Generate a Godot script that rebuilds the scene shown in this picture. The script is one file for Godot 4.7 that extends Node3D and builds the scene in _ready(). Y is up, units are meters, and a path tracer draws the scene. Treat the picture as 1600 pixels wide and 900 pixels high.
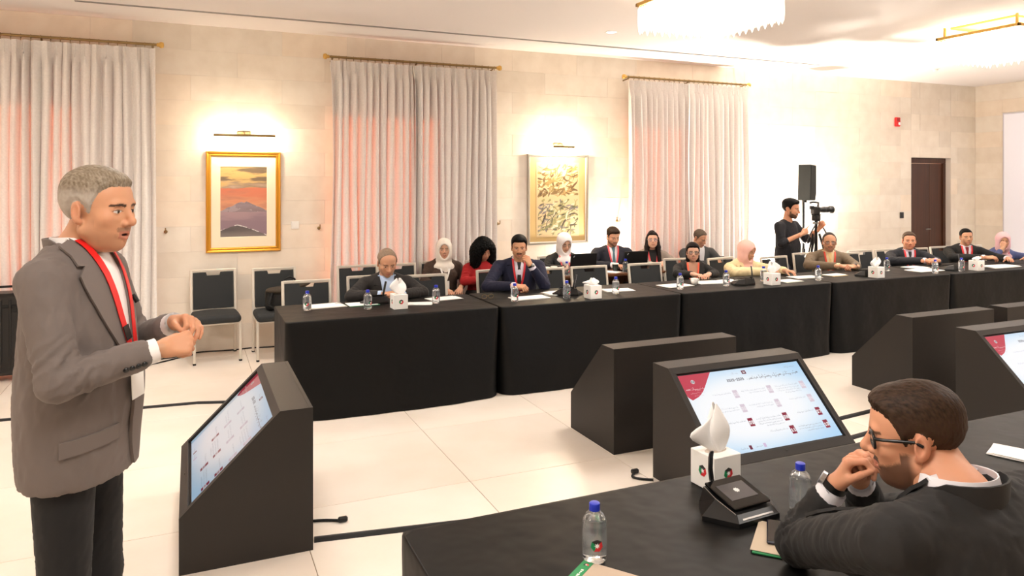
extends Node3D
# A conference hall: X runs along the long stone wall, D is the distance from the photographer towards that wall (Godot z = -D).

const EYE := 1.8
const FOCAL := 1147.0
var M := {}
var rng := RandomNumberGenerator.new()
var noise := FastNoiseLite.new()

func W(x: float, d: float, y := 0.0) -> Vector3:
	return Vector3(x, y, -d)

func _ready() -> void:
	rng.seed = 7
	noise.seed = 5
	noise.frequency = 0.25
	# ---- camera: level, lens shifted down as in the photograph ----
	var cam := Camera3D.new()
	cam.name = "camera"
	cam.projection = Camera3D.PROJECTION_FRUSTUM
	cam.near = 0.1
	cam.far = 100.0
	cam.size = 0.1 * 900.0 / FOCAL
	cam.frustum_offset = Vector2(0, -0.1 * 164.0 / FOCAL)
	cam.position = Vector3(0, EYE, 0)
	cam.rotation.y = -atan(502.0 / FOCAL)
	add_child(cam)
	# ---- evening sky outside, exposure ----
	var env := Environment.new()
	env.background_mode = Environment.BG_SKY
	var ps := ProceduralSkyMaterial.new()
	ps.sky_top_color = Color(0.45, 0.55, 0.75)
	ps.sky_horizon_color = Color(0.95, 0.78, 0.62)
	ps.ground_horizon_color = Color(0.8, 0.66, 0.52)
	ps.ground_bottom_color = Color(0.35, 0.3, 0.25)
	var sky := Sky.new()
	sky.sky_material = ps
	env.sky = sky
	env.tonemap_mode = Environment.TONE_MAPPER_LINEAR
	env.tonemap_exposure = 1.02
	env.sdfgi_enabled = true
	env.ssao_enabled = true
	env.ssil_enabled = true
	var we := WorldEnvironment.new()
	we.name = "surroundings"
	we.environment = env
	add_child(we)
	# ---- low sun behind the curtains ----
	var sun := DirectionalLight3D.new()
	sun.name = "sun"
	sun.light_color = Color(1.0, 0.52, 0.30)
	sun.light_energy = 8.0
	sun.light_angular_distance = 0.6
	sun.shadow_enabled = true
	sun.basis = Basis.looking_at(Vector3(-0.72, -0.40, 0.62))
	add_child(sun)
	# ---- the place ----
	make_materials()
	build_room()
	build_lights()
	build_wall_things()
	build_tables()
	build_monitors()
	build_chairs()
	build_props()
	build_people()

# ---------- mesh building ----------
class Mb:
	var v := PackedVector3Array()
	var n := PackedVector3Array()
	var u := PackedVector2Array()
	var c := PackedColorArray()
	var i := PackedInt32Array()
	var T := Transform3D.IDENTITY
	var col := Color.WHITE
	func put(p: Vector3, nn: Vector3, uv := Vector2.ZERO) -> int:
		v.append(T * p); n.append((T.basis * nn).normalized()); u.append(uv); c.append(col)
		return v.size() - 1
	func tri(a: int, b: int, d: int) -> void:
		i.append(a); i.append(d); i.append(b)
	# corners counter-clockwise as seen from outside
	func quad(a: Vector3, b: Vector3, d: Vector3, e: Vector3, uvs := [Vector2(0, 1), Vector2(1, 1), Vector2(1, 0), Vector2(0, 0)]) -> Mb:
		var nn := (b - a).cross(e - a)
		if nn.length_squared() < 1e-14:
			nn = (d - b).cross(e - b)
		nn = nn.normalized()
		var k := put(a, nn, uvs[0]); put(b, nn, uvs[1]); put(d, nn, uvs[2]); put(e, nn, uvs[3])
		tri(k, k + 1, k + 2); tri(k, k + 2, k + 3)
		return self
	func face(pts: Array) -> void:
		var nn := Vector3.ZERO
		for q in pts.size():
			nn += (pts[q] - pts[0]).cross(pts[(q + 1) % pts.size()] - pts[0])
		nn = nn.normalized()
		var k := v.size()
		for p in pts:
			put(p, nn)
		for q in range(1, pts.size() - 1):
			tri(k, k + q, k + q + 1)
	# box with chamfered edges
	func box(o: Vector3, s: Vector3, bev := 0.0, bs := Basis.IDENTITY) -> Mb:
		var h := s * 0.5
		var e := minf(bev, minf(h.x, minf(h.y, h.z)) * 0.9)
		var keep := T
		T = T * Transform3D(bs, o)
		var ax := [Vector3.RIGHT, Vector3.UP, Vector3.BACK]
		for a in 3:
			for sg in [-1.0, 1.0]:
				var b: int = (a + 1) % 3
				var d: int = (a + 2) % 3
				var m: Vector3 = ax[a] * h[a] * sg
				var p: Vector3 = ax[b] * (h[b] - e)
				var q: Vector3 = ax[d] * (h[d] - e)
				if sg > 0:
					quad(m - p - q, m + p - q, m + p + q, m - p + q)
				else:
					quad(m - p - q, m - p + q, m + p + q, m + p - q)
		if e > 0.0:
			for a in 3:
				var b: int = (a + 1) % 3
				var d: int = (a + 2) % 3
				for s1 in [-1.0, 1.0]:
					for s2 in [-1.0, 1.0]:
						var l: Vector3 = ax[a] * (h[a] - e)
						var p: Vector3 = ax[b] * h[b] * s1 + ax[d] * (h[d] - e) * s2
						var q: Vector3 = ax[b] * (h[b] - e) * s1 + ax[d] * h[d] * s2
						_edge(p, q, l)
			for sx in [-1.0, 1.0]:
				for sy in [-1.0, 1.0]:
					for sz in [-1.0, 1.0]:
						var A := Vector3(h.x * sx, (h.y - e) * sy, (h.z - e) * sz)
						var B := Vector3((h.x - e) * sx, h.y * sy, (h.z - e) * sz)
						var C := Vector3((h.x - e) * sx, (h.y - e) * sy, h.z * sz)
						face([A, B, C] if sx * sy * sz > 0 else [A, C, B])
		T = keep
		return self
	func _edge(p: Vector3, q: Vector3, l: Vector3) -> Mb:
		if (2.0 * l).cross(q - p).dot(p + q) > 0.0:
			return quad(p - l, p + l, q + l, q - l)
		return quad(p - l, q - l, q + l, p + l)
	# outline in x,y pushed from z0 to z1
	func prism(pts: PackedVector2Array, z0: float, z1: float) -> Mb:
		var p := pts.duplicate()
		if Geometry2D.is_polygon_clockwise(p):
			p.reverse()
		var ix := Geometry2D.triangulate_polygon(p)
		for sd in 2:
			var k := v.size()
			for q in p:
				put(Vector3(q.x, q.y, z1 if sd == 0 else z0), Vector3(0, 0, 1 if sd == 0 else -1), q)
			for t in range(0, ix.size(), 3):
				var a := p[ix[t]]; var b := p[ix[t + 1]]; var d := p[ix[t + 2]]
				var ccw := (b - a).cross(d - a) > 0
				if ccw == (sd == 0):
					tri(k + ix[t], k + ix[t + 1], k + ix[t + 2])
				else:
					tri(k + ix[t], k + ix[t + 2], k + ix[t + 1])
		for q in p.size():
			var a := p[q]; var b := p[(q + 1) % p.size()]
			quad(Vector3(a.x, a.y, z0), Vector3(b.x, b.y, z0), Vector3(b.x, b.y, z1), Vector3(a.x, a.y, z1))
		return self
	# profile of (radius, height) spun round y
	func lathe(prof: Array, seg := 20) -> Mb:
		var m := prof.size()
		var k := v.size()
		for q in m:
			var a: Vector2 = prof[maxi(q - 1, 0)]
			var b: Vector2 = prof[mini(q + 1, m - 1)]
			var tn := (b - a).normalized()
			var nr := Vector2(tn.y, -tn.x)
			for s in seg + 1:
				var t := TAU * s / seg
				put(Vector3(prof[q].x * cos(t), prof[q].y, prof[q].x * sin(t)), Vector3(nr.x * cos(t), nr.y, nr.x * sin(t)), Vector2(float(s) / seg, 1.0 - float(q) / maxi(m - 1, 1)))
		for q in m - 1:
			for s in seg:
				var a := k + q * (seg + 1) + s
				tri(a, a + seg + 1, a + seg + 2); tri(a, a + seg + 2, a + 1)
		return self
	func tube(path: Array, rad, seg := 8, flat_ends := true) -> Mb:
		var k := v.size()
		var m := path.size()
		var x := Vector3.ZERO
		for q in m:
			var tn: Vector3 = (path[mini(q + 1, m - 1)] - path[maxi(q - 1, 0)]).normalized()
			if x == Vector3.ZERO:
				x = tn.cross(Vector3.UP if absf(tn.y) < 0.9 else Vector3.RIGHT).normalized()
			x = (x - tn * x.dot(tn)).normalized()
			var y := tn.cross(x)
			var r: float = rad[q] if rad is Array else rad
			for s in seg + 1:
				var t := TAU * s / seg
				var d := x * cos(t) + y * sin(t)
				put(path[q] + d * r, d, Vector2(float(s) / seg, float(q) / (m - 1)))
		for q in m - 1:
			for s in seg:
				var a := k + q * (seg + 1) + s
				tri(a, a + 1, a + seg + 2); tri(a, a + seg + 2, a + seg + 1)
		if flat_ends:
			for e in 2:
				var q := 0 if e == 0 else m - 1
				var tn: Vector3 = (path[1] - path[0]) if e == 0 else (path[m - 1] - path[m - 2])
				var cc := put(path[q], tn * (-1.0 if e == 0 else 1.0))
				for s in seg:
					var a := k + q * (seg + 1) + s
					if e == 0:
						tri(cc, a + 1, a)
					else:
						tri(cc, a, a + 1)
		return self
	func ball(o: Vector3, r: Vector3, seg := 12, rings := 8, bs := Basis.IDENTITY) -> Mb:
		var k := v.size()
		for q in rings + 1:
			var f := PI * q / rings
			for s in seg + 1:
				var t := TAU * s / seg
				var d := Vector3(sin(f) * cos(t), cos(f), sin(f) * sin(t))
				put(o + bs * (d * r), bs * (d / r), Vector2(float(s) / seg, float(q) / rings))
		for q in rings:
			for s in seg:
				var a := k + q * (seg + 1) + s
				tri(a, a + 1, a + seg + 2); tri(a, a + seg + 2, a + seg + 1)
		return self
	# smooth sheet through rows of points; thick > 0 gives it a back and rims
	func sheet(rows: Array, thick := 0.0, closed := false) -> Mb:
		var h := rows.size()
		var w: int = rows[0].size()
		var nn := []
		for y in h:
			var r := PackedVector3Array()
			for x in w:
				var xa: int = (x - 1 + w) % w if closed else maxi(x - 1, 0)
				var xb: int = (x + 1) % w if closed else mini(x + 1, w - 1)
				r.append((rows[y][xb] - rows[y][xa]).cross(rows[maxi(y - 1, 0)][x] - rows[mini(y + 1, h - 1)][x]).normalized())
			nn.append(r)
		for sd in (2 if thick > 0.0 else 1):
			var k := v.size()
			for y in h:
				for x in w + (1 if closed else 0):
					var q: int = x % w
					var sg := 1.0 if sd == 0 else -1.0
					put(rows[y][q] - (nn[y][q] * thick if sd == 1 else Vector3.ZERO), nn[y][q] * sg, Vector2(float(x) / (w if closed else w - 1), float(y) / (h - 1)))
			var ww := w + 1 if closed else w
			for y in h - 1:
				for x in ww - 1:
					var a := k + y * ww + x
					if sd == 0:
						tri(a, a + ww, a + ww + 1); tri(a, a + ww + 1, a + 1)
					else:
						tri(a, a + ww + 1, a + ww); tri(a, a + 1, a + ww + 1)
		if thick > 0.0:
			for y in h - 1:
				if not closed:
					var e: int = w - 1
					quad(rows[y + 1][0], rows[y][0], rows[y][0] - nn[y][0] * thick, rows[y + 1][0] - nn[y + 1][0] * thick)
					quad(rows[y][e], rows[y + 1][e], rows[y + 1][e] - nn[y + 1][e] * thick, rows[y][e] - nn[y][e] * thick)
			for x in (w if closed else w - 1):
				var x2: int = (x + 1) % w
				var e: int = h - 1
				quad(rows[0][x], rows[0][x2], rows[0][x2] - nn[0][x2] * thick, rows[0][x] - nn[0][x] * thick)
				quad(rows[e][x2], rows[e][x], rows[e][x] - nn[e][x] * thick, rows[e][x2] - nn[e][x2] * thick)
		return self
	func mesh() -> ArrayMesh:
		var arr := []
		arr.resize(Mesh.ARRAY_MAX)
		arr[Mesh.ARRAY_VERTEX] = v
		arr[Mesh.ARRAY_NORMAL] = n
		arr[Mesh.ARRAY_TEX_UV] = u
		arr[Mesh.ARRAY_COLOR] = c
		arr[Mesh.ARRAY_INDEX] = i
		var m := ArrayMesh.new()
		m.add_surface_from_arrays(Mesh.PRIMITIVE_TRIANGLES, arr)
		return m

func obj(called: String, m, mt: Material, parent: Node = self) -> MeshInstance3D:
	var o := MeshInstance3D.new()
	o.name = numbered(called) if parent == self else called
	o.mesh = m.mesh() if m is Mb else m
	o.material_override = mt
	parent.add_child(o, true)
	return o

var used := {}
func numbered(called: String) -> String:
	var k: int = used.get(called, 0)
	used[called] = k + 1
	return called if k == 0 else "%s_%03d" % [called, k]

func thing(called: String, label: String, category: String, at := Vector3.ZERO, turn := 0.0, group := "") -> Node3D:
	var o := Node3D.new()
	o.name = numbered(called)
	add_child(o)
	o.position = at
	o.rotation.y = turn
	tag(o, label, category, group)
	return o

func tag(o: Node, label: String, category: String, group := "") -> Node:
	o.set_meta("label", label)
	o.set_meta("category", category)
	if group:
		o.set_meta("group", group)
	return o

func struct(o: Node) -> Node:
	o.set_meta("kind", "structure")
	return o

func copy(src: Node3D, called: String, label: String, at: Vector3, turn := 0.0) -> Node3D:
	var o: Node3D = src.duplicate()
	o.name = numbered(called)
	add_child(o)
	o.position = at
	o.rotation.y = turn
	o.set_meta("label", label)
	return o

# ---------- materials ----------
func mat(albedo: Color, rough := 0.6, metal := 0.0, spec := 0.5) -> StandardMaterial3D:
	var m := StandardMaterial3D.new()
	m.albedo_color = albedo
	m.roughness = rough
	m.metallic = metal
	m.metallic_specular = spec
	return m

func glow(c: Color, e: float) -> StandardMaterial3D:
	var m := mat(c, 0.5)
	m.emission_enabled = true
	m.emission = c
	m.emission_energy_multiplier = e
	return m

func glass(c: Color, alpha := 0.12, rough := 0.02) -> StandardMaterial3D:
	var m := mat(Color(c.r, c.g, c.b, alpha), rough)
	m.transparency = BaseMaterial3D.TRANSPARENCY_ALPHA
	return m

func noise_tex(freq: float, colors: Array, seed_ := 1, size := 512, octaves := 4, kind := FastNoiseLite.TYPE_SIMPLEX_SMOOTH, offs := [], stretch := Vector3.ONE) -> ImageTexture:
	var f := FastNoiseLite.new()
	f.seed = seed_
	f.noise_type = kind
	f.frequency = freq
	f.fractal_octaves = octaves
	var g := Gradient.new()
	var o := PackedFloat32Array()
	for k in colors.size():
		o.append(offs[k] if offs else float(k) / (colors.size() - 1))
	g.offsets = o
	g.colors = PackedColorArray(colors)
	var im := f.get_seamless_image(size, size, false, false, 0.12, true)
	im.convert(Image.FORMAT_L8)
	var d := im.get_data()
	var lut := []
	for k in 256:
		lut.append(g.sample(k / 255.0))
	var out := Image.create_empty(size, size, false, Image.FORMAT_RGB8)
	var bytes := PackedByteArray()
	bytes.resize(size * size * 3)
	for k in d.size():
		var cc: Color = lut[d[k]]
		bytes[k * 3] = cc.r8; bytes[k * 3 + 1] = cc.g8; bytes[k * 3 + 2] = cc.b8
	out.set_data(size, size, false, Image.FORMAT_RGB8, bytes)
	return ImageTexture.create_from_image(out)

func tri_tex(m: StandardMaterial3D, tex: Texture2D, scale := 1.0, world := false) -> StandardMaterial3D:
	m.albedo_texture = tex
	m.uv1_triplanar = true
	m.uv1_world_triplanar = world
	m.uv1_scale = Vector3.ONE * scale
	return m

func relief(m: StandardMaterial3D, tex: Texture2D, cm: float, scale := 1.0, world := false) -> StandardMaterial3D:
	m.heightmap_enabled = true
	m.heightmap_texture = tex
	m.heightmap_scale = cm
	m.uv1_triplanar = true
	m.uv1_world_triplanar = world
	m.uv1_scale = Vector3.ONE * scale
	return m

func weave_tex(size := 256, n := 32) -> ImageTexture:
	var im := Image.create_empty(size, size, false, Image.FORMAT_L8)
	for y in size:
		for x in size:
			var a := sin(TAU * n * x / size)
			var b := sin(TAU * n * y / size)
			im.set_pixel(x, y, Color.from_hsv(0, 0, clampf(0.5 + 0.25 * (a if (int(x * n / size) + int(y * n / size)) % 2 else b), 0, 1)))
	return ImageTexture.create_from_image(im)

# ---------- signed-distance shapes, meshed as surface nets ----------
class Field:
	var kind := PackedInt32Array()
	var a := PackedVector3Array()
	var b := PackedVector3Array()
	var r1 := PackedFloat32Array()
	var r2 := PackedFloat32Array()
	var il := PackedFloat32Array()
	var k := PackedFloat32Array()
	var op := PackedInt32Array()
	var inv: Array[Transform3D] = []
	var box := AABB()
	var every := PackedInt32Array()
	func _put(kd: int, pa: Vector3, pb: Vector3, ra: float, rb: float, sk: float, o: int, t: Transform3D, bb: AABB) -> void:
		kind.append(kd); a.append(pa); b.append(pb); r1.append(ra); r2.append(rb); k.append(maxf(sk, 0.0005)); op.append(o); inv.append(t)
		il.append(1.0 / maxf(pb.length_squared(), 1e-9))
		if o == 0:
			box = bb if box.size == Vector3.ZERO else box.merge(bb)
	func cone(p: Vector3, q: Vector3, ra: float, rb: float, sk := 0.02, o := 0) -> void:
		var m := maxf(ra, rb)
		_put(0, p, q - p, ra, rb - ra, sk, o, Transform3D(), AABB(p.min(q), (q - p).abs()).grow(m))
	func ball(p: Vector3, ra: float, sk := 0.02, o := 0) -> void:
		cone(p, p + Vector3(0, 0.0005, 0), ra, ra, sk, o)
	func ell(p: Vector3, r: Vector3, sk := 0.02, bs := Basis.IDENTITY, o := 0) -> void:
		var t := Transform3D(bs * Basis.from_scale(r), p)
		_put(1, p, Vector3(1.0 / r.x, 1.0 / r.y, 1.0 / r.z), minf(r.x, minf(r.y, r.z)), 0, sk, o, t.affine_inverse(), t * AABB(-Vector3.ONE, Vector3.ONE * 2))
	func rbox(p: Vector3, half: Vector3, rad: float, sk := 0.02, bs := Basis.IDENTITY, o := 0) -> void:
		var t := Transform3D(bs, p)
		_put(2, p, half - Vector3.ONE * rad, rad, 0, sk, o, t.affine_inverse(), t * AABB(-half, half * 2))
	func one(i: int, p: Vector3) -> float:
		match kind[i]:
			0:
				var w := p - a[i]
				var t := clampf(w.dot(b[i]) * il[i], 0.0, 1.0)
				return (w - b[i] * t).length() - r1[i] - r2[i] * t
			1:
				var q := inv[i] * p
				var k0 := q.length()
				return k0 * (k0 - 1.0) / maxf((q * b[i]).length(), 1e-6) if k0 > 0.02 else -r1[i]
			_:
				var v := (inv[i] * p).abs() - b[i]
				return v.max(Vector3.ZERO).length() + minf(maxf(v.x, maxf(v.y, v.z)), 0.0) - r1[i]
	func near(c: Vector3, rad: float) -> PackedInt32Array:
		var out := PackedInt32Array()
		var best := 1e9
		var ds := PackedFloat32Array()
		for i in kind.size():
			var d := one(i, c)
			ds.append(d)
			if op[i] == 0:
				best = minf(best, d)
		if best > rad + 0.03 or best < -rad - 0.03:
			var cut := false
			if best < 0.0:
				for i in kind.size():
					if op[i] == 1 and ds[i] < rad + 0.03:
						cut = true
			if not cut:
				return out
		for i in kind.size():
			if ds[i] < rad + 0.03 or (op[i] == 0 and ds[i] < best + 2.0 * rad + 0.03):
				out.append(i)
		return out
	func at(p: Vector3, act: PackedInt32Array) -> float:
		var d := 1.0
		for i in act:
			var e: float
			var kd := kind[i]
			if kd == 0:
				var w := p - a[i]
				var t := clampf(w.dot(b[i]) * il[i], 0.0, 1.0)
				e = (w - b[i] * t).length() - r1[i] - r2[i] * t
			elif kd == 1:
				var q := inv[i] * p
				var k0 := q.length()
				e = k0 * (k0 - 1.0) / maxf((q * b[i]).length(), 1e-6) if k0 > 0.02 else -r1[i]
			else:
				var v := (inv[i] * p).abs() - b[i]
				e = v.max(Vector3.ZERO).length() + minf(maxf(v.x, maxf(v.y, v.z)), 0.0) - r1[i]
			var kk := k[i]
			if op[i] == 0:
				var h := kk - absf(d - e)
				d = minf(d, e)
				if h > 0.0:
					d -= h * h / kk * 0.25
			else:
				var h := kk - absf(d + e)
				d = maxf(d, -e)
				if h > 0.0:
					d += h * h / kk * 0.25
		return d
	func all(p: Vector3) -> float:
		if every.size() != kind.size():
			every = PackedInt32Array(range(kind.size()))
		return at(p, every)
	# vertices, normals and triangles of the zero surface
	func nets(cell: float) -> Dictionary:
		var N := 8
		var lo := box.position - Vector3.ONE * cell * 2.0
		var n := Vector3i(((box.size + Vector3.ONE * cell * 4.0) / (cell * N)).ceil())
		var vert := PackedVector3Array()
		var idx := PackedInt32Array()
		var where := {}
		var S := N + 1
		var val := PackedFloat32Array()
		val.resize(S * S * S)
		var rad := cell * N * 0.87
		var quads := PackedInt64Array()
		var offs := PackedInt32Array([0, 1, S, S + 1, S * S, S * S + 1, S * S + S, S * S + S + 1])
		for bz in n.z:
			for by in n.y:
				for bx in n.x:
					var o := lo + Vector3(bx, by, bz) * (cell * N)
					var act := near(o + Vector3.ONE * (cell * N * 0.5), rad)
					if act.is_empty():
						continue
					var w := 0
					for z in S:
						for y in S:
							var p := o + Vector3(0, y * cell, z * cell)
							for x in S:
								val[w] = at(p, act)
								p.x += cell
								w += 1
					for z in N:
						for y in N:
							var base := (z * S + y) * S
							for x in N:
								var i := base + x
								var m := 0
								for c in 8:
									if val[i + offs[c]] < 0.0:
										m |= 1 << c
								if m == 0 or m == 255:
									continue
								var acc := Vector3.ZERO
								var cnt := 0
								for e in 12:
									var c0: int = EA[e]
									var c1: int = EB[e]
									if ((m >> c0) & 1) != ((m >> c1) & 1):
										var v0 := val[i + offs[c0]]
										var t := v0 / (v0 - val[i + offs[c1]])
										acc += CO[c0].lerp(CO[c1], t)
										cnt += 1
								var gx := bx * N + x
								var gy := by * N + y
								var gz := bz * N + z
								var key := gx + (gy << 12) + (gz << 24)
								where[key] = vert.size()
								vert.append(lo + (Vector3(gx, gy, gz) + acc / cnt) * cell)
								# edges that start at this cell's corner 0
								var s0 := m & 1
								if s0 != ((m >> 1) & 1):
									quads.append(key * 8 + s0)
								if s0 != ((m >> 2) & 1):
									quads.append(key * 8 + 2 + s0)
								if s0 != ((m >> 4) & 1):
									quads.append(key * 8 + 4 + s0)
		for q in quads:
			var key := q >> 3
			var ax := (q >> 1) & 3
			var u := 1 << 12 if ax == 0 else (1 << 24 if ax == 1 else 1)
			var v := 1 << 24 if ax == 0 else (1 if ax == 1 else 1 << 12)
			var i0: int = where.get(key, -1)
			var i1: int = where.get(key - u, -1)
			var i2: int = where.get(key - u - v, -1)
			var i3: int = where.get(key - v, -1)
			if i0 < 0 or i1 < 0 or i2 < 0 or i3 < 0:
				continue
			if q & 1:
				idx.append_array([i0, i2, i1, i0, i3, i2])
			else:
				idx.append_array([i0, i1, i2, i0, i2, i3])
		return {"v": vert, "i": idx}
const EA: Array[int] = [0, 2, 4, 6, 0, 1, 4, 5, 0, 1, 2, 3]
const EB: Array[int] = [1, 3, 5, 7, 2, 3, 6, 7, 4, 5, 6, 7]
const CO: Array[Vector3] = [Vector3(0, 0, 0), Vector3(1, 0, 0), Vector3(0, 1, 0), Vector3(1, 1, 0), Vector3(0, 0, 1), Vector3(1, 0, 1), Vector3(0, 1, 1), Vector3(1, 1, 1)]
func normals_of(m: Dictionary) -> PackedVector3Array:
	var v: PackedVector3Array = m.v
	var ix: PackedInt32Array = m.i
	var n := PackedVector3Array()
	n.resize(v.size())
	for t in range(0, ix.size(), 3):
		var i := ix[t]; var j := ix[t + 1]; var l := ix[t + 2]
		var f := (v[l] - v[i]).cross(v[j] - v[i])
		n[i] += f; n[j] += f; n[l] += f
	for i in n.size():
		n[i] = n[i].normalized()
	return n

func make_materials() -> void:
	var stone := noise_tex(0.012, [Color(0.92, 0.89, 0.85), Color(0.945, 0.92, 0.885), Color(0.965, 0.945, 0.915)], 3, 512, 5)
	var cloud := noise_tex(0.006, [Color(0.935, 0.91, 0.875), Color(0.955, 0.935, 0.91), Color(0.97, 0.955, 0.935)], 11, 512, 5)
	M.cloth_relief = noise_tex(0.015, [Color(0, 0, 0), Color(1, 1, 1)], 21, 512, 3)
	M.weave = weave_tex()
	M.stone = []
	for t in [[1.0, 0.985, 0.96], [0.975, 0.955, 0.925], [1.0, 0.97, 0.93], [0.96, 0.945, 0.92], [0.985, 0.975, 0.955]]:
		var m := tri_tex(mat(Color(t[0], t[1], t[2]) * 0.985, 0.62), stone, 0.55, true)
		M.stone.append(m)
	M.mortar = mat(Color(0.89, 0.855, 0.815), 0.9)
	M.tile = []
	for t in [[0.985, 0.96, 0.93], [0.975, 0.945, 0.915], [0.99, 0.97, 0.945], [0.965, 0.935, 0.905]]:
		var m := tri_tex(mat(Color(t[0], t[1], t[2]), 0.3, 0.0, 0.42), cloud, 0.42, true)
		M.tile.append(m)
	M.grout = mat(Color(0.62, 0.54, 0.46), 0.8)
	M.ceiling = mat(Color(0.94, 0.92, 0.91), 0.85)
	M.white_paint = mat(Color(0.92, 0.91, 0.89), 0.5)
	M.gold = mat(Color(0.84, 0.68, 0.38), 0.3, 0.85)
	M.old_gold = relief(mat(Color(0.80, 0.58, 0.20), 0.36, 0.75), M.cloth_relief, 0.06, 14.0)
	M.brass = mat(Color(0.58, 0.49, 0.33), 0.35, 0.8)
	M.steel = mat(Color(0.72, 0.72, 0.72), 0.3, 0.9)
	M.black_metal = mat(Color(0.05, 0.05, 0.055), 0.45, 0.3)
	M.black_plastic = mat(Color(0.045, 0.045, 0.05), 0.38)
	M.grey_plastic = mat(Color(0.2, 0.2, 0.21), 0.5)
	M.wood = StandardMaterial3D.new()
	M.wood.roughness = 0.45
	M.wood.albedo_texture = wood_tex(Color(0.20, 0.10, 0.045), Color(0.33, 0.18, 0.09))
	M.wood.uv1_triplanar = true
	M.wood.uv1_scale = Vector3(1.6, 0.5, 1.6)
	M.table_wood = StandardMaterial3D.new()
	M.table_wood.roughness = 0.4
	M.table_wood.albedo_texture = wood_tex(Color(0.33, 0.19, 0.11), Color(0.47, 0.29, 0.17))
	M.table_wood.uv1_triplanar = true
	M.table_wood.uv1_scale = Vector3(0.6, 2.0, 2.0)
	var cur := tri_tex(mat(Color(0.965, 0.95, 0.935), 0.8), noise_tex(0.05, [Color(0.94, 0.94, 0.94), Color(1, 1, 1)], 8, 256, 3), 3.0)
	cur.rim_enabled = true
	cur.rim = 0.25
	cur.backlight_enabled = true
	cur.backlight = Color(0.36, 0.31, 0.285)
	M.curtain = cur
	var cl := relief(mat(Color(0.05, 0.048, 0.046), 0.5, 0.0, 0.3), noise_tex(0.008, [Color(0, 0, 0), Color(1, 1, 1)], 31, 512, 3), 0.35, 1.1)
	M.tablecloth = cl
	M.laminate = relief(mat(Color(0.17, 0.155, 0.145), 0.48, 0.0, 0.4), noise_tex(0.2, [Color(0, 0, 0), Color(1, 1, 1)], 41, 256, 2), 0.01, 8.0)
	M.chair_frame = mat(Color(0.86, 0.83, 0.78), 0.38, 0.35)
	M.chair_fabric = relief(mat(Color(0.155, 0.165, 0.17), 0.85), M.weave, 0.03, 12.0)
	M.paper = mat(Color(0.93, 0.92, 0.90), 0.75)
	M.tissue = mat(Color(0.985, 0.98, 0.975), 0.9)
	M.tissue.backlight_enabled = true
	M.tissue.backlight = Color(0.35, 0.35, 0.35)
	M.rubber = mat(Color(0.03, 0.03, 0.03), 0.7)
	M.dark_glass = mat(Color(0.01, 0.01, 0.012), 0.06)

func wood_tex(a: Color, b: Color) -> ImageTexture:
	var f := FastNoiseLite.new()
	f.seed = 77
	f.frequency = 1.0
	f.fractal_octaves = 4
	var im := Image.create_empty(256, 256, false, Image.FORMAT_RGB8)
	for y in 256:
		for x in 256:
			var t := f.get_noise_3d(cos(TAU * x / 256.0) * 4.0, sin(TAU * x / 256.0) * 4.0, 3.0 + absf(y - 128.0) * 0.006) * 0.6 + 0.5
			t += 0.15 * f.get_noise_2d(absf(x - 128.0) * 0.6, absf(y - 128.0) * 0.02)
			im.set_pixel(x, y, a.lerp(b, clampf(t, 0, 1)))
	return ImageTexture.create_from_image(im)

# ---------- room ----------
const X0 := -4.6
const X1 := 12.55
const DW := 8.5
const DR := -3.6
const H := 3.48
const WINDOWS := [-1.33, 2.43, 6.33]
const COURSE := 0.2677

func openings() -> Array:
	var o := []
	for c in WINDOWS:
		o.append(Rect2(c - 0.78, 0.06, 1.56, 2.8))
	o.append(Rect2(10.95, 0.0, 0.97, 2.225))
	return o

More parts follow.
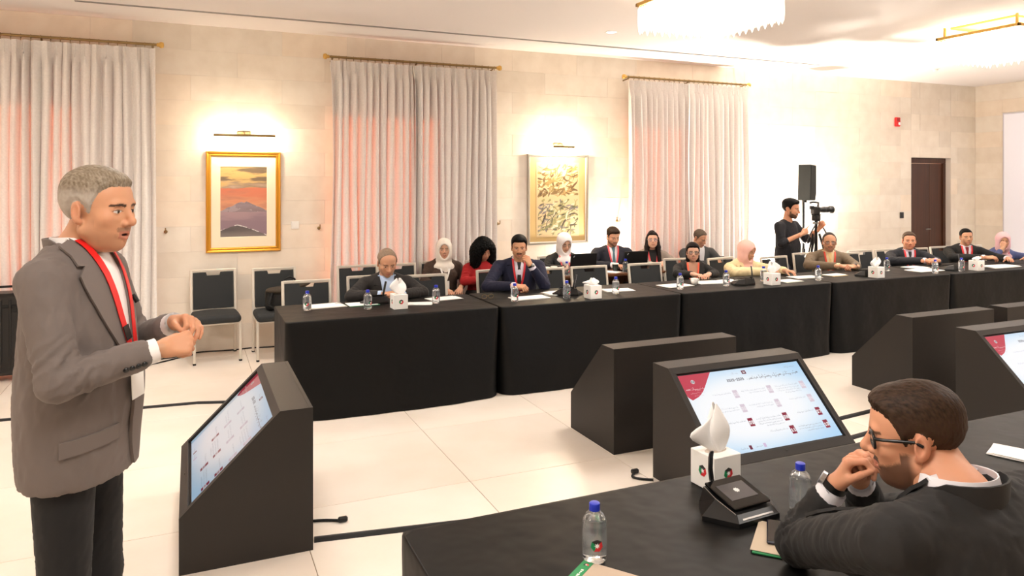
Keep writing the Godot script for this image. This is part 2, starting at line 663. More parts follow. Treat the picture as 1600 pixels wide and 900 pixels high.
func build_room() -> void:
	# floor of large polished stone tiles
	var fl := struct(obj("floor", Mb.new().box(W((X0 + X1) / 2, (DW + DR) / 2, -0.103), Vector3(X1 - X0 + 0.6, 0.2, DW - DR + 0.6)), M.grout))
	var x := X0
	var xs := [X0]
	var j := 0.535 - 1.01 * 5
	while j < X1:
		if j > X0 + 0.05:
			xs.append(j)
		j += 1.01
	xs.append(X1)
	var ds := [DR]
	j = 4.16 - 1.01 * 7
	while j < DW:
		if j > DR + 0.05:
			ds.append(j)
		j += 1.01
	ds.append(DW)
	var shapes := {}
	for a in xs.size() - 1:
		for b in ds.size() - 1:
			var sx: float = xs[a + 1] - xs[a] - 0.004
			var sd: float = ds[b + 1] - ds[b] - 0.004
			var key := "%.3f %.3f" % [sx, sd]
			if not shapes.has(key):
				shapes[key] = Mb.new().box(Vector3.ZERO, Vector3(sx, 0.02, sd), 0.0012).mesh()
			var o := obj("tile", shapes[key], M.tile[rng.randi() % 4], fl)
			o.position = W((xs[a] + xs[a + 1]) / 2, (ds[b] + ds[b + 1]) / 2, -0.01)
	# wall with the windows and the door
	var back := Mb.new()
	var ops := openings()
	var edge := X0 - 0.3
	for r in ops:
		back.box(W((edge + r.position.x) / 2, DW + 0.153, H / 2), Vector3(r.position.x - edge, H, 0.3))
		var top: float = r.position.y + r.size.y
		back.box(W(r.position.x + r.size.x / 2, DW + 0.153, (top + H) / 2), Vector3(r.size.x, H - top, 0.3))
		if r.position.y > 0.0:
			back.box(W(r.position.x + r.size.x / 2, DW + 0.153, r.position.y / 2), Vector3(r.size.x, r.position.y, 0.3))
		edge = r.position.x + r.size.x
	back.box(W((edge + X1 + 0.3) / 2, DW + 0.153, H / 2), Vector3(X1 + 0.3 - edge, H, 0.3))
	var wb := struct(obj("wall_back", back, M.mortar))
	stone_courses(wb, X0, X1, ops, Transform3D(Basis.IDENTITY, Vector3(0, 0, -DW)))
	var wr := struct(obj("wall_right", Mb.new().box(W(X1 + 0.153, (DW + DR) / 2, H / 2), Vector3(0.3, H, DW - DR)), M.mortar))
	stone_courses(wr, 0.0, DW - 0.02, [], Transform3D(Basis(Vector3.UP, -PI / 2), Vector3(X1, 0, -DW)))
	struct(obj("wall_left", Mb.new().box(W(X0 - 0.15, (DW + DR) / 2, H / 2), Vector3(0.3, H, DW - DR)), M.stone[1]))
	struct(obj("wall_rear", Mb.new().box(W((X0 + X1) / 2, DR - 0.15, H / 2), Vector3(X1 - X0 + 0.6, H, 0.3)), M.stone[1]))
	# ceiling with the long air slot
	var ce := Mb.new()
	ce.box(W((X0 + X1) / 2, (DR - 0.3 + 7.785) / 2, H + 0.075), Vector3(X1 - X0 + 0.6, 0.15, 7.785 - DR + 0.3))
	ce.box(W((X0 + X1) / 2, (7.82 + DW + 0.3) / 2, H + 0.075), Vector3(X1 - X0 + 0.6, 0.15, DW + 0.3 - 7.82))
	ce.box(W((X0 - 0.96) / 2, 7.8025, H + 0.075), Vector3(-0.96 - X0, 0.15, 0.035))
	ce.box(W((8.2 + X1) / 2, 7.8025, H + 0.075), Vector3(X1 - 8.2, 0.15, 0.035))
	ce.box(W(3.62, 7.8025, H + 0.13), Vector3(9.2, 0.04, 0.035))
	struct(obj("ceiling", ce, M.ceiling))
	var tr := Mb.new()
	for s in [-1, 1]:
		tr.box(W(3.62, 7.8025 + 0.0195 * s, H - 0.002), Vector3(9.2, 0.008, 0.006))
	struct(obj("trim_1", tr, M.steel))
	var door := thing("door_1", "", "", W(10.95, DW + 0.115, 0))
	door.remove_meta("label"); door.remove_meta("category")
	struct(door)
	var f := Mb.new()
	f.box(Vector3(0.485, 2.18, 0.0), Vector3(0.97, 0.09, 0.05), 0.006)
	f.box(Vector3(0.03, 1.07, 0.0), Vector3(0.06, 2.135, 0.05), 0.006)
	f.box(Vector3(0.94, 1.07, 0.0), Vector3(0.06, 2.135, 0.05), 0.006)
	obj("door_frame", f, M.wood, door)
	obj("door_leaf", Mb.new().box(Vector3(0.325, 1.065, -0.025), Vector3(0.53, 2.13, 0.045), 0.004), M.wood, door)
	obj("door_leaf", Mb.new().box(Vector3(0.752, 1.065, -0.025), Vector3(0.316, 2.13, 0.045), 0.004), M.wood, door)
	var hd := Mb.new()
	hd.tube([Vector3(0.55, 1.02, 0.0), Vector3(0.55, 1.02, 0.05), Vector3(0.44, 1.02, 0.05)], 0.009, 8)
	obj("door_handle", hd, M.steel, door)
	# windows behind the curtains
	for k in 3:
		var w := Node3D.new()
		w.name = "window_%d" % (k + 1)
		w.position = W(WINDOWS[k], DW + 0.2, 0.06)
		add_child(w)
		struct(w)
		var fr := Mb.new()
		for s in [-1, 1]:
			fr.box(Vector3(0.75 * s, 1.4, 0), Vector3(0.06, 2.8, 0.07), 0.004)
			fr.box(Vector3(0, 1.4 + 1.37 * s, 0), Vector3(1.44, 0.06, 0.07), 0.004)
		fr.box(Vector3(0, 1.4, 0), Vector3(0.05, 2.68, 0.06), 0.004)
		obj("window_frame", fr, M.black_metal, w)
		for s in [-1, 1]:
			obj("pane", Mb.new().box(Vector3(0.3725 * s, 1.4, 0), Vector3(0.695, 2.68, 0.006)), glass(Color(1, 1, 1), 0.06), w)
	# the terrace outside that the windows look on to
	struct(obj("ground_outside", Mb.new().box(W(4, 29, -0.2), Vector3(60, 0.2, 40.0)), mat(Color(0.6, 0.54, 0.46), 0.9)))

func stone_courses(parent: Node3D, x0: float, x1: float, ops: Array, t: Transform3D) -> void:
	var shapes := {}
	for row in 13:
		var y0 := row * COURSE
		var y1 := y0 + COURSE
		# free stretches of this course
		var spans := [[x0, x1, y0, y1]]
		for r in ops:
			var nxt := []
			for s in spans:
				if r.position.x >= s[1] or r.position.x + r.size.x <= s[0]:
					nxt.append(s)
					continue
				if r.position.x > s[0]:
					nxt.append([s[0], r.position.x, s[2], s[3]])
				if r.position.x + r.size.x < s[1]:
					nxt.append([r.position.x + r.size.x, s[1], s[2], s[3]])
				var lo: float = r.position.y
				var hi: float = r.position.y + r.size.y
				var l := maxf(s[0], r.position.x)
				var h := minf(s[1], r.position.x + r.size.x)
				if hi < s[3] - 0.01:
					nxt.append([l, h, maxf(hi, s[2]), s[3]])
				if lo > s[2] + 0.01:
					nxt.append([l, h, s[2], minf(lo, s[3])])
			spans = nxt
		for s in spans:
			var at: float = s[0]
			while at < s[1] - 0.001:
				var nextj: float = (floorf((at + 0.001) / 0.93 + (0.5 if row % 2 else 0.0)) + 1.0 - (0.5 if row % 2 else 0.0)) * 0.93
				if s[1] - nextj < 0.12:
					nextj = s[1]
				nextj = minf(nextj, s[1])
				var w := snappedf(nextj - at - 0.002, 0.001)
				var h := snappedf(s[3] - s[2] - 0.002, 0.001)
				var key := "%.3f %.3f" % [w, h]
				if not shapes.has(key):
					shapes[key] = Mb.new().box(Vector3(0, 0, -0.012), Vector3(w, h, 0.024), 0.0012).mesh()
				var o := obj("stone_block", shapes[key], M.stone[rng.randi() % 5], parent)
				o.transform = t * Transform3D(Basis.IDENTITY, Vector3((at + nextj) / 2, (s[2] + s[3]) / 2, rng.randf_range(-0.001, 0.001)))
				at = nextj

# ---------- lights ----------
func chandelier(x: float, d: float, label: String, shown: bool) -> void:
	var t := thing("crystal_chandelier", label, "chandelier", W(x, d, H), 0.0, "crystal ceiling chandeliers")
	var s := 0.86
	var fr := Mb.new()
	for k in 4:
		var b := Basis(Vector3.UP, k * PI / 2)
		fr.box(b * Vector3(0, -0.12, s / 2), Vector3(s + 0.024, 0.03, 0.024), 0.003, b)
		fr.box(b * Vector3(s / 2 - 0.05, -0.06, s / 2 - 0.05), Vector3(0.02, 0.12, 0.02), 0.0, b)
	obj("gold_frame", fr, M.gold, t)
	obj("ceiling_plate", Mb.new().box(Vector3(0, -0.012, 0), Vector3(s * 0.8, 0.024, s * 0.8), 0.004), M.gold, t)
	obj("glowing_core", Mb.new().box(Vector3(0, -0.2, 0), Vector3(s - 0.1, 0.2, s - 0.1), 0.02), M.lamp_core, t)
	if shown:
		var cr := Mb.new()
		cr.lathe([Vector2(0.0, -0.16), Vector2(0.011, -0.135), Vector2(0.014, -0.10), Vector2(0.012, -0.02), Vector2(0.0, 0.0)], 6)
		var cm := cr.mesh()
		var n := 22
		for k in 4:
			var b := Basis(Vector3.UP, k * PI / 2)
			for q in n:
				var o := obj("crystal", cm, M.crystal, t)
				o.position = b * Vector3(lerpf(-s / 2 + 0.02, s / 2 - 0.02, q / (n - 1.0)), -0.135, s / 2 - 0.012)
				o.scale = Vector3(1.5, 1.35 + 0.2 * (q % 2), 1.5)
	var l := AreaLight3D.new()
	l.name = "chandelier_light"
	l.area_size = Vector2(s - 0.1, s - 0.1)
	l.light_energy = 3.85 if d > 3.0 else 4.0
	l.light_color = M.lamp_color
	l.shadow_enabled = true
	l.area_range = 30.0
	l.area_attenuation = 2.0
	l.position = Vector3(0, -0.36, 0)
	l.rotation.x = -PI / 2
	t.add_child(l, true)

func build_lights() -> void:
	M.lamp_color = Color(1.0, 0.985, 0.967)
	M.lamp_core = glow(Color(1.0, 0.95, 0.89), 6.0)
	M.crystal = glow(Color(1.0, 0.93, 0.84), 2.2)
	chandelier(4.02, 5.03, "square crystal chandelier with gold rim above the black tables, nearer one", true)
	chandelier(7.87, 5.03, "farther crystal chandelier with gold rim, at the right edge", true)
	for p in [[0.15, 5.03, "above the left floor monitor"], [-3.6, 5.03, "beyond the left edge"], [0.15, 1.15, "right above the photographer"], [4.02, 1.15, "above the foreground table"], [7.87, 1.15, "over the far right of the near side"], [-3.6, 1.15, "over the near left corner"], [11.7, 5.03, "added to brighten the right end wall"]]:  # the last one is added out of view for more light at the right
		chandelier(p[0], p[1], "square crystal chandelier outside the picture, " + p[2], false)
	for p in [[4.29, 7.04, "round recessed ceiling downlight glowing near the air slot"], [8.16, 7.04, "round recessed downlight beyond the nearer chandelier"], [0.4, 7.04, "recessed downlight above the gold-framed mountain painting"]]:
		var t := thing("downlight", p[2], "light", W(p[0], p[1], H), 0.0, "recessed downlights")
		obj("trim_ring", Mb.new().lathe([Vector2(0.055, 0.0), Vector2(0.057, -0.006), Vector2(0.075, -0.005), Vector2(0.08, 0.0)], 24), M.white_paint, t)
		obj("lens", Mb.new().lathe([Vector2(0.0, -0.003), Vector2(0.054, -0.003), Vector2(0.055, 0.0)], 24), glow(Color(1, 0.95, 0.88), 5.0), t)
		var l := SpotLight3D.new()
		l.name = "downlight_beam"
		l.light_color = M.lamp_color
		l.light_energy = 3.0
		l.spot_angle = 50.0
		l.spot_range = 30.0
		l.light_size = 0.05
		l.shadow_enabled = true
		l.position = Vector3(0, -0.02, 0)
		l.rotation.x = -PI / 2
		t.add_child(l, true)
	# floor uplights standing against the stone wall between the curtains
	for p in [[7.95, 8.1, 34.0, "black floor uplight behind the woman in the cream jacket"], [5.05, 8.25, 10.0, "black floor uplight behind the laptop table"]]:
		var t := thing("floor_uplight", p[3], "lamp", W(p[0], p[1], 0), 0.0, "floor uplights along the wall")
		obj("lamp_can", Mb.new().lathe([Vector2(0.0, 0.05), Vector2(0.07, 0.05), Vector2(0.085, 0.12), Vector2(0.085, 0.30), Vector2(0.078, 0.30), Vector2(0.076, 0.26), Vector2(0.0, 0.26)], 20), M.black_metal, t)
		obj("yoke", Mb.new().tube([Vector3(-0.11, 0.18, 0), Vector3(-0.11, 0.01, 0), Vector3(0.11, 0.01, 0), Vector3(0.11, 0.18, 0)], 0.008, 6), M.black_metal, t)
		obj("lens", Mb.new().lathe([Vector2(0.0, 0.275), Vector2(0.075, 0.272)], 20), glow(Color(1, 0.95, 0.88), 6.0), t)
		var l := SpotLight3D.new()
		l.name = "uplight_beam"
		l.light_color = Color(1.0, 0.95, 0.89)
		l.light_energy = p[2]
		l.spot_angle = 80.0
		l.spot_range = 30.0
		l.light_size = 0.07
		l.shadow_enabled = true
		l.position = Vector3(0, 0.31, 0)
		l.rotation.x = PI / 2
		t.add_child(l, true)
	# smoke detector
	var sd := thing("smoke_detector", "small white smoke detector on the ceiling near the far corner", "detector", W(10.0, 7.37, H))
	obj("base", Mb.new().lathe([Vector2(0.0, -0.014), Vector2(0.055, -0.014), Vector2(0.06, 0.0)], 20), M.white_paint, sd)
	obj("sensor_cap", Mb.new().lathe([Vector2(0.0, -0.045), Vector2(0.025, -0.043), Vector2(0.035, -0.03), Vector2(0.036, -0.014)], 20), M.white_paint, sd)

# ---------- things on the wall ----------
func build_wall_things() -> void:
	var info := [["grey pleated curtain behind the standing speaker, at the left edge", 3], ["grey pleated curtain with orange sunlight glowing through its lower folds", 5], ["grey pleated curtain right of the abstract painting, nearest the cameraman", 9]]
	for k in 3:
		curtain(WINDOWS[k], info[k][0], info[k][1])
		curtain_rod(WINDOWS[k], ["brass curtain rod with rings over the leftmost curtain", "brass curtain rod with rings over the sunlit middle curtain", "brass curtain rod with rings over the rightmost curtain"][k])
	var hooks := [[1.33, "left of the sunlit middle curtain"], [3.52, "right of the sunlit middle curtain"], [5.26, "left of the rightmost curtain"], [7.42, "right of the rightmost curtain"], [-0.24, "right of the leftmost curtain"]]
	for h in hooks:
		var t := thing("tieback_hook", "small brass curtain tieback hook on the stone wall, " + h[1], "hook", W(h[0], DW, 1.29), 0.0, "curtain tieback hooks")
		obj("wall_plate", Mb.new().tube([Vector3(0, 0, 0.002), Vector3(0, 0, 0.012)], 0.018, 12), M.brass, t)
		obj("hook_arm", Mb.new().tube([Vector3(0, 0, 0.01), Vector3(0, 0, 0.07), Vector3(0, 0.01, 0.085), Vector3(0, 0.045, 0.085)], 0.006, 8), M.brass, t)
	painting_one()
	painting_two()
	# small plates
	var pl := thing("wall_plate", "small white socket plate on the wall right of the mountain painting", "socket", W(1.07, DW, 1.33))
	obj("cover", Mb.new().box(Vector3(0, 0, 0.006), Vector3(0.085, 0.085, 0.01), 0.003), M.white_paint, pl)
	obj("socket_insert", Mb.new().box(Vector3(0, 0, 0.0115), Vector3(0.05, 0.05, 0.004), 0.002), M.paper, pl)
	var cr := thing("card_reader", "dark grey card reader on the wall left of the wooden door", "reader", W(10.71, DW, 1.27))
	obj("housing", Mb.new().box(Vector3(0, 0, 0.012), Vector3(0.075, 0.1, 0.022), 0.005), M.grey_plastic, cr)
	obj("reader_face", Mb.new().box(Vector3(0, 0, 0.024), Vector3(0.055, 0.075, 0.003), 0.001), M.black_plastic, cr)
	var fa := thing("fire_alarm", "red wall-mounted fire alarm strobe high on the stone wall", "alarm", W(10.6, DW, 2.80))
	var red := mat(Color(0.82, 0.10, 0.12), 0.35)
	obj("red_body", Mb.new().box(Vector3(0, 0, 0.02), Vector3(0.105, 0.15, 0.04), 0.01), red, fa)
	obj("strobe_lens", Mb.new().box(Vector3(0.015, -0.03, 0.05), Vector3(0.05, 0.045, 0.025), 0.01), mat(Color(0.95, 0.85, 0.85), 0.1), fa)
	obj("horn_grille", Mb.new().box(Vector3(0.0, 0.035, 0.042), Vector3(0.06, 0.05, 0.004), 0.001), mat(Color(0.6, 0.06, 0.08), 0.5), fa)
	# projection screen on the far side wall
	var sc := thing("projection_screen", "large white projection screen on the right end wall", "screen", W(X1 - 0.03, 6.2, 1.76), -PI / 2)
	obj("screen_frame", Mb.new().box(Vector3(0, 0, -0.012), Vector3(3.62, 2.44, 0.03), 0.006), mat(Color(0.85, 0.84, 0.86), 0.5), sc)
	obj("screen_surface", Mb.new().box(Vector3(0, 0, 0.006), Vector3(3.56, 2.38, 0.008), 0.0), glow(Color(0.93, 0.93, 0.97), 0.14), sc)

func curtain(cx: float, label: String, sd: int) -> void:
	var t := thing("pleated_curtain", label, "curtain", W(cx, DW - 0.16, 0), 0.0, "pleated window curtains")
	var r := RandomNumberGenerator.new()
	r.seed = sd
	for side in [-1, 1]:
		var np := 12
		var wd := 1.0
		# pleat centres, slightly uneven
		var cs := []
		for k in np + 1:
			cs.append((k + r.randf_range(-0.13, 0.13) * (1.0 if k > 0 and k < np else 0.0)) * wd / np)
		var per := 14
		var rows := []
		var ys := [3.175, 3.165, 3.15, 3.125, 3.10, 3.07, 3.03, 2.95, 2.8, 2.6, 2.35, 2.1, 1.85, 1.6, 1.35, 1.1, 0.85, 0.6, 0.35, 0.12, 0.02]
		var drift := []
		for k in np + 1:
			drift.append([r.randf_range(-0.022, 0.022), r.randf_range(-0.02, 0.02), r.randf_range(0.75, 1.25)])
		for y in ys:
			var row := PackedVector3Array()
			var down: float = clampf((3.1 - y) / 3.0, 0.0, 1.0)
			var pinch: float = 1.0 - smoothstep(0.0, 0.14, absf(y - 3.10))
			for k in np:
				for q in per:
					var f := float(q) / per
					var a0: float = cs[k] + drift[k][0] * down + drift[k][1] * sin(down * 5.0 + k)
					var a1: float = cs[k + 1] + drift[k + 1][0] * down + drift[k + 1][1] * sin(down * 5.0 + k + 1)
					# the fold stands forward at the pleat (f = 0) and swings back between
					var amp: float = 0.057 * lerpf(drift[k][2], drift[k + 1][2], f) * (0.55 + 0.45 * smoothstep(3.16, 2.9, y))
					var z := amp * cos(TAU * f)
					z = z * (0.8 + 0.2 * cos(TAU * f))
					var s := 0.013 * sin(TAU * f) * (1.0 + 0.6 * sin(k * 2.3 + sd))
					# pinched heading: the pleat is gathered to a thin tuck
					var g := f if f < 0.5 else f - 1.0
					s -= pinch * signf(g) * 0.026 * (1.0 - absf(g) * 2.0) * smoothstep(0.0, 0.1, absf(g))
					row.append(Vector3(lerpf(a0, a1, f) + s, y, z))
			row.append(Vector3(cs[np] + drift[np][0] * down, y, 0.04))
			for q in row.size():
				row[q].x = (row[q].x * 1.05 - 1.0) if side < 0 else row[q].x * 1.05 - 0.05
				row[q].z += 0.03 * side * (1.0 - smoothstep(0.0, 0.12, absf(row[q].x)))
			rows.append(row)
		obj("curtain_panel", Mb.new().sheet(rows), M.curtain, t)

func curtain_rod(cx: float, label: String) -> void:
	var t := thing("curtain_rod", label, "rod", W(cx, DW - 0.16, 3.215), 0.0, "brass curtain rods")
	obj("pole", Mb.new().tube([Vector3(-1.02, 0, 0), Vector3(1.02, 0, 0)], 0.014, 12), M.brass, t)
	for s in [-1, 1]:
		var fin := Mb.new()
		fin.T = Transform3D(Basis(Vector3.BACK, -PI / 2 * s), Vector3(1.02 * s, 0, 0))
		fin.lathe([Vector2(0.014, -0.01), Vector2(0.022, 0.0), Vector2(0.018, 0.012), Vector2(0.03, 0.02), Vector2(0.033, 0.035), Vector2(0.026, 0.055), Vector2(0.0, 0.06)], 14)
		obj("finial", fin, M.gold, t)
	for s in [-0.97, 0.0, 0.97]:
		obj("bracket", Mb.new().tube([Vector3(s, -0.005, 0.0), Vector3(s, -0.022, -0.05), Vector3(s, -0.03, -0.16)], 0.009, 8), M.brass, t)
	var ring := Mb.new()
	var pts := []
	for k in 15:
		pts.append(Vector3(0.0, cos(TAU * k / 14.0) * 0.021 - 0.005, sin(TAU * k / 14.0) * 0.021))
	ring.tube(pts, 0.003, 5, false)
	ring.tube([Vector3(0, -0.026, 0), Vector3(0, -0.045, 0.003)], 0.0025, 5)
	var rm := ring.mesh()
	for k in 25:
		obj("curtain_ring", rm, M.brass, t).position = Vector3(-0.985 + k * 1.97 / 24.0, 0, 0)

func frame_rails(w: float, h: float, rail: float, prof: Array) -> Mb:
	# prof: (inwards from the outer edge, forward) points of the moulding
	var m := Mb.new()
	var hw := w / 2
	var hh := h / 2
	var cr := [Vector2(-1, -1), Vector2(1, -1), Vector2(1, 1), Vector2(-1, 1)]
	for k in 4:
		var a: Vector2 = cr[k]
		var b: Vector2 = cr[(k + 1) % 4]
		for q in prof.size() - 1:
			var p: Vector2 = prof[q]
			var s: Vector2 = prof[q + 1]
			m.quad(Vector3(a.x * (hw - p.x), a.y * (hh - p.x), p.y), Vector3(b.x * (hw - p.x), b.y * (hh - p.x), p.y), Vector3(b.x * (hw - s.x), b.y * (hh - s.x), s.y), Vector3(a.x * (hw - s.x), a.y * (hh - s.x), s.y))
	return m

func picture_lamp(t: Node3D, y: float, w: float, energy: float) -> void:
	var lamp := thing("picture_lamp", "slim brass picture lamp over the " + ("gold-framed mountain painting" if w > 0.5 else "abstract painting"), "lamp", t.position + Vector3(0, y, 0), 0.0, "picture lamps")
	obj("wall_rose", Mb.new().box(Vector3(0, 0.05, 0.012), Vector3(0.14, 0.035, 0.02), 0.006), M.brass, lamp)
	obj("arm", Mb.new().tube([Vector3(0, 0.05, 0.02), Vector3(0, 0.055, 0.12), Vector3(0, 0.02, 0.18)], 0.007, 8), M.brass, lamp)
	obj("lamp_bar", Mb.new().tube([Vector3(-w / 2, 0.012, 0.18), Vector3(w / 2, 0.012, 0.18)], 0.014, 10), M.brass, lamp)
	obj("lamp_tube", Mb.new().tube([Vector3(-w / 2 + 0.01, -0.006, 0.172), Vector3(w / 2 - 0.01, -0.006, 0.172)], 0.010, 10), glow(Color(1.0, 0.92, 0.78), 9.0), lamp)
	var n := 3
	for k in n:
		var l := OmniLight3D.new()
		l.name = "picture_lamp_light"
		l.light_color = Color(1.0, 0.92, 0.80)
		l.light_energy = energy / n
		l.omni_range = 30.0
		l.omni_attenuation = 2.0
		l.light_size = 0.02
		l.shadow_enabled = true
		l.position = Vector3((k - 1) * w * 0.36, -0.03, 0.15)
		lamp.add_child(l, true)

func painting_one() -> void:
	var t := thing("framed_painting", "gold-framed painting of a purple mountain under a pink sky", "painting", W(0.53, DW, 1.595))
	obj("picture_frame", frame_rails(0.765, 1.085, 0.05, [Vector2(0, 0.0), Vector2(0.0, 0.03), Vector2(0.008, 0.04), Vector2(0.018, 0.036), Vector2(0.026, 0.028), Vector2(0.04, 0.03), Vector2(0.048, 0.022), Vector2(0.052, 0.012)]), M.old_gold, t)
	var wv := 0.66
	var hv := 0.98
	var inw := 0.475
	var inh := 0.755
	var mt := frame_rails(wv + 0.02, hv + 0.02, 0.1, [Vector2(0, 0.012), Vector2((wv + 0.02 - inw) / 2 - 0.004, 0.012), Vector2((wv + 0.02 - inw) / 2, 0.008)])
	# the mount is wider at the sides than the rails say: fit top and bottom
	for k in mt.v.size():
		if absf(mt.v[k].x) <= inw / 2 + 0.006:
			mt.v[k].y = signf(mt.v[k].y) * (inh / 2 + (0.004 if mt.v[k].z > 0.01 else 0.0))
	obj("mount", mt, mat(Color(0.95, 0.89, 0.78), 0.8), t)
	var pm := StandardMaterial3D.new()
	pm.roughness = 0.6
	pm.albedo_texture = mountain_tex()
	obj("canvas", Mb.new().quad(Vector3(-inw / 2, -inh / 2, 0.008), Vector3(inw / 2, -inh / 2, 0.008), Vector3(inw / 2, inh / 2, 0.008), Vector3(-inw / 2, inh / 2, 0.008)).box(Vector3(0, 0, 0.004), Vector3(inw, inh, 0.007)), pm, t)
	picture_lamp(t, 0.70, 0.62, 0.6)

func mountain_tex() -> ImageTexture:
	var w := 256
	var h := 406
	var im := Image.create_empty(w, h, false, Image.FORMAT_RGB8)
	var f := FastNoiseLite.new()
	f.seed = 4
	f.frequency = 0.012
	f.fractal_octaves = 4
	for y in h:
		for x in w:
			var u := float(x) / w
			var v := float(y) / h
			var nn := f.get_noise_2d(x * 0.35, y * 1.7)
			var n2 := f.get_noise_2d(x * 1.2 + 300, y * 1.2)
			var c: Color
			if v < 0.30 + 0.03 * nn:
				c = Color(0.80, 0.66, 0.42).lerp(Color(0.45, 0.38, 0.30), smoothstep(-0.1, 0.35, nn + (u - 0.45) * 0.5 + (v - 0.1)))
				c = c.lerp(Color(0.70, 0.60, 0.52), smoothstep(0.17, 0.24, v) * (0.5 + nn))
			else:
				c = Color(0.80, 0.47, 0.36).lerp(Color(0.82, 0.58, 0.44), smoothstep(0.32, 0.55, v + 0.1 * nn))
				c = c.lerp(Color(0.66, 0.42, 0.36), clampf(nn * 0.9, 0, 0.5))
			var m1 := 0.475 + absf(u - 0.50) * 0.30 + 0.03 * smoothstep(0.06, 0.0, absf(u - 0.5)) + 0.015 * n2
			if absf(u - 0.5) < 0.09:
				m1 = maxf(m1, 0.487)
			if v > m1:
				c = Color(0.52, 0.45, 0.46).lerp(Color(0.58, 0.52, 0.55), 0.5 + 0.8 * nn)
				if n2 > 0.12 and v < m1 + 0.1:
					c = c.lerp(Color(0.66, 0.60, 0.62), 0.7)
			if v > 0.645 + 0.01 * nn:
				c = Color(0.64, 0.53, 0.55).lerp(Color(0.55, 0.46, 0.50), smoothstep(0.65, 0.8, v + 0.1 * nn))
			var m2 := 0.835 + pow(absf(u - 0.36) * 1.25, 1.2) * 0.2 + 0.012 * n2
			if v > m2:
				c = Color(0.36, 0.33, 0.33).lerp(Color(0.50, 0.46, 0.44), smoothstep(0.86, 0.98, v) * 0.8 + 0.4 * nn)
			elif v > m2 - 0.012 and n2 > -0.05:
				c = Color(0.86, 0.83, 0.82)
			im.set_pixel(x, y, c)
	return ImageTexture.create_from_image(im)

func painting_two() -> void:
	var t := thing("framed_artwork", "abstract brushstroke artwork on tan mount in a thin silver frame", "painting", W(4.365, DW, 1.59))
	obj("picture_frame", frame_rails(0.875, 1.16, 0.03, [Vector2(0, 0.0), Vector2(0.0, 0.04), Vector2(0.02, 0.042), Vector2(0.024, 0.03), Vector2(0.026, 0.012)]), mat(Color(0.72, 0.70, 0.66), 0.3, 0.7), t)
	obj("mount", Mb.new().box(Vector3(0, 0, 0.008), Vector3(0.83, 1.115, 0.012)), mat(Color(0.78, 0.66, 0.44), 0.7), t)
	obj("mount_edge", frame_rails(0.83, 1.115, 0.02, [Vector2(0.0, 0.0155), Vector2(0.012, 0.0155), Vector2(0.013, 0.0145)]), M.paper, t)
	var pm := StandardMaterial3D.new()
	pm.roughness = 0.6
	pm.albedo_texture = brush_tex()
	obj("canvas", Mb.new().box(Vector3(0, -0.005, 0.0152), Vector3(0.622, 0.962, 0.001)).quad(Vector3(-0.312, -0.487, 0.0165), Vector3(0.312, -0.487, 0.0165), Vector3(0.312, 0.477, 0.0165), Vector3(-0.312, 0.477, 0.0165)), pm, t)
	picture_lamp(t, 0.66, 0.30, 1.2)

func brush_tex() -> ImageTexture:
	var w := 256
	var h := 384
	var im := Image.create_empty(w, h, false, Image.FORMAT_RGB8)
	im.fill(Color(0.79, 0.69, 0.52))
	var r := RandomNumberGenerator.new()
	r.seed = 33
	var pal := [[Color(0.47, 0.37, 0.22), Color(0.62, 0.50, 0.30), Color(0.86, 0.78, 0.62), Color(0.55, 0.47, 0.27), Color(0.38, 0.29, 0.18)], [Color(0.34, 0.34, 0.24), Color(0.48, 0.48, 0.31), Color(0.80, 0.76, 0.64), Color(0.58, 0.55, 0.36), Color(0.28, 0.25, 0.20), Color(0.45, 0.42, 0.42)]]
	for k in 420:
		var half := k % 2
		var p := Vector2(r.randf_range(18, w - 18), r.randf_range(14, 172) if half == 0 else r.randf_range(200, h - 14))
		var a := r.randf_range(-1.1, 0.1) + (PI if r.randf() < 0.5 else 0.0)
		var bend := r.randf_range(-0.05, 0.05)
		var wd := r.randf_range(1.5, 6.5)
		var c: Color = pal[half][r.randi() % pal[half].size()]
		var n := r.randi_range(14, 46)
		for q in n:
			a += bend
			p += Vector2(cos(a), sin(a)) * 1.6
			var ww := wd * sin(PI * (q + 1.0) / (n + 1.0))
			if p.y < 10 or p.y > h - 10 or p.x < 10 or p.x > w - 10 or absf(p.y - 184.0) < 8.0:
				break
			for dy in range(-int(ww), int(ww) + 1):
				for dx in range(-int(ww), int(ww) + 1):
					if dx * dx + dy * dy <= ww * ww and r.randf() < 0.75:
						var x := clampi(int(p.x) + dx, 0, w - 1)
						var y := clampi(int(p.y) + dy, 0, h - 1)
						im.set_pixel(x, y, im.get_pixel(x, y).lerp(c, 0.6))
	return ImageTexture.create_from_image(im)

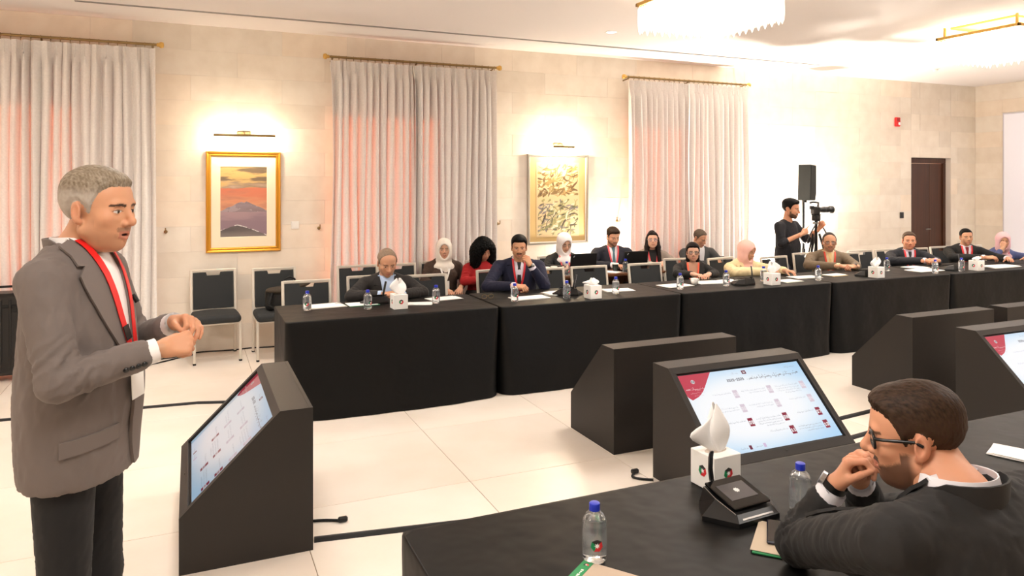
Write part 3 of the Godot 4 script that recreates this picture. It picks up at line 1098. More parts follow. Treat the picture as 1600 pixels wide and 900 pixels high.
# ---------- tables ----------
func draped_table(called: String, label: String, group: String, x0: float, x1: float, d0: float, d1: float, sd: int, flare := 0.03, short_back := true) -> Node3D:
	var cx := (x0 + x1) / 2
	var cd := (d0 + d1) / 2
	var t := thing(called, label, "table", W(cx, cd, 0), 0.0, group)
	var hw := (x1 - x0) / 2
	var hd := (d1 - d0) / 2
	# legs and board under the cloth
	obj("table_board", Mb.new().box(Vector3(0, 0.733, 0), Vector3(hw * 2 - 0.03, 0.025, hd * 2 - 0.03), 0.003), M.table_wood, t)
	for sx in [-1, 1]:
		for sz in [-1, 1]:
			obj("leg", Mb.new().tube([Vector3(sx * (hw - 0.12), 0.0, sz * (hd - 0.12)), Vector3(sx * (hw - 0.12), 0.72, sz * (hd - 0.12))], 0.016, 8), M.black_metal, t)
	# cloth: rings from the rim down to the floor
	var r := RandomNumberGenerator.new()
	r.seed = sd
	var ph := [r.randf() * TAU, r.randf() * TAU, r.randf() * TAU]
	var n := 220
	var rows := []
	var levels := [[0.75, -0.015, 0.0], [0.7495, -0.004, 0.0], [0.746, 0.002, 0.0], [0.738, 0.005, 0.02], [0.70, 0.007, 0.08], [0.6, 0.010, 0.25], [0.48, 0.013, 0.45], [0.36, 0.017, 0.65], [0.24, 0.021, 0.82], [0.12, 0.025, 0.94], [0.03, 0.029, 1.0], [0.004, 0.03, 1.0]]
	for lv in levels:
		var row := PackedVector3Array()
		var dn: float = lv[2]
		var rc := 0.025 + 0.10 * dn
		for k in n:
			# walk round a rounded rectangle
			var w: float = hw + lv[1] * 0.3
			var h: float = hd + lv[1]
			var per := [2 * (w - rc), PI / 2 * rc, 2 * (h - rc), PI / 2 * rc]
			var total: float = 2.0 * (per[0] + per[1] + per[2] + per[3])
			var s := fmod(total * (n - k) / n, total)
			var p := Vector2.ZERO
			var nn := Vector2.ZERO
			var half: float = total / 2
			var fl := 1.0
			if s >= half:
				s -= half
				fl = -1.0
			if s < per[0]:
				p = Vector2(-(w - rc) + s, h); nn = Vector2(0, 1)
			elif s < per[0] + per[1]:
				var a: float = (s - per[0]) / rc
				nn = Vector2(sin(a), cos(a)); p = Vector2(w - rc, h - rc) + nn * rc
			elif s < per[0] + per[1] + per[2]:
				p = Vector2(w, (h - rc) - (s - per[0] - per[1])); nn = Vector2(1, 0)
			else:
				var a: float = (s - per[0] - per[1] - per[2]) / rc
				nn = Vector2(cos(a), -sin(a)); p = Vector2(w - rc, -(h - rc)) + nn * rc
			p *= fl
			nn *= fl
			var wave := 0.5 * sin(p.x * 7.0 + ph[0]) * absf(nn.y) + 0.1 * sin(p.y * 9.0 + ph[1]) * absf(nn.x) + 0.3 * sin(p.x * 19.0 + ph[2]) * absf(nn.y)
			var bulge := flare * 1.0 * (1.0 - pow(absf(p.x) / hw, 2.0)) * absf(nn.y)
			p += nn * (wave * 0.010 * dn + bulge * dn)
			row.append(Vector3(p.x, lerpf(lv[0], maxf(lv[0], 0.56), smoothstep(-0.3, -0.9, nn.y)) if short_back else lv[0], p.y))
		rows.append(row)
	var m := Mb.new().sheet(rows, 0.0, true)
	var k0 := m.v.size()
	for p in rows[0]:
		m.put(p, Vector3.UP)
	var cc := m.put(Vector3(0, 0.75, 0), Vector3.UP)
	for k in n:
		m.tri(cc, k0 + (k + 1) % n, k0 + k)
	obj("tablecloth", m, M.tablecloth, t)
	return t

func build_tables() -> void:
	var seams := [0.64, 2.40, 4.275, 6.20, 8.05, 9.90, 11.7]
	var names := ["leftmost black-draped table of the far row, end towards the empty chairs", "second black-draped table from the left in the far row", "third black-draped table from the left, behind the floor monitors", "fourth black-draped table from the left, under the man in tan suit", "fifth black-draped table, between the seated men in dark suits", "black-draped table at the right end of the far row"]
	for k in 6:
		draped_table("conference_table", names[k], "black-draped tables of the far row", seams[k] + 0.012, seams[k + 1] - 0.012, 5.73, 6.55, 20 + k, 0.06 if k == 0 else 0.03)
	draped_table("conference_table", "long black-draped table in the foreground with the seated man", "", 0.58, 4.33, 1.40, 2.165, 40, 0.02, false)
	var t := thing("laptop_table", "narrow brown wooden table with laptops by the wall", "table", W(4.35, 7.60, 0))
	obj("table_top", Mb.new().box(Vector3(0, 0.725, 0), Vector3(2.0, 0.03, 0.42), 0.004), M.table_wood, t)
	for sx in [-1, 1]:
		for sz in [-1, 1]:
			obj("leg", Mb.new().box(Vector3(0.95 * sx, 0.355, 0.17 * sz), Vector3(0.04, 0.71, 0.04), 0.004), M.black_metal, t)
	obj("back_panel", Mb.new().box(Vector3(0, 0.62, -0.17), Vector3(1.86, 0.17, 0.018), 0.003), M.table_wood, t)

# ---------- floor monitors ----------
const PROF := [Vector2(0, 0), Vector2(0.60, 0), Vector2(0.60, 0.26), Vector2(0.155, 0.70), Vector2(0, 0.70)]
func build_monitors() -> void:
	var sm := StandardMaterial3D.new()
	sm.albedo_color = Color(0.02, 0.02, 0.02)
	sm.roughness = 0.12
	sm.emission_enabled = true
	sm.emission_texture = slide_tex()
	sm.emission_operator = BaseMaterial3D.EMISSION_OP_MULTIPLY
	sm.emission = Color.WHITE
	sm.emission_energy_multiplier = 0.95
	M.slide = sm
	# x, d of the corner at the back plane, turn, label
	var L := [
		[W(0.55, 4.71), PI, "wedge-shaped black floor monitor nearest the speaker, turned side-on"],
		[W(2.565, 4.18), 0.0, "black floor monitor seen from behind, left of the two backs"],
		[W(3.615, 3.775), PI / 2, "black floor monitor with bright slide behind the tissue box"],
		[W(5.40, 4.18), 0.0, "black floor monitor seen from behind, left of the seated man's head"],
		[W(6.37, 3.775), PI / 2, "floor monitor with slide at right edge, behind the seated man"],
		[W(6.60, 4.18), 0.0, "black floor monitor back at the far right edge"]]
	for k in L.size():
		var turn: float = [-PI / 2 + PI, PI / 2, -PI / 2, PI / 2, -PI / 2, PI / 2][k]
		monitor(L[k][0], turn, L[k][2])

func monitor(at: Vector3, turn: float, label: String) -> void:
	# local: width along x (0..w), depth forward along +z, back plane at z = 0
	var t := thing("floor_monitor", label, "monitor", at, 0.0, "wedge floor monitors")
	var w := 1.02
	var b: Basis
	if is_equal_approx(turn, PI / 2) and at.x > 1.0:
		b = Basis(Vector3.UP, PI)          # screen faces the far table
		t.position += b * Vector3(-w, 0, 0)
	elif at.x < 1.0:
		b = Basis(Vector3.UP, -PI / 2)     # screen faces the speaker's end
	else:
		b = Basis.IDENTITY
		t.position += Vector3(-w, 0, 0)
	t.basis = b
	var th := 0.018
	var pr := PackedVector2Array(PROF)
	for s in 2:
		var sp := Mb.new()
		# side board: outline in (depth, height)
		sp.T = Transform3D(Basis(Vector3(0, 0, 1), Vector3(0, 1, 0), Vector3(-1, 0, 0)), Vector3(th if s == 0 else w, 0, 0))
		sp.prism(pr, 0.0, th)
		obj("side_board", sp, M.laminate, t)
	obj("back_board", Mb.new().box(Vector3(w / 2, 0.35, 0.009), Vector3(w - 2 * th, 0.70, th), 0.001), M.laminate, t)
	obj("top_board", Mb.new().box(Vector3(w / 2, 0.691, 0.0775 + 0.009), Vector3(w - 2 * th, th, 0.155 - th), 0.001), M.laminate, t)
	obj("front_board", Mb.new().box(Vector3(w / 2, 0.13, 0.60 - 0.009), Vector3(w - 2 * th, 0.26, th), 0.001), M.laminate, t)
	# sloping face: border boards with the screen set in
	var lo := Vector3(0, 0.26, 0.60)
	var up := (Vector3(0, 0.70, 0.155) - lo)
	var len := up.length()
	up = up.normalized()
	var out := Vector3(1, 0, 0).cross(up)
	var fb := Basis(Vector3.RIGHT, up, out)
	var ft := Transform3D(fb, lo)
	var sw := 0.945
	var sh := 0.532
	var y0 := 0.05
	var bd := Mb.new()
	bd.T = ft
	var sx := (w - sw) / 2
	bd.box(Vector3(w / 2, y0 / 2, -0.009), Vector3(w - 2 * th, y0, th), 0.001)
	bd.box(Vector3(w / 2, (y0 + sh + len) / 2, -0.009), Vector3(w - 2 * th, len - y0 - sh, th), 0.001)
	for s in [-1, 1]:
		bd.box(Vector3(w / 2 + s * (sw / 2 + (sx - th) / 2), y0 + sh / 2, -0.009), Vector3(sx - th, sh, th), 0.001)
	obj("screen_surround", bd, M.laminate, t)
	var dp := Mb.new()
	dp.T = ft
	dp.box(Vector3(w / 2, y0 + sh / 2, -0.022), Vector3(sw, sh, 0.016), 0.001)
	var tv := obj("display", dp, M.black_plastic, t)
	var sc := Mb.new()
	sc.T = ft
	var q := Vector3(w / 2, y0 + sh / 2, -0.0135)
	sc.quad(q + Vector3(-sw / 2 + 0.008, -sh / 2 + 0.012, 0), q + Vector3(sw / 2 - 0.008, -sh / 2 + 0.012, 0), q + Vector3(sw / 2 - 0.008, sh / 2 - 0.008, 0), q + Vector3(-sw / 2 + 0.008, sh / 2 - 0.008, 0))
	var slide: StandardMaterial3D = M.slide
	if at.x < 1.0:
		slide = M.slide.duplicate()  # dimmer copy: side-on viewing falloff is put into the emission
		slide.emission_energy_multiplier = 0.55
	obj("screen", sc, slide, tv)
	var ir := Mb.new()
	ir.T = ft
	ir.box(Vector3(w / 2, 0.03, 0.001), Vector3(0.014, 0.006, 0.004), 0.001)
	obj("sensor", ir, M.black_plastic, t)
	var l := AreaLight3D.new()
	l.name = "screen_light"
	l.area_size = Vector2(sw - 0.02, sh - 0.02)
	l.light_energy = 0.05
	l.light_color = Color(0.85, 0.92, 1.0)
	l.area_range = 30.0
	l.area_attenuation = 2.0
	l.shadow_enabled = true
	l.transform = Transform3D(Basis(Vector3.LEFT, up, -out), ft * (q + Vector3(0, 0, 0.02)))
	t.add_child(l, true)

# strokes of a cursive right-to-left script, drawn into a picture
func script_line(im: Image, right: float, base: float, width: float, h: float, c: Color, sd: int) -> void:
	var r := RandomNumberGenerator.new()
	r.seed = sd
	var x := right
	var th := maxf(h * 0.11, 1.0)
	while x > right - width:
		var word := minf(h * r.randf_range(1.6, 3.6), x - (right - width))
		var x0 := x - word
		dab(im, x0, base, x, base, th, c)
		var p := x
		while p > x0 + h * 0.2:
			match r.randi() % 6:
				0:
					dab(im, p, base, p, base - h, th, c)
				1:
					dab(im, p, base, p, base - h * 0.45, th, c)
				2:
					dab(im, p, base, p - h * 0.2, base - h * 0.4, th, c); dab(im, p - h * 0.2, base - h * 0.4, p - h * 0.4, base, th, c)
				3:
					dab(im, p - h * 0.1, base + h * 0.3, p - h * 0.3, base + h * 0.3, th * 1.2, c)
				4:
					dab(im, p - h * 0.1, base - h * 0.7, p - h * 0.3, base - h * 0.7, th * 1.2, c)
				5:
					dab(im, p, base, p - h * 0.15, base + h * 0.45, th, c); dab(im, p - h * 0.15, base + h * 0.45, p - h * 0.5, base + h * 0.4, th, c)
			p -= h * r.randf_range(0.4, 0.7)
		x = x0 - h * 0.45

func dab(im: Image, x0: float, y0: float, x1: float, y1: float, th: float, c: Color) -> void:
	var n := int(maxf(absf(x1 - x0), absf(y1 - y0))) + 1
	for k in n + 1:
		var t := float(k) / n
		im.fill_rect(Rect2i(int(lerpf(x0, x1, t) - th / 2), int(lerpf(y0, y1, t) - th / 2), maxi(1, int(th)), maxi(1, int(th))).intersection(Rect2i(0, 0, im.get_width(), im.get_height())), c)

const DIGITS := {"0": "757557557557757", "1": "262626262626777", "2": "717717774474777"}
func number(im: Image, s: String, x: int, y: int, px: int, c: Color) -> void:
	var g := {"0": [7, 5, 5, 5, 7], "1": [2, 6, 2, 2, 7], "2": [7, 1, 7, 4, 7], "3": [7, 1, 7, 1, 7], "4": [5, 5, 7, 1, 1], "5": [7, 4, 7, 1, 7], "6": [7, 4, 7, 5, 7], "7": [7, 1, 1, 2, 2], "8": [7, 5, 7, 5, 7], "9": [7, 5, 7, 1, 7], "-": [0, 0, 7, 0, 0]}
	for k in s.length():
		for row in 5:
			for b in 3:
				if (g[s[k]][row] >> (2 - b)) & 1:
					im.fill_rect(Rect2i(x + (k * 4 + b) * px, y + row * px, px, px), c)

func slide_tex() -> ImageTexture:
	var w := 1280
	var h := 720
	var im := Image.create_empty(w, h, false, Image.FORMAT_RGB8)
	im.fill(Color(0.90, 0.955, 1.0))
	# pale blue design of the slide: whiter in the middle
	for y in range(0, h, 4):
		for x in range(0, w, 4):
			var dd := Vector2((x - w * 0.42) / (w * 0.62), (y - h * 0.5) / (h * 0.5)).length()
			im.fill_rect(Rect2i(x, y, 4, 4), Color(0.985, 0.99, 1.0).lerp(Color(0.70, 0.85, 0.97), smoothstep(0.55, 1.35, dd)))
	# red banner in the corner with a swept edge
	for y in 230:
		var e := 0.0
		if y < 120:
			e = 330.0 - 0.95 * y
		else:
			e = 216.0 - 0.95 * (y - 120) - 60.0 * pow((y - 120) / 110.0, 3.0)
			if y > 205:
				e = minf(e, 216 - 0.95 * 85 - 60 * pow(85 / 110.0, 3.0) - (y - 205) * 3.0)
		var s := 0.0 if y < 170 else 40.0 * pow((y - 170) / 60.0, 2.0)
		im.fill_rect(Rect2i(int(s), y, maxi(1, int(e - s)), 1), Color(0.78, 0.26, 0.34))
	# emblem and its two lines
	for y in range(-20, 21):
		for x in range(-20, 21):
			if x * x + y * y < 340:
				im.set_pixel(118 + x, 68 + y, Color(0.85, 0.85, 0.86) if (x * x + y * y > 180 or absi(x) < 4) else Color(0.45, 0.42, 0.44))
	script_line(im, 205, 138, 180, 22, Color(0.97, 0.93, 0.93), 3)
	script_line(im, 190, 170, 150, 13, Color(0.95, 0.85, 0.86), 4)
	script_line(im, 160, 194, 90, 11, Color(0.93, 0.8, 0.82), 5)
	# header and title
	var ink := Color(0.42, 0.41, 0.45)
	script_line(im, w - 60, 44, 120, 16, Color(0.55, 0.55, 0.6), 6)
	im.fill_rect(Rect2i(640, 22, 44, 34), Color(0.42, 0.16, 0.26))
	im.fill_rect(Rect2i(654, 30, 6, 18), Color.WHITE)
	im.fill_rect(Rect2i(666, 30, 6, 18), Color.WHITE)
	script_line(im, 600, 44, 70, 14, Color(0.6, 0.6, 0.65), 7)
	script_line(im, w - 60, 108, 560, 28, ink, 8)
	number(im, "2026-2025", 452, 86, 5, ink)
	# three columns of numbered points, read from the right
	var cols := [1190, 830, 470]
	var rows := [190, 322, 448, 566]
	var k := 0
	for rr in 4:
		for cc in 3:
			k += 1
			if k > 11:
				break
			var faded := k < 7
			var bx: int = cols[cc]
			var by: int = rows[rr]
			var red := Color(0.86, 0.80, 0.85) if faded else Color(0.55, 0.12, 0.24)
			im.fill_rect(Rect2i(bx - 24, by, 48, 72), red)
			number(im, "%02d" % k, bx - 20, by + 24, 6, Color(0.95, 0.92, 0.94) if faded else Color.WHITE)
			var lines: int = [4, 2, 1, 1, 2, 2, 1, 4, 1, 3, 1][k - 1]
			for q in lines:
				script_line(im, bx - 46, by + 22 + q * 22, 250.0 if q < lines - 1 else 180.0, 12, Color(0.62, 0.63, 0.68) if faded else Color(0.48, 0.49, 0.54), k * 10 + q)
	im.fill_rect(Rect2i(330, 668, 26, 34), Color(0.42, 0.12, 0.24))
	im.fill_rect(Rect2i(470, 668, 26, 34), Color(0.82, 0.74, 0.86))
	script_line(im, 318, 690, 70, 12, Color(0.5, 0.5, 0.55), 90)
	script_line(im, 458, 690, 70, 12, Color(0.5, 0.5, 0.55), 91)
	return ImageTexture.create_from_image(im)

# ---------- chairs ----------
func make_chair(label: String, group: String) -> Node3D:
	# faces +z, seat middle over the origin
	var t := thing("banquet_chair", label, "chair", Vector3.ZERO, 0.0, group)
	var hw := 0.215
	var seat := Field.new()
	seat.rbox(Vector3(0, 0.43, 0.01), Vector3(0.225, 0.04, 0.225), 0.035, 0.03)
	seat.ell(Vector3(0, 0.462, 0.0), Vector3(0.2, 0.022, 0.2), 0.03)
	obj("seat", net_mesh(seat, 0.012), M.chair_fabric, t)
	var lean := 0.11
	var fr := Mb.new()
	# back frame: two stiles and a top rail, leaning back
	var y0 := 0.40
	var y1 := 0.885
	var z0 := -0.215
	var bb := func(y: float) -> float: return z0 - (y - y0) * lean * 1.4
	for s in [-1, 1]:
		fr.box(Vector3(s * hw, (y0 + y1) / 2, (bb.call(y0) + bb.call(y1)) / 2), Vector3(0.028, (y1 - y0) * 1.012, 0.024), 0.004, Basis(Vector3.RIGHT, -atan(lean * 1.4)))
	fr.box(Vector3(0, y1 - 0.012, bb.call(y1 - 0.012)), Vector3(hw * 2, 0.028, 0.024), 0.004)
	fr.box(Vector3(0, 0.47, bb.call(0.47)), Vector3(hw * 2, 0.022, 0.02), 0.003)
	obj("back_frame", fr, M.chair_frame, t)
	var pad := Mb.new()
	var pts := PackedVector2Array()
	var pw := hw - 0.018
	for p in [[-pw, 0.482], [pw, 0.482], [pw, 0.855], [0.072, 0.855], [0.062, 0.822], [-0.062, 0.822], [-0.072, 0.855], [-pw, 0.855]]:
		pts.append(Vector2(p[0], (p[1] - y0) * 1.012))
	pad.T = Transform3D(Basis(Vector3.RIGHT, -atan(lean * 1.4)), Vector3(0, y0, z0))
	pad.prism(pts, -0.016, 0.02)
	obj("backrest", pad, M.chair_fabric, t)
	for s in [-1, 1]:
		obj("leg", Mb.new().box(Vector3(s * hw, 0.205, 0.205), Vector3(0.026, 0.40, 0.026), 0.004, Basis(Vector3.RIGHT, -0.05)), M.chair_frame, t)
		obj("leg", Mb.new().box(Vector3(s * hw, 0.205, -0.235), Vector3(0.026, 0.41, 0.026), 0.004, Basis(Vector3.RIGHT, 0.12)), M.chair_frame, t)
		for z in [0.215, -0.26]:
			obj("foot_cap", Mb.new().box(Vector3(s * hw, 0.009, z), Vector3(0.03, 0.018, 0.03), 0.003), M.rubber, t)
	var rl := Mb.new()
	for s in [-1, 1]:
		rl.box(Vector3(s * hw, 0.392, -0.01), Vector3(0.02, 0.024, 0.42), 0.003)
		rl.box(Vector3(0, 0.392, 0.2 * s), Vector3(hw * 2, 0.024, 0.02), 0.003)
	obj("seat_rail", rl, M.chair_frame, t)
	return t

func net_mesh(f: Field, cell: float) -> ArrayMesh:
	var m := f.nets(cell)
	var b := Mb.new()
	b.v = m.v
	b.i = m.i
	b.n = normals_of(m)
	b.u.resize(b.v.size())
	b.c.resize(b.v.size())
	b.c.fill(Color.WHITE)
	return b.mesh()

func build_chairs() -> void:
	var grp := "white-framed banquet chairs"
	var c := make_chair("empty chair with white frame and grey upholstery against the wall below the mountain painting", grp)
	c.position = W(0.235, 8.12)
	c.rotation.y = 0.06
	var L := [
		[0.83, 8.02, 0.02, "chair by the wall holding the black bag"],
		[1.0, 6.83, 0.0, "empty chair at the left end of the far table row"],
		[1.627, 6.95, 0.0, "chair of the man in dark blazer looking down"],
		[2.15, 6.80, 0.0, "empty chair between the dark-blazer man and the navy-suit man with moustache"],
		[2.97, 6.92, 0.0, "chair of the moustached man in navy suit"],
		[3.50, 6.80, 0.03, "empty chair in front of the veiled woman with laptop"],
		[4.02, 6.80, -0.02, "empty chair in front of the bearded man at the laptop table"],
		[4.76, 6.80, 0.02, "empty chair left of the woman in black jacket"],
		[5.42, 7.10, -0.2, "chair of the woman in black jacket with black glasses"],
		[6.0, 6.95, 0.15, "chair of the woman in cream jacket"],
		[6.68, 6.80, 0.05, "empty chair in front of the cameraman"],
		[7.42, 7.02, 0.0, "chair of the man in tan suit"],
		[7.90, 6.80, 0.0, "empty chair right of the man in tan suit"],
		[8.36, 6.98, 0.0, "chair tucked behind the man with the pen"],
		[8.83, 6.95, 0.0, "chair of the man in dark suit writing with a pen"],
		[9.36, 6.90, 0.0, "empty chair between the two men in dark suits at right"],
		[9.93, 6.95, 0.0, "chair of the man in black suit with red tie"],
		[10.52, 6.90, 0.0, "chair of the woman in pink headscarf"],
		[1.70, 7.90, 0.0, "second-row chair left behind the man in dark blazer"],
		[2.14, 7.88, 0.0, "second-row chair right behind the man in dark blazer, by the sunlit curtain"],
		[2.66, 7.98, 0.0, "chair of the woman in brown coat and white headscarf"],
		[3.14, 7.86, -0.2, "chair of the curly-haired woman in red"],
		[4.20, 7.99, 0.0, "chair of the veiled woman behind the open laptop"],
		[4.87, 8.0, 0.0, "chair of the bearded man behind the laptop table"],
		[5.50, 8.0, 0.0, "chair of the long-haired woman with clear glasses"],
		[6.27, 7.78, -0.05, "chair of the grey-jacketed man half hidden by the black-jacketed woman"]]
	L.append([1.58, 1.08, PI, "chair under the seated man in the foreground"])
	for k in L:
		copy(c, "banquet_chair", k[3], W(k[0], k[1]), k[2])

func colored() -> StandardMaterial3D:
	if not M.has("vcol"):
		M.vcol = mat(Color.WHITE, 0.5)
		M.vcol.vertex_color_use_as_albedo = true
	return M.vcol

# seven-sided national emblem: black, green and red fields with a white star
func emblem(size: float) -> ArrayMesh:
	var m := Mb.new()
	var ring := []
	for k in 7:
		var a := TAU * k / 7 + PI / 2
		ring.append(Vector3(cos(a), sin(a), 0) * size / 2)
	for k in 7:
		var p: Vector3 = ring[k]
		var q: Vector3 = ring[(k + 1) % 7]
		var mid := (p + q) / 2
		var ang := fposmod(atan2(mid.y, mid.x), TAU)
		m.col = Color(0.02, 0.02, 0.022) if ang > 0.9 and ang < 2.45 else (Color(0.0, 0.23, 0.08) if ang >= 2.45 and ang < 4.6 else Color(0.62, 0.02, 0.03))
		var a := m.put(Vector3.ZERO, Vector3.BACK)
		m.put(p, Vector3.BACK); m.put(q, Vector3.BACK)
		m.tri(a, a + 1, a + 2)
	m.col = Color(0.9, 0.9, 0.9)
	var c := m.put(Vector3(0.02 * size, 0, 0.0003), Vector3.BACK)
	for k in 14:
		var a := TAU * k / 14
		var r := size * (0.24 if k % 2 else 0.11)
		m.put(Vector3(cos(a) * r + 0.02 * size, sin(a) * r, 0.0003), Vector3.BACK)
	for k in 14:
		m.tri(c, c + 1 + k, c + 1 + (k + 1) % 14)
	return m.mesh()

func make_bottle(label: String) -> Node3D:
	var t := thing("water_bottle", label, "bottle", Vector3.ZERO, 0.0, "small plastic water bottles")
	if not M.has("pet"):
		M.pet = glass(Color(0.95, 0.97, 1.0), 0.05, 0.01)
		M.water = mat(Color(0.96, 0.985, 1.0, 0.0), 0.0)
		M.water.refraction_enabled = true
		M.water.refraction_scale = 0.033
		M.water.transparency = BaseMaterial3D.TRANSPARENCY_ALPHA
		M.cap_blue = mat(Color(0.11, 0.20, 0.72), 0.35)
		M.film = glass(Color(0.95, 0.97, 1.0), 0.06, 0.02)
	var prof := [Vector2(0.0, 0.004), Vector2(0.018, 0.003), Vector2(0.029, 0.0), Vector2(0.0335, 0.006), Vector2(0.0345, 0.018)]
	for k in 4:
		var y := 0.024 + k * 0.0085
		prof.append_array([Vector2(0.0345, y), Vector2(0.0332, y + 0.004)])
	prof.append_array([Vector2(0.0345, 0.062), Vector2(0.0345, 0.092), Vector2(0.0335, 0.097), Vector2(0.0345, 0.102), Vector2(0.032, 0.115), Vector2(0.025, 0.128), Vector2(0.016, 0.137), Vector2(0.0135, 0.141), Vector2(0.0135, 0.148)])
	obj("bottle_shell", Mb.new().lathe(prof, 24), M.pet, t)
	var wp := []
	for p in prof:
		if p.y < 0.118:
			wp.append(Vector2(maxf(p.x - 0.0012, 0.0), p.y + 0.001))
	wp.append(Vector2(0.0285, 0.119))
	wp.append(Vector2(0.0, 0.119))
	obj("water", Mb.new().lathe(wp, 24), M.water, t)
	obj("label_film", Mb.new().lathe([Vector2(0.0349, 0.030), Vector2(0.0350, 0.032), Vector2(0.0350, 0.085), Vector2(0.0349, 0.087)], 24), M.film, t)
	var cap := [Vector2(0.0, 0.160), Vector2(0.0135, 0.160), Vector2(0.015, 0.158), Vector2(0.0152, 0.144), Vector2(0.0145, 0.143)]
	cap.reverse()
	obj("cap", Mb.new().lathe(cap, 24), M.cap_blue, t)
	obj("neck_ring", Mb.new().lathe([Vector2(0.0145, 0.139), Vector2(0.0152, 0.140), Vector2(0.0152, 0.1425), Vector2(0.0145, 0.143)], 24), M.cap_blue, t)
	# printed emblem, curved round the label
	var src := emblem(0.034)
	var arr := src.surface_get_arrays(0)
	var vs: PackedVector3Array = arr[Mesh.ARRAY_VERTEX]
	var ns: PackedVector3Array = arr[Mesh.ARRAY_NORMAL]
	for k in vs.size():
		var a := vs[k].x / 0.035
		ns[k] = Vector3(sin(a), 0, cos(a))
		vs[k] = Vector3(0, vs[k].y + 0.056, 0) + ns[k] * (0.0366 + vs[k].z)
	arr[Mesh.ARRAY_VERTEX] = vs
	arr[Mesh.ARRAY_NORMAL] = ns
	var am := ArrayMesh.new()
	am.add_surface_from_arrays(Mesh.PRIMITIVE_TRIANGLES, arr)
	obj("emblem", am, colored(), t)
	return t

func tissue_shape(sd: int, h: float, tall: float) -> Mb:
	var r := RandomNumberGenerator.new()
	r.seed = sd
	var rows := []
	var n := 28
	var ph := [r.randf() * TAU, r.randf() * TAU, r.randf() * TAU]
	for k in 9:
		var f := k / 8.0
		var row := PackedVector3Array()
		var rad := lerpf(0.02, 0.036, sin(f * PI * 0.8)) * (1.0 - 0.55 * f * f)
		for s in n:
			var a := -TAU * s / n
			var q := rad * (1.0 + (0.15 + 0.5 * f) * sin(3.0 * a + ph[0] + f * 2.0) + 0.22 * sin(5.0 * a + ph[1]))
			row.append(Vector3(cos(a) * q * (1.25 + 0.9 * sin(f * PI)) + 0.012 * sin(f * 4.0 + ph[2]), h + f * tall * (1.0 + 0.22 * sin(2.0 * a + ph[1]) * f), sin(a) * q * 0.8))
		rows.append(row)
	return Mb.new().sheet(rows, 0.0, true)

func make_tissue_box(label: String, sd: int, tall: float) -> Node3D:
	var t := thing("tissue_box", label, "tissue box", Vector3.ZERO, 0.0, "white cube tissue boxes")
	var s := 0.12
	if not M.has("card"):
		M.card = mat(Color(0.94, 0.935, 0.92), 0.5)
		M.emb = emblem(0.04)
	obj("carton", Mb.new().box(Vector3(0, s / 2, 0), Vector3(s, s, s), 0.002), M.card, t)
	var slot := PackedVector2Array()
	for k in 20:
		slot.append(Vector2(cos(TAU * k / 20) * 0.045, sin(TAU * k / 20) * 0.022))
	var sl := Mb.new()
	sl.T = Transform3D(Basis(Vector3.RIGHT, -PI / 2), Vector3(0, s, 0))
	sl.prism(slot, 0.0, 0.0012)
	obj("opening", sl, mat(Color(0.80, 0.74, 0.68), 0.7), t)
	obj("tissue", tissue_shape(sd, s, tall), M.tissue, t)
	for k in 4:
		var e := obj("emblem", M.emb, colored(), t)
		var b := Basis(Vector3.UP, k * PI / 2)
		e.transform = Transform3D(b, b * Vector3(0.002, s / 2, s / 2 + 0.0006))
	return t

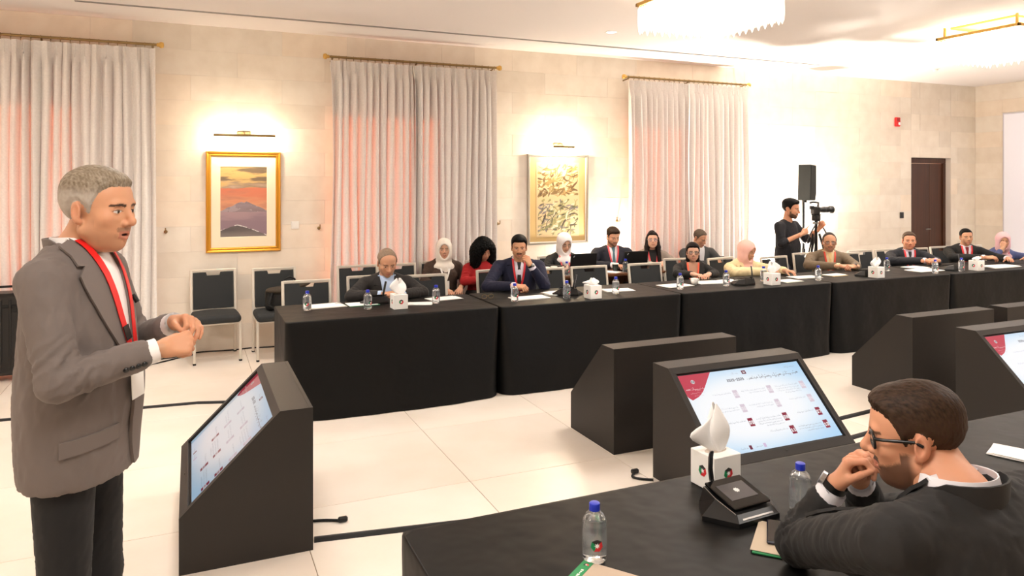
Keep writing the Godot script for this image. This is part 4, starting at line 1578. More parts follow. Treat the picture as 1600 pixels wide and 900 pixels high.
func make_mic(label: String) -> Node3D:
	# delegate unit: faces +z
	var t := thing("microphone_unit", label, "microphone", Vector3.ZERO, 0.0, "conference microphone units")
	var m := Mb.new()
	var lo := [Vector3(-0.13, 0, 0.0), Vector3(-0.075, 0, 0.085), Vector3(0.075, 0, 0.085), Vector3(0.13, 0, 0.0), Vector3(0.075, 0, -0.075), Vector3(-0.075, 0, -0.075)]
	var md := []
	for p in lo:
		md.append(p * 1.0 + Vector3(0, 0.014, 0))
	var hi := [Vector3(-0.072, 0.046, -0.01), Vector3(-0.066, 0.030, 0.068), Vector3(0.066, 0.030, 0.068), Vector3(0.072, 0.046, -0.01), Vector3(0.066, 0.060, -0.066), Vector3(-0.066, 0.060, -0.066)]
	for k in 6:
		var j := (k + 1) % 6
		m.quad(lo[k], lo[j], md[j], md[k])
		m.quad(md[k], md[j], hi[j], hi[k])
	m.quad(hi[1], hi[2], hi[3], hi[0])
	m.quad(hi[0], hi[3], hi[4], hi[5])
	obj("base", m, M.black_plastic, t)
	var tilt := Transform3D(Basis(Vector3.RIGHT, 0.235), Vector3(0, 0.050, 0.0))
	var sc := Mb.new()
	sc.T = tilt
	sc.box(Vector3(0, 0.004, -0.002), Vector3(0.134, 0.008, 0.125), 0.002)
	obj("touch_panel", sc, M.dark_glass, t)
	var ds := Mb.new()
	ds.T = tilt
	ds.box(Vector3(0, 0.0085, -0.004), Vector3(0.098, 0.001, 0.068), 0.0)
	var dm := glow(Color(0.24, 0.22, 0.22), 0.45)
	var dsp := obj("display", ds, dm, t)
	var lg := Mb.new()
	lg.T = tilt * Transform3D(Basis(Vector3.RIGHT, -PI / 2), Vector3(0, 0.0092, -0.006))
	var pts := PackedVector2Array()
	for k in 16:
		var rr := 0.010 if k % 2 else 0.0075
		pts.append(Vector2(cos(TAU * k / 16) * rr, sin(TAU * k / 16) * rr))
	lg.prism(pts, 0.0, 0.0003)
	obj("crest", lg, glow(Color(0.75, 0.74, 0.72), 0.5), dsp)
	var lip := Mb.new()
	lip.box(Vector3(0.0, 0.020, 0.0755), Vector3(0.112, 0.004, 0.014), 0.001, Basis(Vector3.RIGHT, 0.5))
	obj("metal_lip", lip, M.steel, t)
	var tr := Mb.new()
	for s in [-1, 1]:
		tr.tube([Vector3(0.069 * s, 0.0305, 0.066), Vector3(0.0735 * s, 0.0475, -0.01), Vector3(0.0675 * s, 0.061, -0.064)], 0.0012, 5)
	obj("silver_trim", tr, M.steel, t)
	# flat stem that leans back towards the speaker
	var st := Mb.new()
	var path := [Vector3(-0.035, 0.055, -0.06), Vector3(-0.036, 0.075, -0.066), Vector3(-0.046, 0.11, -0.060), Vector3(-0.058, 0.15, -0.045), Vector3(-0.064, 0.168, -0.036)]
	for k in path.size() - 1:
		var a: Vector3 = path[k]
		var b: Vector3 = path[k + 1]
		var d := (b - a).normalized()
		var x := Vector3.RIGHT.slide(d).normalized()
		st.box((a + b) / 2, Vector3(0.016, (b - a).length() + 0.004, 0.008), 0.003, Basis(x, d, x.cross(d)))
	obj("microphone_stem", st, M.black_plastic, t)
	var sv := Mb.new()
	for k in path.size() - 1:
		var a: Vector3 = path[k]
		var b: Vector3 = path[k + 1]
		sv.tube([a + Vector3(-0.0085, 0, 0.002), b + Vector3(-0.0085, 0, 0.002)], 0.0022, 6)
	obj("stem_edge", sv, M.steel, t)
	return t

func papers(called: String, label: String, cat: String, at: Vector3, turn: float, sz: Vector2, n: int, cover: Color, second := Color(0.95, 0.94, 0.92)) -> Node3D:
	var t := thing(called, label, cat, at, turn, "")
	var r := RandomNumberGenerator.new()
	r.seed = int(at.x * 100) + n
	for k in n:
		var b := Basis(Vector3.UP, r.randf_range(-0.05, 0.05) * (1.0 if k else 0.0))
		var h := 0.004 if k == 0 else 0.0015
		obj("cover" if k == 0 else "sheet", Mb.new().box(Vector3(r.randf_range(-0.01, 0.01) * k, 0.002 if k == 0 else 0.004 + k * 0.0016, r.randf_range(-0.008, 0.008) * k), Vector3(sz.x - k * 0.012, h, sz.y - k * 0.012), 0.0006, b), mat(cover if k == 0 else second, 0.7), t)
	return t

func pen(label: String, at: Vector3, turn: float, c: Color) -> void:
	var t := thing("pen", label, "pen", at, turn)
	obj("barrel", Mb.new().tube([Vector3(-0.06, 0.005, 0), Vector3(0.06, 0.005, 0)], 0.0045, 8), mat(c, 0.3), t)
	obj("tip", Mb.new().tube([Vector3(0.06, 0.005, 0), Vector3(0.072, 0.004, 0)], [0.0042, 0.001], 8), M.steel, t)
	obj("clip", Mb.new().box(Vector3(-0.035, 0.0105, 0), Vector3(0.04, 0.002, 0.003), 0.0005), M.steel, t)

func cup(label: String, at: Vector3, outer: Color, tall: bool, inner: Color) -> void:
	var t := thing("coffee_cup" if tall else "teacup", label, "cup", at)
	if tall:
		obj("paper_cup", Mb.new().lathe([Vector2(0.0, 0.001), Vector2(0.027, 0.001), Vector2(0.028, 0.0), Vector2(0.038, 0.088), Vector2(0.040, 0.092), Vector2(0.036, 0.092), Vector2(0.027, 0.012), Vector2(0.0, 0.012)], 20), mat(outer, 0.6), t)
		obj("lid", Mb.new().lathe([Vector2(0.041, 0.088), Vector2(0.0415, 0.094), Vector2(0.038, 0.100), Vector2(0.034, 0.101), Vector2(0.0, 0.098)], 20), mat(inner, 0.4), t)
	else:
		obj("bowl", Mb.new().lathe([Vector2(0.0, 0.004), Vector2(0.020, 0.0), Vector2(0.022, 0.004), Vector2(0.036, 0.02), Vector2(0.041, 0.05), Vector2(0.0415, 0.066), Vector2(0.0385, 0.066), Vector2(0.037, 0.045), Vector2(0.028, 0.018), Vector2(0.0, 0.010)], 20), mat(outer, 0.25), t)
		var hp := []
		for k in 9:
			var a := -PI / 2 + PI * k / 8
			hp.append(Vector3(0.038 + cos(a) * 0.022, 0.038 + sin(a) * 0.018, 0))
		obj("handle", Mb.new().tube(hp, 0.004, 6), mat(outer, 0.25), t)

func laptop(label: String, at: Vector3, turn: float, w: float) -> void:
	# the user sits at -z, the lid's back faces +z
	var t := thing("laptop", label, "laptop", at, turn, "open black laptops")
	obj("base", Mb.new().box(Vector3(0, 0.009, -0.11), Vector3(w, 0.016, 0.23), 0.004), M.black_plastic, t)
	var kb := obj("keyboard", Mb.new().box(Vector3(0, 0.0178, -0.10), Vector3(w - 0.03, 0.002, 0.11), 0.0005), M.grey_plastic, t)
	var lid := Mb.new()
	lid.T = Transform3D(Basis(Vector3.RIGHT, 0.12), Vector3(0, 0.016, 0.005))
	lid.box(Vector3(0, 0.115, 0), Vector3(w, 0.225, 0.010), 0.004)
	var ld := obj("lid", lid, M.black_plastic, t)
	var sc := Mb.new()
	sc.T = lid.T
	sc.box(Vector3(0, 0.118, -0.0055), Vector3(w - 0.02, 0.195, 0.001), 0.0)
	obj("screen", sc, glow(Color(0.5, 0.55, 0.62), 0.6), ld)
	var lg := Mb.new()
	lg.T = lid.T
	lg.box(Vector3(-w / 2 + 0.045, 0.200, 0.0053), Vector3(0.022, 0.006, 0.001), 0.0, Basis(Vector3.BACK, 0.6))
	lg.box(Vector3(-w / 2 + 0.040, 0.190, 0.0053), Vector3(0.008, 0.006, 0.001), 0.0)
	obj("lid_logo", lg, mat(Color(0.8, 0.8, 0.82), 0.4), ld)
	obj("hinge", Mb.new().tube([Vector3(-w * 0.4, 0.016, 0.005), Vector3(w * 0.4, 0.016, 0.005)], 0.006, 8), M.black_plastic, t)

func build_props() -> void:
	var TY := 0.751
	# bottles
	var b := make_bottle("water bottle with blue cap nearest the camera, beside the green-edged notepad")
	b.position = W(1.03, 1.78, TY)
	b.rotation.y = -0.35
	var L := [[1.775, 1.77, "water bottle with blue cap beside the seated man's wrist"], [0.88, 6.22, "leftmost water bottle on the far tables"], [1.35, 6.08, "water bottle just left of the tissue box before the dark-blazer man"], [1.96, 6.13, "water bottle before the empty chair beside the dark-blazer man"], [2.63, 5.95, "water bottle before the moustached man in navy suit"], [3.14, 5.93, "water bottle just left of the tissue box with folded tissue"], [3.69, 5.98, "water bottle right of the tissue box on the second far table"], [4.43, 5.98, "water bottle on the seam between second and third far tables"], [5.00, 5.98, "water bottle left of the woman in cream jacket"], [5.60, 6.10, "water bottle half hidden behind the tissue box of the woman in cream"], [6.20, 5.93, "water bottle left of the man in tan suit"], [7.62, 6.24, "water bottle half hidden behind a tissue box near the man with pen"], [7.92, 5.84, "water bottle in front of the man with pen, right side"], [8.39, 5.85, "water bottle in front of the man in black suit with red tie"], [3.65, 7.47, "water bottle on the laptop table at its left end by the cups"], [3.95, 7.46, "water bottle before the veiled woman on the laptop table"], [4.72, 7.43, "water bottle in front of the second laptop on the brown table"]]
	for k in L:
		copy(b, "water_bottle", k[2], W(k[0], k[1], TY if k[1] < 7 else 0.741), -0.5 + fmod(k[0] * 3.7, 1.0))
	# tissue boxes
	var tb := make_tissue_box("white tissue box with tall tissue on the foreground table", 3, 0.135)
	tb.position = W(1.672, 2.055, TY)
	tb.rotation.y = 0.06
	var TL := [[1.60, 6.02, "tissue box in front of the man in dark blazer", 11, 0.11], [3.36, 5.84, "tissue box with folded tissue before the empty chairs", 5, 0.055], [5.51, 5.88, "tissue box in front of the woman in cream jacket", 9, 0.10], [6.98, 5.85, "tissue box between the tan-suit man and the man with pen", 15, 0.09], [8.66, 5.85, "tissue box at the right, before the pink headscarf woman", 19, 0.04]]
	for k in TL:
		var o := make_tissue_box(k[2] + ", white with round emblem", k[3], k[4])
		o.position = W(k[0], k[1], TY)
		o.rotation.y = 0.03
	# microphone units
	var mc := make_mic("black microphone unit with small screen on the foreground table")
	mc.position = W(1.60, 1.86, TY)
	mc.rotation.y = 0.06
	mc.scale = Vector3(1.12, 1.12, 1.12)
	for k in [[1.49, 6.36, PI, "microphone unit before the man in dark blazer"], [3.25, 6.12, PI - 0.3, "microphone unit left of the tissue box with folded tissue"], [5.24, 6.0, PI + 0.2, "microphone unit before the woman in cream jacket"], [7.0, 6.0, PI - 0.2, "microphone unit right of the man in tan suit"], [8.42, 6.0, PI + 0.1, "microphone unit before the black-suited man with red tie"]]:
		copy(mc, "microphone_unit", "black " + k[3], W(k[0], k[1], TY), k[2])
	# papers and pads
	var white := Color(0.95, 0.945, 0.93)
	var grey := Color(0.62, 0.57, 0.52)
	papers("notepad", "beige notepad with green band at the bottom edge of the picture", "notepad", W(1.0, 1.655, TY), 0.62, Vector2(0.148, 0.21), 1, Color(0.74, 0.66, 0.58))
	var np := get_node("notepad")
	var gb := Mb.new()
	gb.box(Vector3(0, 0.0046, -0.09), Vector3(0.148, 0.0014, 0.03), 0.0)
	obj("green_band", gb, mat(Color(0.18, 0.55, 0.33), 0.6), np)
	var gl := Mb.new()
	for k in 9:
		gl.box(Vector3(-0.05 + k * 0.009, 0.0055, -0.086), Vector3(0.006, 0.0004, 0.003 + 0.002 * (k % 3)), 0.0)
	obj("band_lettering", gl, M.paper, np)
	var ge := obj("emblem", emblem(0.016), colored(), np)
	ge.transform = Transform3D(Basis(Vector3.RIGHT, -PI / 2), Vector3(0.05, 0.0056, -0.088))
	papers("notepad", "beige notepad with green edge under the phone", "notepad", W(1.585, 1.65, TY), -0.82, Vector2(0.15, 0.21), 2, Color(0.16, 0.50, 0.30), Color(0.74, 0.67, 0.58))
	var ph := thing("phone", "dark blue smartphone lying on the notepad by the man's sleeve", "phone", W(1.60, 1.675, TY + 0.007), -0.75)
	obj("phone_body", Mb.new().box(Vector3(0, 0.005, 0), Vector3(0.074, 0.009, 0.15), 0.003), mat(Color(0.06, 0.07, 0.16), 0.3), ph)
	obj("phone_glass", Mb.new().box(Vector3(0, 0.0097, 0), Vector3(0.068, 0.0008, 0.143), 0.0), mat(Color(0.03, 0.035, 0.05), 0.08), ph)
	obj("charging_port", Mb.new().box(Vector3(0, 0.005, 0.075), Vector3(0.010, 0.003, 0.001), 0.0), M.steel, ph)
	papers("paper_sheets", "white paper at the right edge of the foreground table", "paper", W(2.93, 1.80, TY), 0.4, Vector2(0.15, 0.21), 3, white)
	var PL := [
		["notepad", "grey notepad with papers before the empty left end chair", 1.06, 6.36, 0.1, 0.30, 0.21, 3, Color(0.8, 0.78, 0.75)],
		["document_folder", "white folder with green edge left of the dark-blazer man", 1.36, 6.33, 0.05, 0.26, 0.19, 2, Color(0.25, 0.5, 0.38)],
		["paper_sheets", "loose white sheets right of the dark-blazer man's tissue box", 1.82, 6.16, -0.3, 0.21, 0.15, 2, white],
		["notepad", "grey notepad with papers behind the bottle by the empty chair", 2.10, 6.33, 0.15, 0.30, 0.19, 3, Color(0.66, 0.64, 0.62)],
		["paper_sheets", "white sheets under the writing hand of the moustached man", 2.83, 6.07, 0.05, 0.34, 0.20, 3, white],
		["notepad", "small pad behind the bottle on the second far table", 3.18, 6.25, 0.2, 0.22, 0.16, 3, Color(0.82, 0.78, 0.74)],
		["notepad", "open pad right of the folded-tissue box", 3.82, 6.16, -0.15, 0.30, 0.20, 3, Color(0.72, 0.70, 0.68)],
		["notepad", "pad with papers before the empty chair near the white teacup", 4.53, 6.19, 0.1, 0.34, 0.20, 3, Color(0.80, 0.78, 0.74)],
		["open_notebook", "open white notebook before the black-jacketed woman", 5.0, 6.25, -0.15, 0.30, 0.20, 4, white],
		["notepad", "pad left of the woman in cream's microphone", 5.28, 6.28, 0.2, 0.22, 0.16, 2, white],
		["paper_sheets", "loose papers right of the cream woman's tissue box", 5.85, 6.0, 0.1, 0.26, 0.19, 3, Color(0.86, 0.88, 0.82)],
		["notepad", "pad behind the bottle left of the tan-suit man", 6.25, 6.17, -0.1, 0.34, 0.20, 3, Color(0.85, 0.84, 0.82)],
		["beige_notebook", "thick beige notebook before the man in tan suit", 6.70, 6.17, 0.1, 0.25, 0.17, 5, Color(0.80, 0.68, 0.46)],
		["paper_sheets", "white papers under the hand of the man with pen", 8.06, 6.08, 0.0, 0.42, 0.22, 3, white],
		["paper_sheets", "papers left of the black-suited man with red tie", 8.24, 6.34, 0.1, 0.30, 0.20, 3, white],
		["document_stack", "stack of white documents before the pink headscarf woman", 9.28, 5.98, 0.0, 0.5, 0.24, 6, white]]
	for p in PL:
		papers(p[0], p[1], p[0].get_slice("_", 1) if "_" in p[0] else p[0], W(p[2], p[3], TY), p[4], Vector2(p[5], p[6]), p[7], p[8])
	papers("paper_sheets", "white sheet on the brown laptop table", "paper", W(4.58, 7.52, 0.741), 0.5, Vector2(0.15, 0.21), 2, white)
	pen("white pen beside the moustached man's papers", W(3.07, 6.12, TY), -0.5, Color(0.9, 0.9, 0.88))
	pen("pen on the folder left of the dark-blazer man", W(1.20, 6.42, TY), 0.1, Color(0.05, 0.05, 0.06))
	# folded glasses on the table
	var gg := thing("eyeglasses", "thin-rimmed eyeglasses lying folded on the far table", "glasses", W(2.46, 6.17, TY + 0.002), 0.1)
	for s in [-1, 1]:
		var rp := []
		for k in 17:
			rp.append(Vector3(0.034 * s + cos(TAU * k / 16) * 0.026, 0.004 + 0.018 + sin(TAU * k / 16) * 0.018, 0))
		obj("rim", Mb.new().tube(rp, 0.0018, 5), M.brass, gg)
		obj("temple", Mb.new().tube([Vector3(0.06 * s, 0.026, 0), Vector3(0.062 * s, 0.02, -0.02), Vector3(0.03 * s, 0.006, -0.03 - 0.006 * s), Vector3(-0.055 * s, 0.003, -0.028 - 0.006 * s)], 0.0018, 5), M.black_plastic, gg)
	obj("bridge", Mb.new().tube([Vector3(-0.01, 0.026, 0), Vector3(0, 0.029, 0.001), Vector3(0.01, 0.026, 0)], 0.0016, 5), M.brass, gg)
	cup("white teacup before the black-jacketed woman", W(4.76, 6.18, TY), Color(0.94, 0.93, 0.91), false, Color.WHITE)
	cup("tan paper coffee cup at the left end of the laptop table", W(3.72, 7.52, 0.741), Color(0.78, 0.63, 0.47), true, Color(0.9, 0.88, 0.84))
	cup("dark green paper cup at the left end of the laptop table", W(3.83, 7.55, 0.741), Color(0.06, 0.17, 0.14), true, Color(0.9, 0.88, 0.84))
	cup("dark cup with white lid between the two laptops", W(4.66, 7.56, 0.741), Color(0.10, 0.13, 0.12), true, Color(0.93, 0.92, 0.9))
	laptop("open black laptop before the veiled woman", W(4.18, 7.50, 0.741), 0.06, 0.36)
	laptop("open black laptop before the long-haired woman", W(4.90, 7.50, 0.741), 0.0, 0.33)
	var rd := thing("red_box", "small red box beside the dark-blazer man's tissue box", "box", W(1.66, 6.20, TY), 0.3)
	obj("red_body", Mb.new().box(Vector3(0, 0.07, 0), Vector3(0.06, 0.14, 0.03), 0.008), mat(Color(0.75, 0.05, 0.06), 0.45), rd)
	obj("red_flap", Mb.new().box(Vector3(0.0, 0.145, 0.002), Vector3(0.05, 0.02, 0.022), 0.006, Basis(Vector3.BACK, 0.3)), mat(Color(0.82, 0.10, 0.09), 0.45), rd)
	bag()
	cases()
	cables()
	loudspeaker()

func bag() -> void:
	var t := thing("laptop_bag", "black and olive laptop bag lying on the chair by the wall", "bag", W(0.90, 7.98, 0.473), 0.1)
	var f := Field.new()
	f.rbox(Vector3(0, 0.12, -0.02), Vector3(0.19, 0.12, 0.075), 0.05, 0.03)
	f.ell(Vector3(0.05, 0.21, -0.01), Vector3(0.19, 0.05, 0.075), 0.03)
	obj("bag_body", net_mesh(f, 0.012), mat(Color(0.05, 0.048, 0.045), 0.75), t)
	var g := Field.new()
	g.ell(Vector3(-0.06, 0.215, 0.02), Vector3(0.14, 0.035, 0.075), 0.03)
	g.ell(Vector3(0.12, 0.245, 0.02), Vector3(0.15, 0.03, 0.06), 0.03, Basis(Vector3.BACK, 0.2))
	obj("olive_flap", net_mesh(g, 0.010), mat(Color(0.22, 0.18, 0.13), 0.8), t)
	obj("front_pocket", Mb.new().box(Vector3(0.0, 0.10, 0.058), Vector3(0.26, 0.15, 0.03), 0.012), mat(Color(0.06, 0.055, 0.052), 0.8), t)
	obj("handle", Mb.new().tube([Vector3(-0.02, 0.24, 0), Vector3(0.0, 0.32, 0), Vector3(0.05, 0.345, 0), Vector3(0.10, 0.32, 0), Vector3(0.13, 0.25, 0)], 0.011, 8), M.rubber, t)
	obj("shoulder_strap", Mb.new().tube([Vector3(-0.14, 0.20, 0.06), Vector3(-0.18, 0.08, 0.10), Vector3(-0.1, 0.02, 0.12), Vector3(0.0, 0.06, 0.10), Vector3(0.03, 0.16, 0.085)], 0.012, 6), M.rubber, t)
	obj("buckle", Mb.new().box(Vector3(0.0, 0.19, 0.082), Vector3(0.012, 0.018, 0.006), 0.002), M.steel, t)

func cases() -> void:
	for k in 2:
		var t := thing("equipment_case", ["tall black equipment case on the floor behind the speaker's arm", "black equipment case at the left edge against the curtain"][k], "case", [W(-1.57, 8.02), W(-2.05, 7.97)][k], [0.05, -0.1][k], "black equipment cases")
		var h: float = [0.80, 0.72][k]
		obj("case_body", Mb.new().box(Vector3(0, h / 2 + 0.03, 0), Vector3(0.40, h - 0.06, 0.28), 0.03), M.black_plastic, t)
		for q in 5:
			obj("rib", Mb.new().box(Vector3(-0.14 + q * 0.07, h / 2 + 0.03, 0.142), Vector3(0.02, h - 0.16, 0.012), 0.004), M.black_plastic, t)
		obj("lid_band", Mb.new().box(Vector3(0, h * 0.86, 0), Vector3(0.41, 0.03, 0.29), 0.006), M.black_metal, t)
		obj("carry_handle", Mb.new().tube([Vector3(-0.10, h, 0), Vector3(-0.10, h + 0.05, 0), Vector3(0.10, h + 0.05, 0), Vector3(0.10, h, 0)], 0.011, 8), M.rubber, t)
		for s in [-1, 1]:
			obj("latch", Mb.new().box(Vector3(0.11 * s, h * 0.83, 0.148), Vector3(0.04, 0.06, 0.014), 0.004), M.black_metal, t)
			obj("wheel", Mb.new().tube([Vector3(0.15 * s - 0.015, 0.03, 0.10), Vector3(0.15 * s + 0.015, 0.03, 0.10)], 0.03, 14), M.rubber, t)
			obj("wheel", Mb.new().tube([Vector3(0.15 * s - 0.015, 0.03, -0.10), Vector3(0.15 * s + 0.015, 0.03, -0.10)], 0.03, 14), M.rubber, t)

func curve(pts: Array, per := 8) -> Array:
	var c := Curve3D.new()
	for k in pts.size():
		var tn: Vector3 = (pts[mini(k + 1, pts.size() - 1)] - pts[maxi(k - 1, 0)]) / 6.0
		c.add_point(pts[k], -tn, tn)
	var out := []
	for k in (pts.size() - 1) * per + 1:
		out.append(c.samplef(float(k) / per))
	return out

func cables() -> void:
	# flat cable covers taped to the floor
	var A := [["black cable cover on the floor left behind the speaker", [[-1.9, 6.70], [0.05, 6.53], [0.26, 6.46], [0.42, 6.30]]], ["black cable cover between the left monitor and the foreground table", [[0.57, 3.79], [1.75, 3.60]]], ["upper black cable cover between the monitor and the seated man's head", [[3.75, 4.05], [5.40, 4.22]]], ["lower black cable cover between the monitor and the seated man's head", [[3.66, 3.72], [5.4, 3.92]]]]
	for a in A:
		var t := thing("cable_cover", a[0], "cable", Vector3.ZERO)
		var pts := []
		for p in a[1]:
			pts.append(W(p[0], p[1], 0.0))
		for k in pts.size() - 1:
			var d: Vector3 = pts[k + 1] - pts[k]
			var x := d.normalized()
			var z := x.cross(Vector3.UP)
			var m := Mb.new()
			m.T = Transform3D(Basis(x, Vector3.UP, z), pts[k])
			var w := 0.03
			var L := d.length() + 0.01
			m.quad(Vector3(0, 0, w), Vector3(L, 0, w), Vector3(L, 0.011, w * 0.5), Vector3(0, 0.011, w * 0.5))
			m.quad(Vector3(0, 0.011, w * 0.5), Vector3(L, 0.011, w * 0.5), Vector3(L, 0.011, -w * 0.5), Vector3(0, 0.011, -w * 0.5))
			m.quad(Vector3(0, 0.011, -w * 0.5), Vector3(L, 0.011, -w * 0.5), Vector3(L, 0, -w), Vector3(0, 0, -w))
			obj("cover_strip", m, M.rubber, t)
			obj("cover_ridge", Mb.new().tube([pts[k] + Vector3(0, 0.011, 0), pts[k + 1] + Vector3(0, 0.011, 0)], 0.004, 6), M.grey_plastic, t)
	var C := [
		["tangle of black cables on the floor left of the chair", [[-0.45, 8.25], [-0.2, 8.30], [-0.05, 8.40], [-0.12, 8.46], [-0.28, 8.40], [-0.2, 8.33], [0.0, 8.42], [-0.06, 8.36]]],
		["thin black cable curving over the floor behind the speaker's hand", [[-0.9, 7.9], [-0.4, 8.06], [-0.1, 8.28], [-0.02, 8.40]]],
		["black cable along the wall under the chairs", [[0.0, 8.43], [0.15, 8.46], [0.4, 8.42], [0.6, 8.45], [0.85, 8.41], [1.2, 8.44]]],
		["short cable with plug behind the left floor monitor", [[0.56, 4.0], [0.66, 3.97], [0.74, 3.93]]],
		["black cable loop at the foot of the middle monitor", [[2.56, 3.72], [2.50, 3.76], [2.47, 3.81], [2.52, 3.86]]]]
	for c in C:
		var t := thing("power_cable", c[0], "cable", Vector3.ZERO)
		var pts := []
		for p in c[1]:
			pts.append(W(p[0], p[1], 0.008))
		obj("cable", Mb.new().tube(curve(pts), 0.007, 6), M.rubber, t)
		obj("plug", Mb.new().box(pts[-1] + Vector3(0, 0.008, 0), Vector3(0.05, 0.026, 0.026), 0.006), M.black_plastic, t)
	var pb := thing("power_strip", "black power box among the cables by the wall", "power strip", W(-0.08, 8.36, 0.0), 0.5)
	obj("housing", Mb.new().box(Vector3(0, 0.06, 0), Vector3(0.10, 0.12, 0.08), 0.012), M.black_plastic, pb)
	obj("socket_face", Mb.new().box(Vector3(0, 0.07, 0.041), Vector3(0.06, 0.06, 0.004), 0.002), M.grey_plastic, pb)

func loudspeaker() -> void:
	var st := thing("speaker_stand", "black tripod pole carrying the column loudspeaker", "stand", W(8.13, 8.05))
	obj("pole", Mb.new().tube([Vector3(0, 0.12, 0), Vector3(0, 1.55, 0)], 0.018, 10), M.black_metal, st)
	obj("collar", Mb.new().tube([Vector3(0, 0.75, 0), Vector3(0, 0.85, 0)], 0.03, 10), M.black_metal, st)
	for k in 3:
		var b := Basis(Vector3.UP, TAU * k / 3 + 0.4)
		obj("leg", Mb.new().tube([b * Vector3(0, 0.55, 0.03), b * Vector3(0, 0.015, 0.36)], 0.012, 8), M.black_metal, st)
	var t := thing("column_loudspeaker", "dark grey column loudspeaker raised on a pole", "loudspeaker", W(8.19, 8.05, 1.55), 0.35)
	var cb := Mb.new()
	var pr := PackedVector2Array([Vector2(-0.085, 0.0), Vector2(0.085, 0.0), Vector2(0.115, 0.10), Vector2(0.115, 0.505), Vector2(-0.06, 0.515)])
	cb.prism(pr, -0.09, 0.09)
	obj("cabinet", cb, mat(Color(0.10, 0.12, 0.115), 0.6), t)
	var gp := PackedVector2Array([Vector2(-0.075, 0.012), Vector2(0.078, 0.012), Vector2(0.105, 0.10), Vector2(0.105, 0.495), Vector2(-0.05, 0.503)])
	var gm := Mb.new()
	gm.prism(gp, 0.09, 0.096)
	obj("grille", gm, relief(mat(Color(0.085, 0.105, 0.10), 0.7), M.weave, 0.05, 10.0), t)
	obj("pole_socket", Mb.new().tube([Vector3(-0.05, -0.03, 0), Vector3(-0.05, 0.0, 0)], 0.028, 12), M.black_metal, t)

# ---------- people: heads, hands and bodies ----------
var heads := {}
var hands := {}

func head_field(k: Dictionary) -> Field:
	# face towards +z, x to the person's left, origin between the ears at eye height
	var f := Field.new()
	var fem: bool = k.get("fem", false)
	var jw: float = k.get("jaw", 1.0)
	f.ell(Vector3(0, 0.036, -0.016), Vector3(0.0745, 0.082, 0.095), 0.02)
	f.ell(Vector3(0, 0.034, 0.030), Vector3(0.061, 0.060, 0.056), 0.03)
	f.ell(Vector3(0, -0.028, 0.028), Vector3(0.060, 0.072, 0.062), 0.03)
	f.ell(Vector3(0, -0.064, 0.022), Vector3(0.053 * jw, 0.046, 0.057), 0.03)
	for s in [-1.0, 1.0]:
		f.ball(Vector3(0.050 * s * jw, -0.058, -0.002), 0.016, 0.03)
		f.ball(Vector3(0.045 * s, -0.022, 0.058), 0.017, 0.025)
	f.ball(Vector3(0, -0.097, 0.064), 0.017 if not fem else 0.013, 0.028)
	if k.get("chin2", 0.0) > 0.0:
		f.ell(Vector3(0, -0.098, 0.02), Vector3(0.05, 0.028, 0.045) * k.chin2, 0.03)
	if not fem:
		f.cone(Vector3(-0.034, 0.020, 0.078), Vector3(0.034, 0.020, 0.078), 0.010, 0.010, 0.016)
	for s in [-1.0, 1.0]:
		f.ball(Vector3(0.031 * s, 0.000, 0.099), 0.016, 0.016, 1)
	# nose
	var ns: float = k.get("nose", 1.0)
	f.cone(Vector3(0, 0.014, 0.083), Vector3(0, -0.026, 0.100 + 0.008 * ns), 0.0075, 0.0098 * ns, 0.012)
	f.ball(Vector3(0, -0.032, 0.099 + 0.008 * ns), 0.0108 * ns, 0.008)
	for s in [-1.0, 1.0]:
		f.ball(Vector3(0.0128 * s * ns, -0.036, 0.094), 0.0078, 0.008)
		f.ball(Vector3(0.006 * s, -0.0435, 0.101), 0.0032, 0.004, 1)
	# lips
	var op: float = k.get("open", 0.0)
	for s in [-1.0, 1.0]:
		f.cone(Vector3(0.024 * s, -0.066, 0.0765), Vector3(0.004 * s, -0.0615, 0.0885), 0.004, 0.0058, 0.007)
		f.cone(Vector3(0.022 * s, -0.068 - op, 0.0765), Vector3(0.002 * s, -0.0745 - op, 0.0870), 0.004, 0.0065, 0.007)
	if op > 0.0:
		f.ell(Vector3(0, -0.067 - op * 0.4, 0.089), Vector3(0.015, 0.0022 + op * 0.6, 0.012), 0.003, Basis.IDENTITY, 1)
	else:
		f.cone(Vector3(-0.022, -0.0675, 0.0865), Vector3(0.022, -0.0675, 0.0865), 0.0012, 0.0012, 0.004, 1)
	# eyeballs with lids
	for s in [-1.0, 1.0]:
		f.ell(Vector3(0.031 * s, 0.0005, 0.0715), Vector3(0.0155, 0.0125, 0.0125), 0.003)
		f.cone(Vector3(0.018 * s, 0.0065, 0.0805), Vector3(0.045 * s, 0.0060, 0.0750), 0.0030, 0.0028, 0.004)
		f.cone(Vector3(0.019 * s, -0.0075, 0.0790), Vector3(0.043 * s, -0.0070, 0.0745), 0.0024, 0.0022, 0.004)
	# ears
	for s in [-1.0, 1.0]:
		var b := Basis(Vector3.UP, 0.35 * s) * Basis(Vector3.RIGHT, -0.12)
		f.ell(Vector3(0.0765 * s, -0.006, -0.014), Vector3(0.0085, 0.031, 0.0185), 0.006, b)
		f.ell(Vector3(0.0855 * s, -0.004, -0.009), Vector3(0.006, 0.019, 0.0095), 0.004, b, 1)
		f.ball(Vector3(0.074 * s, -0.033, -0.004), 0.008, 0.008)
	return f

func head_mesh(key: String, k: Dictionary, cell: float) -> Dictionary:
	if not heads.has(key):
		var m := head_field(k).nets(cell)
		m.n = normals_of(m)
		heads[key] = m
	return heads[key]

func lin(c: Color) -> Color:
	return c.srgb_to_linear()

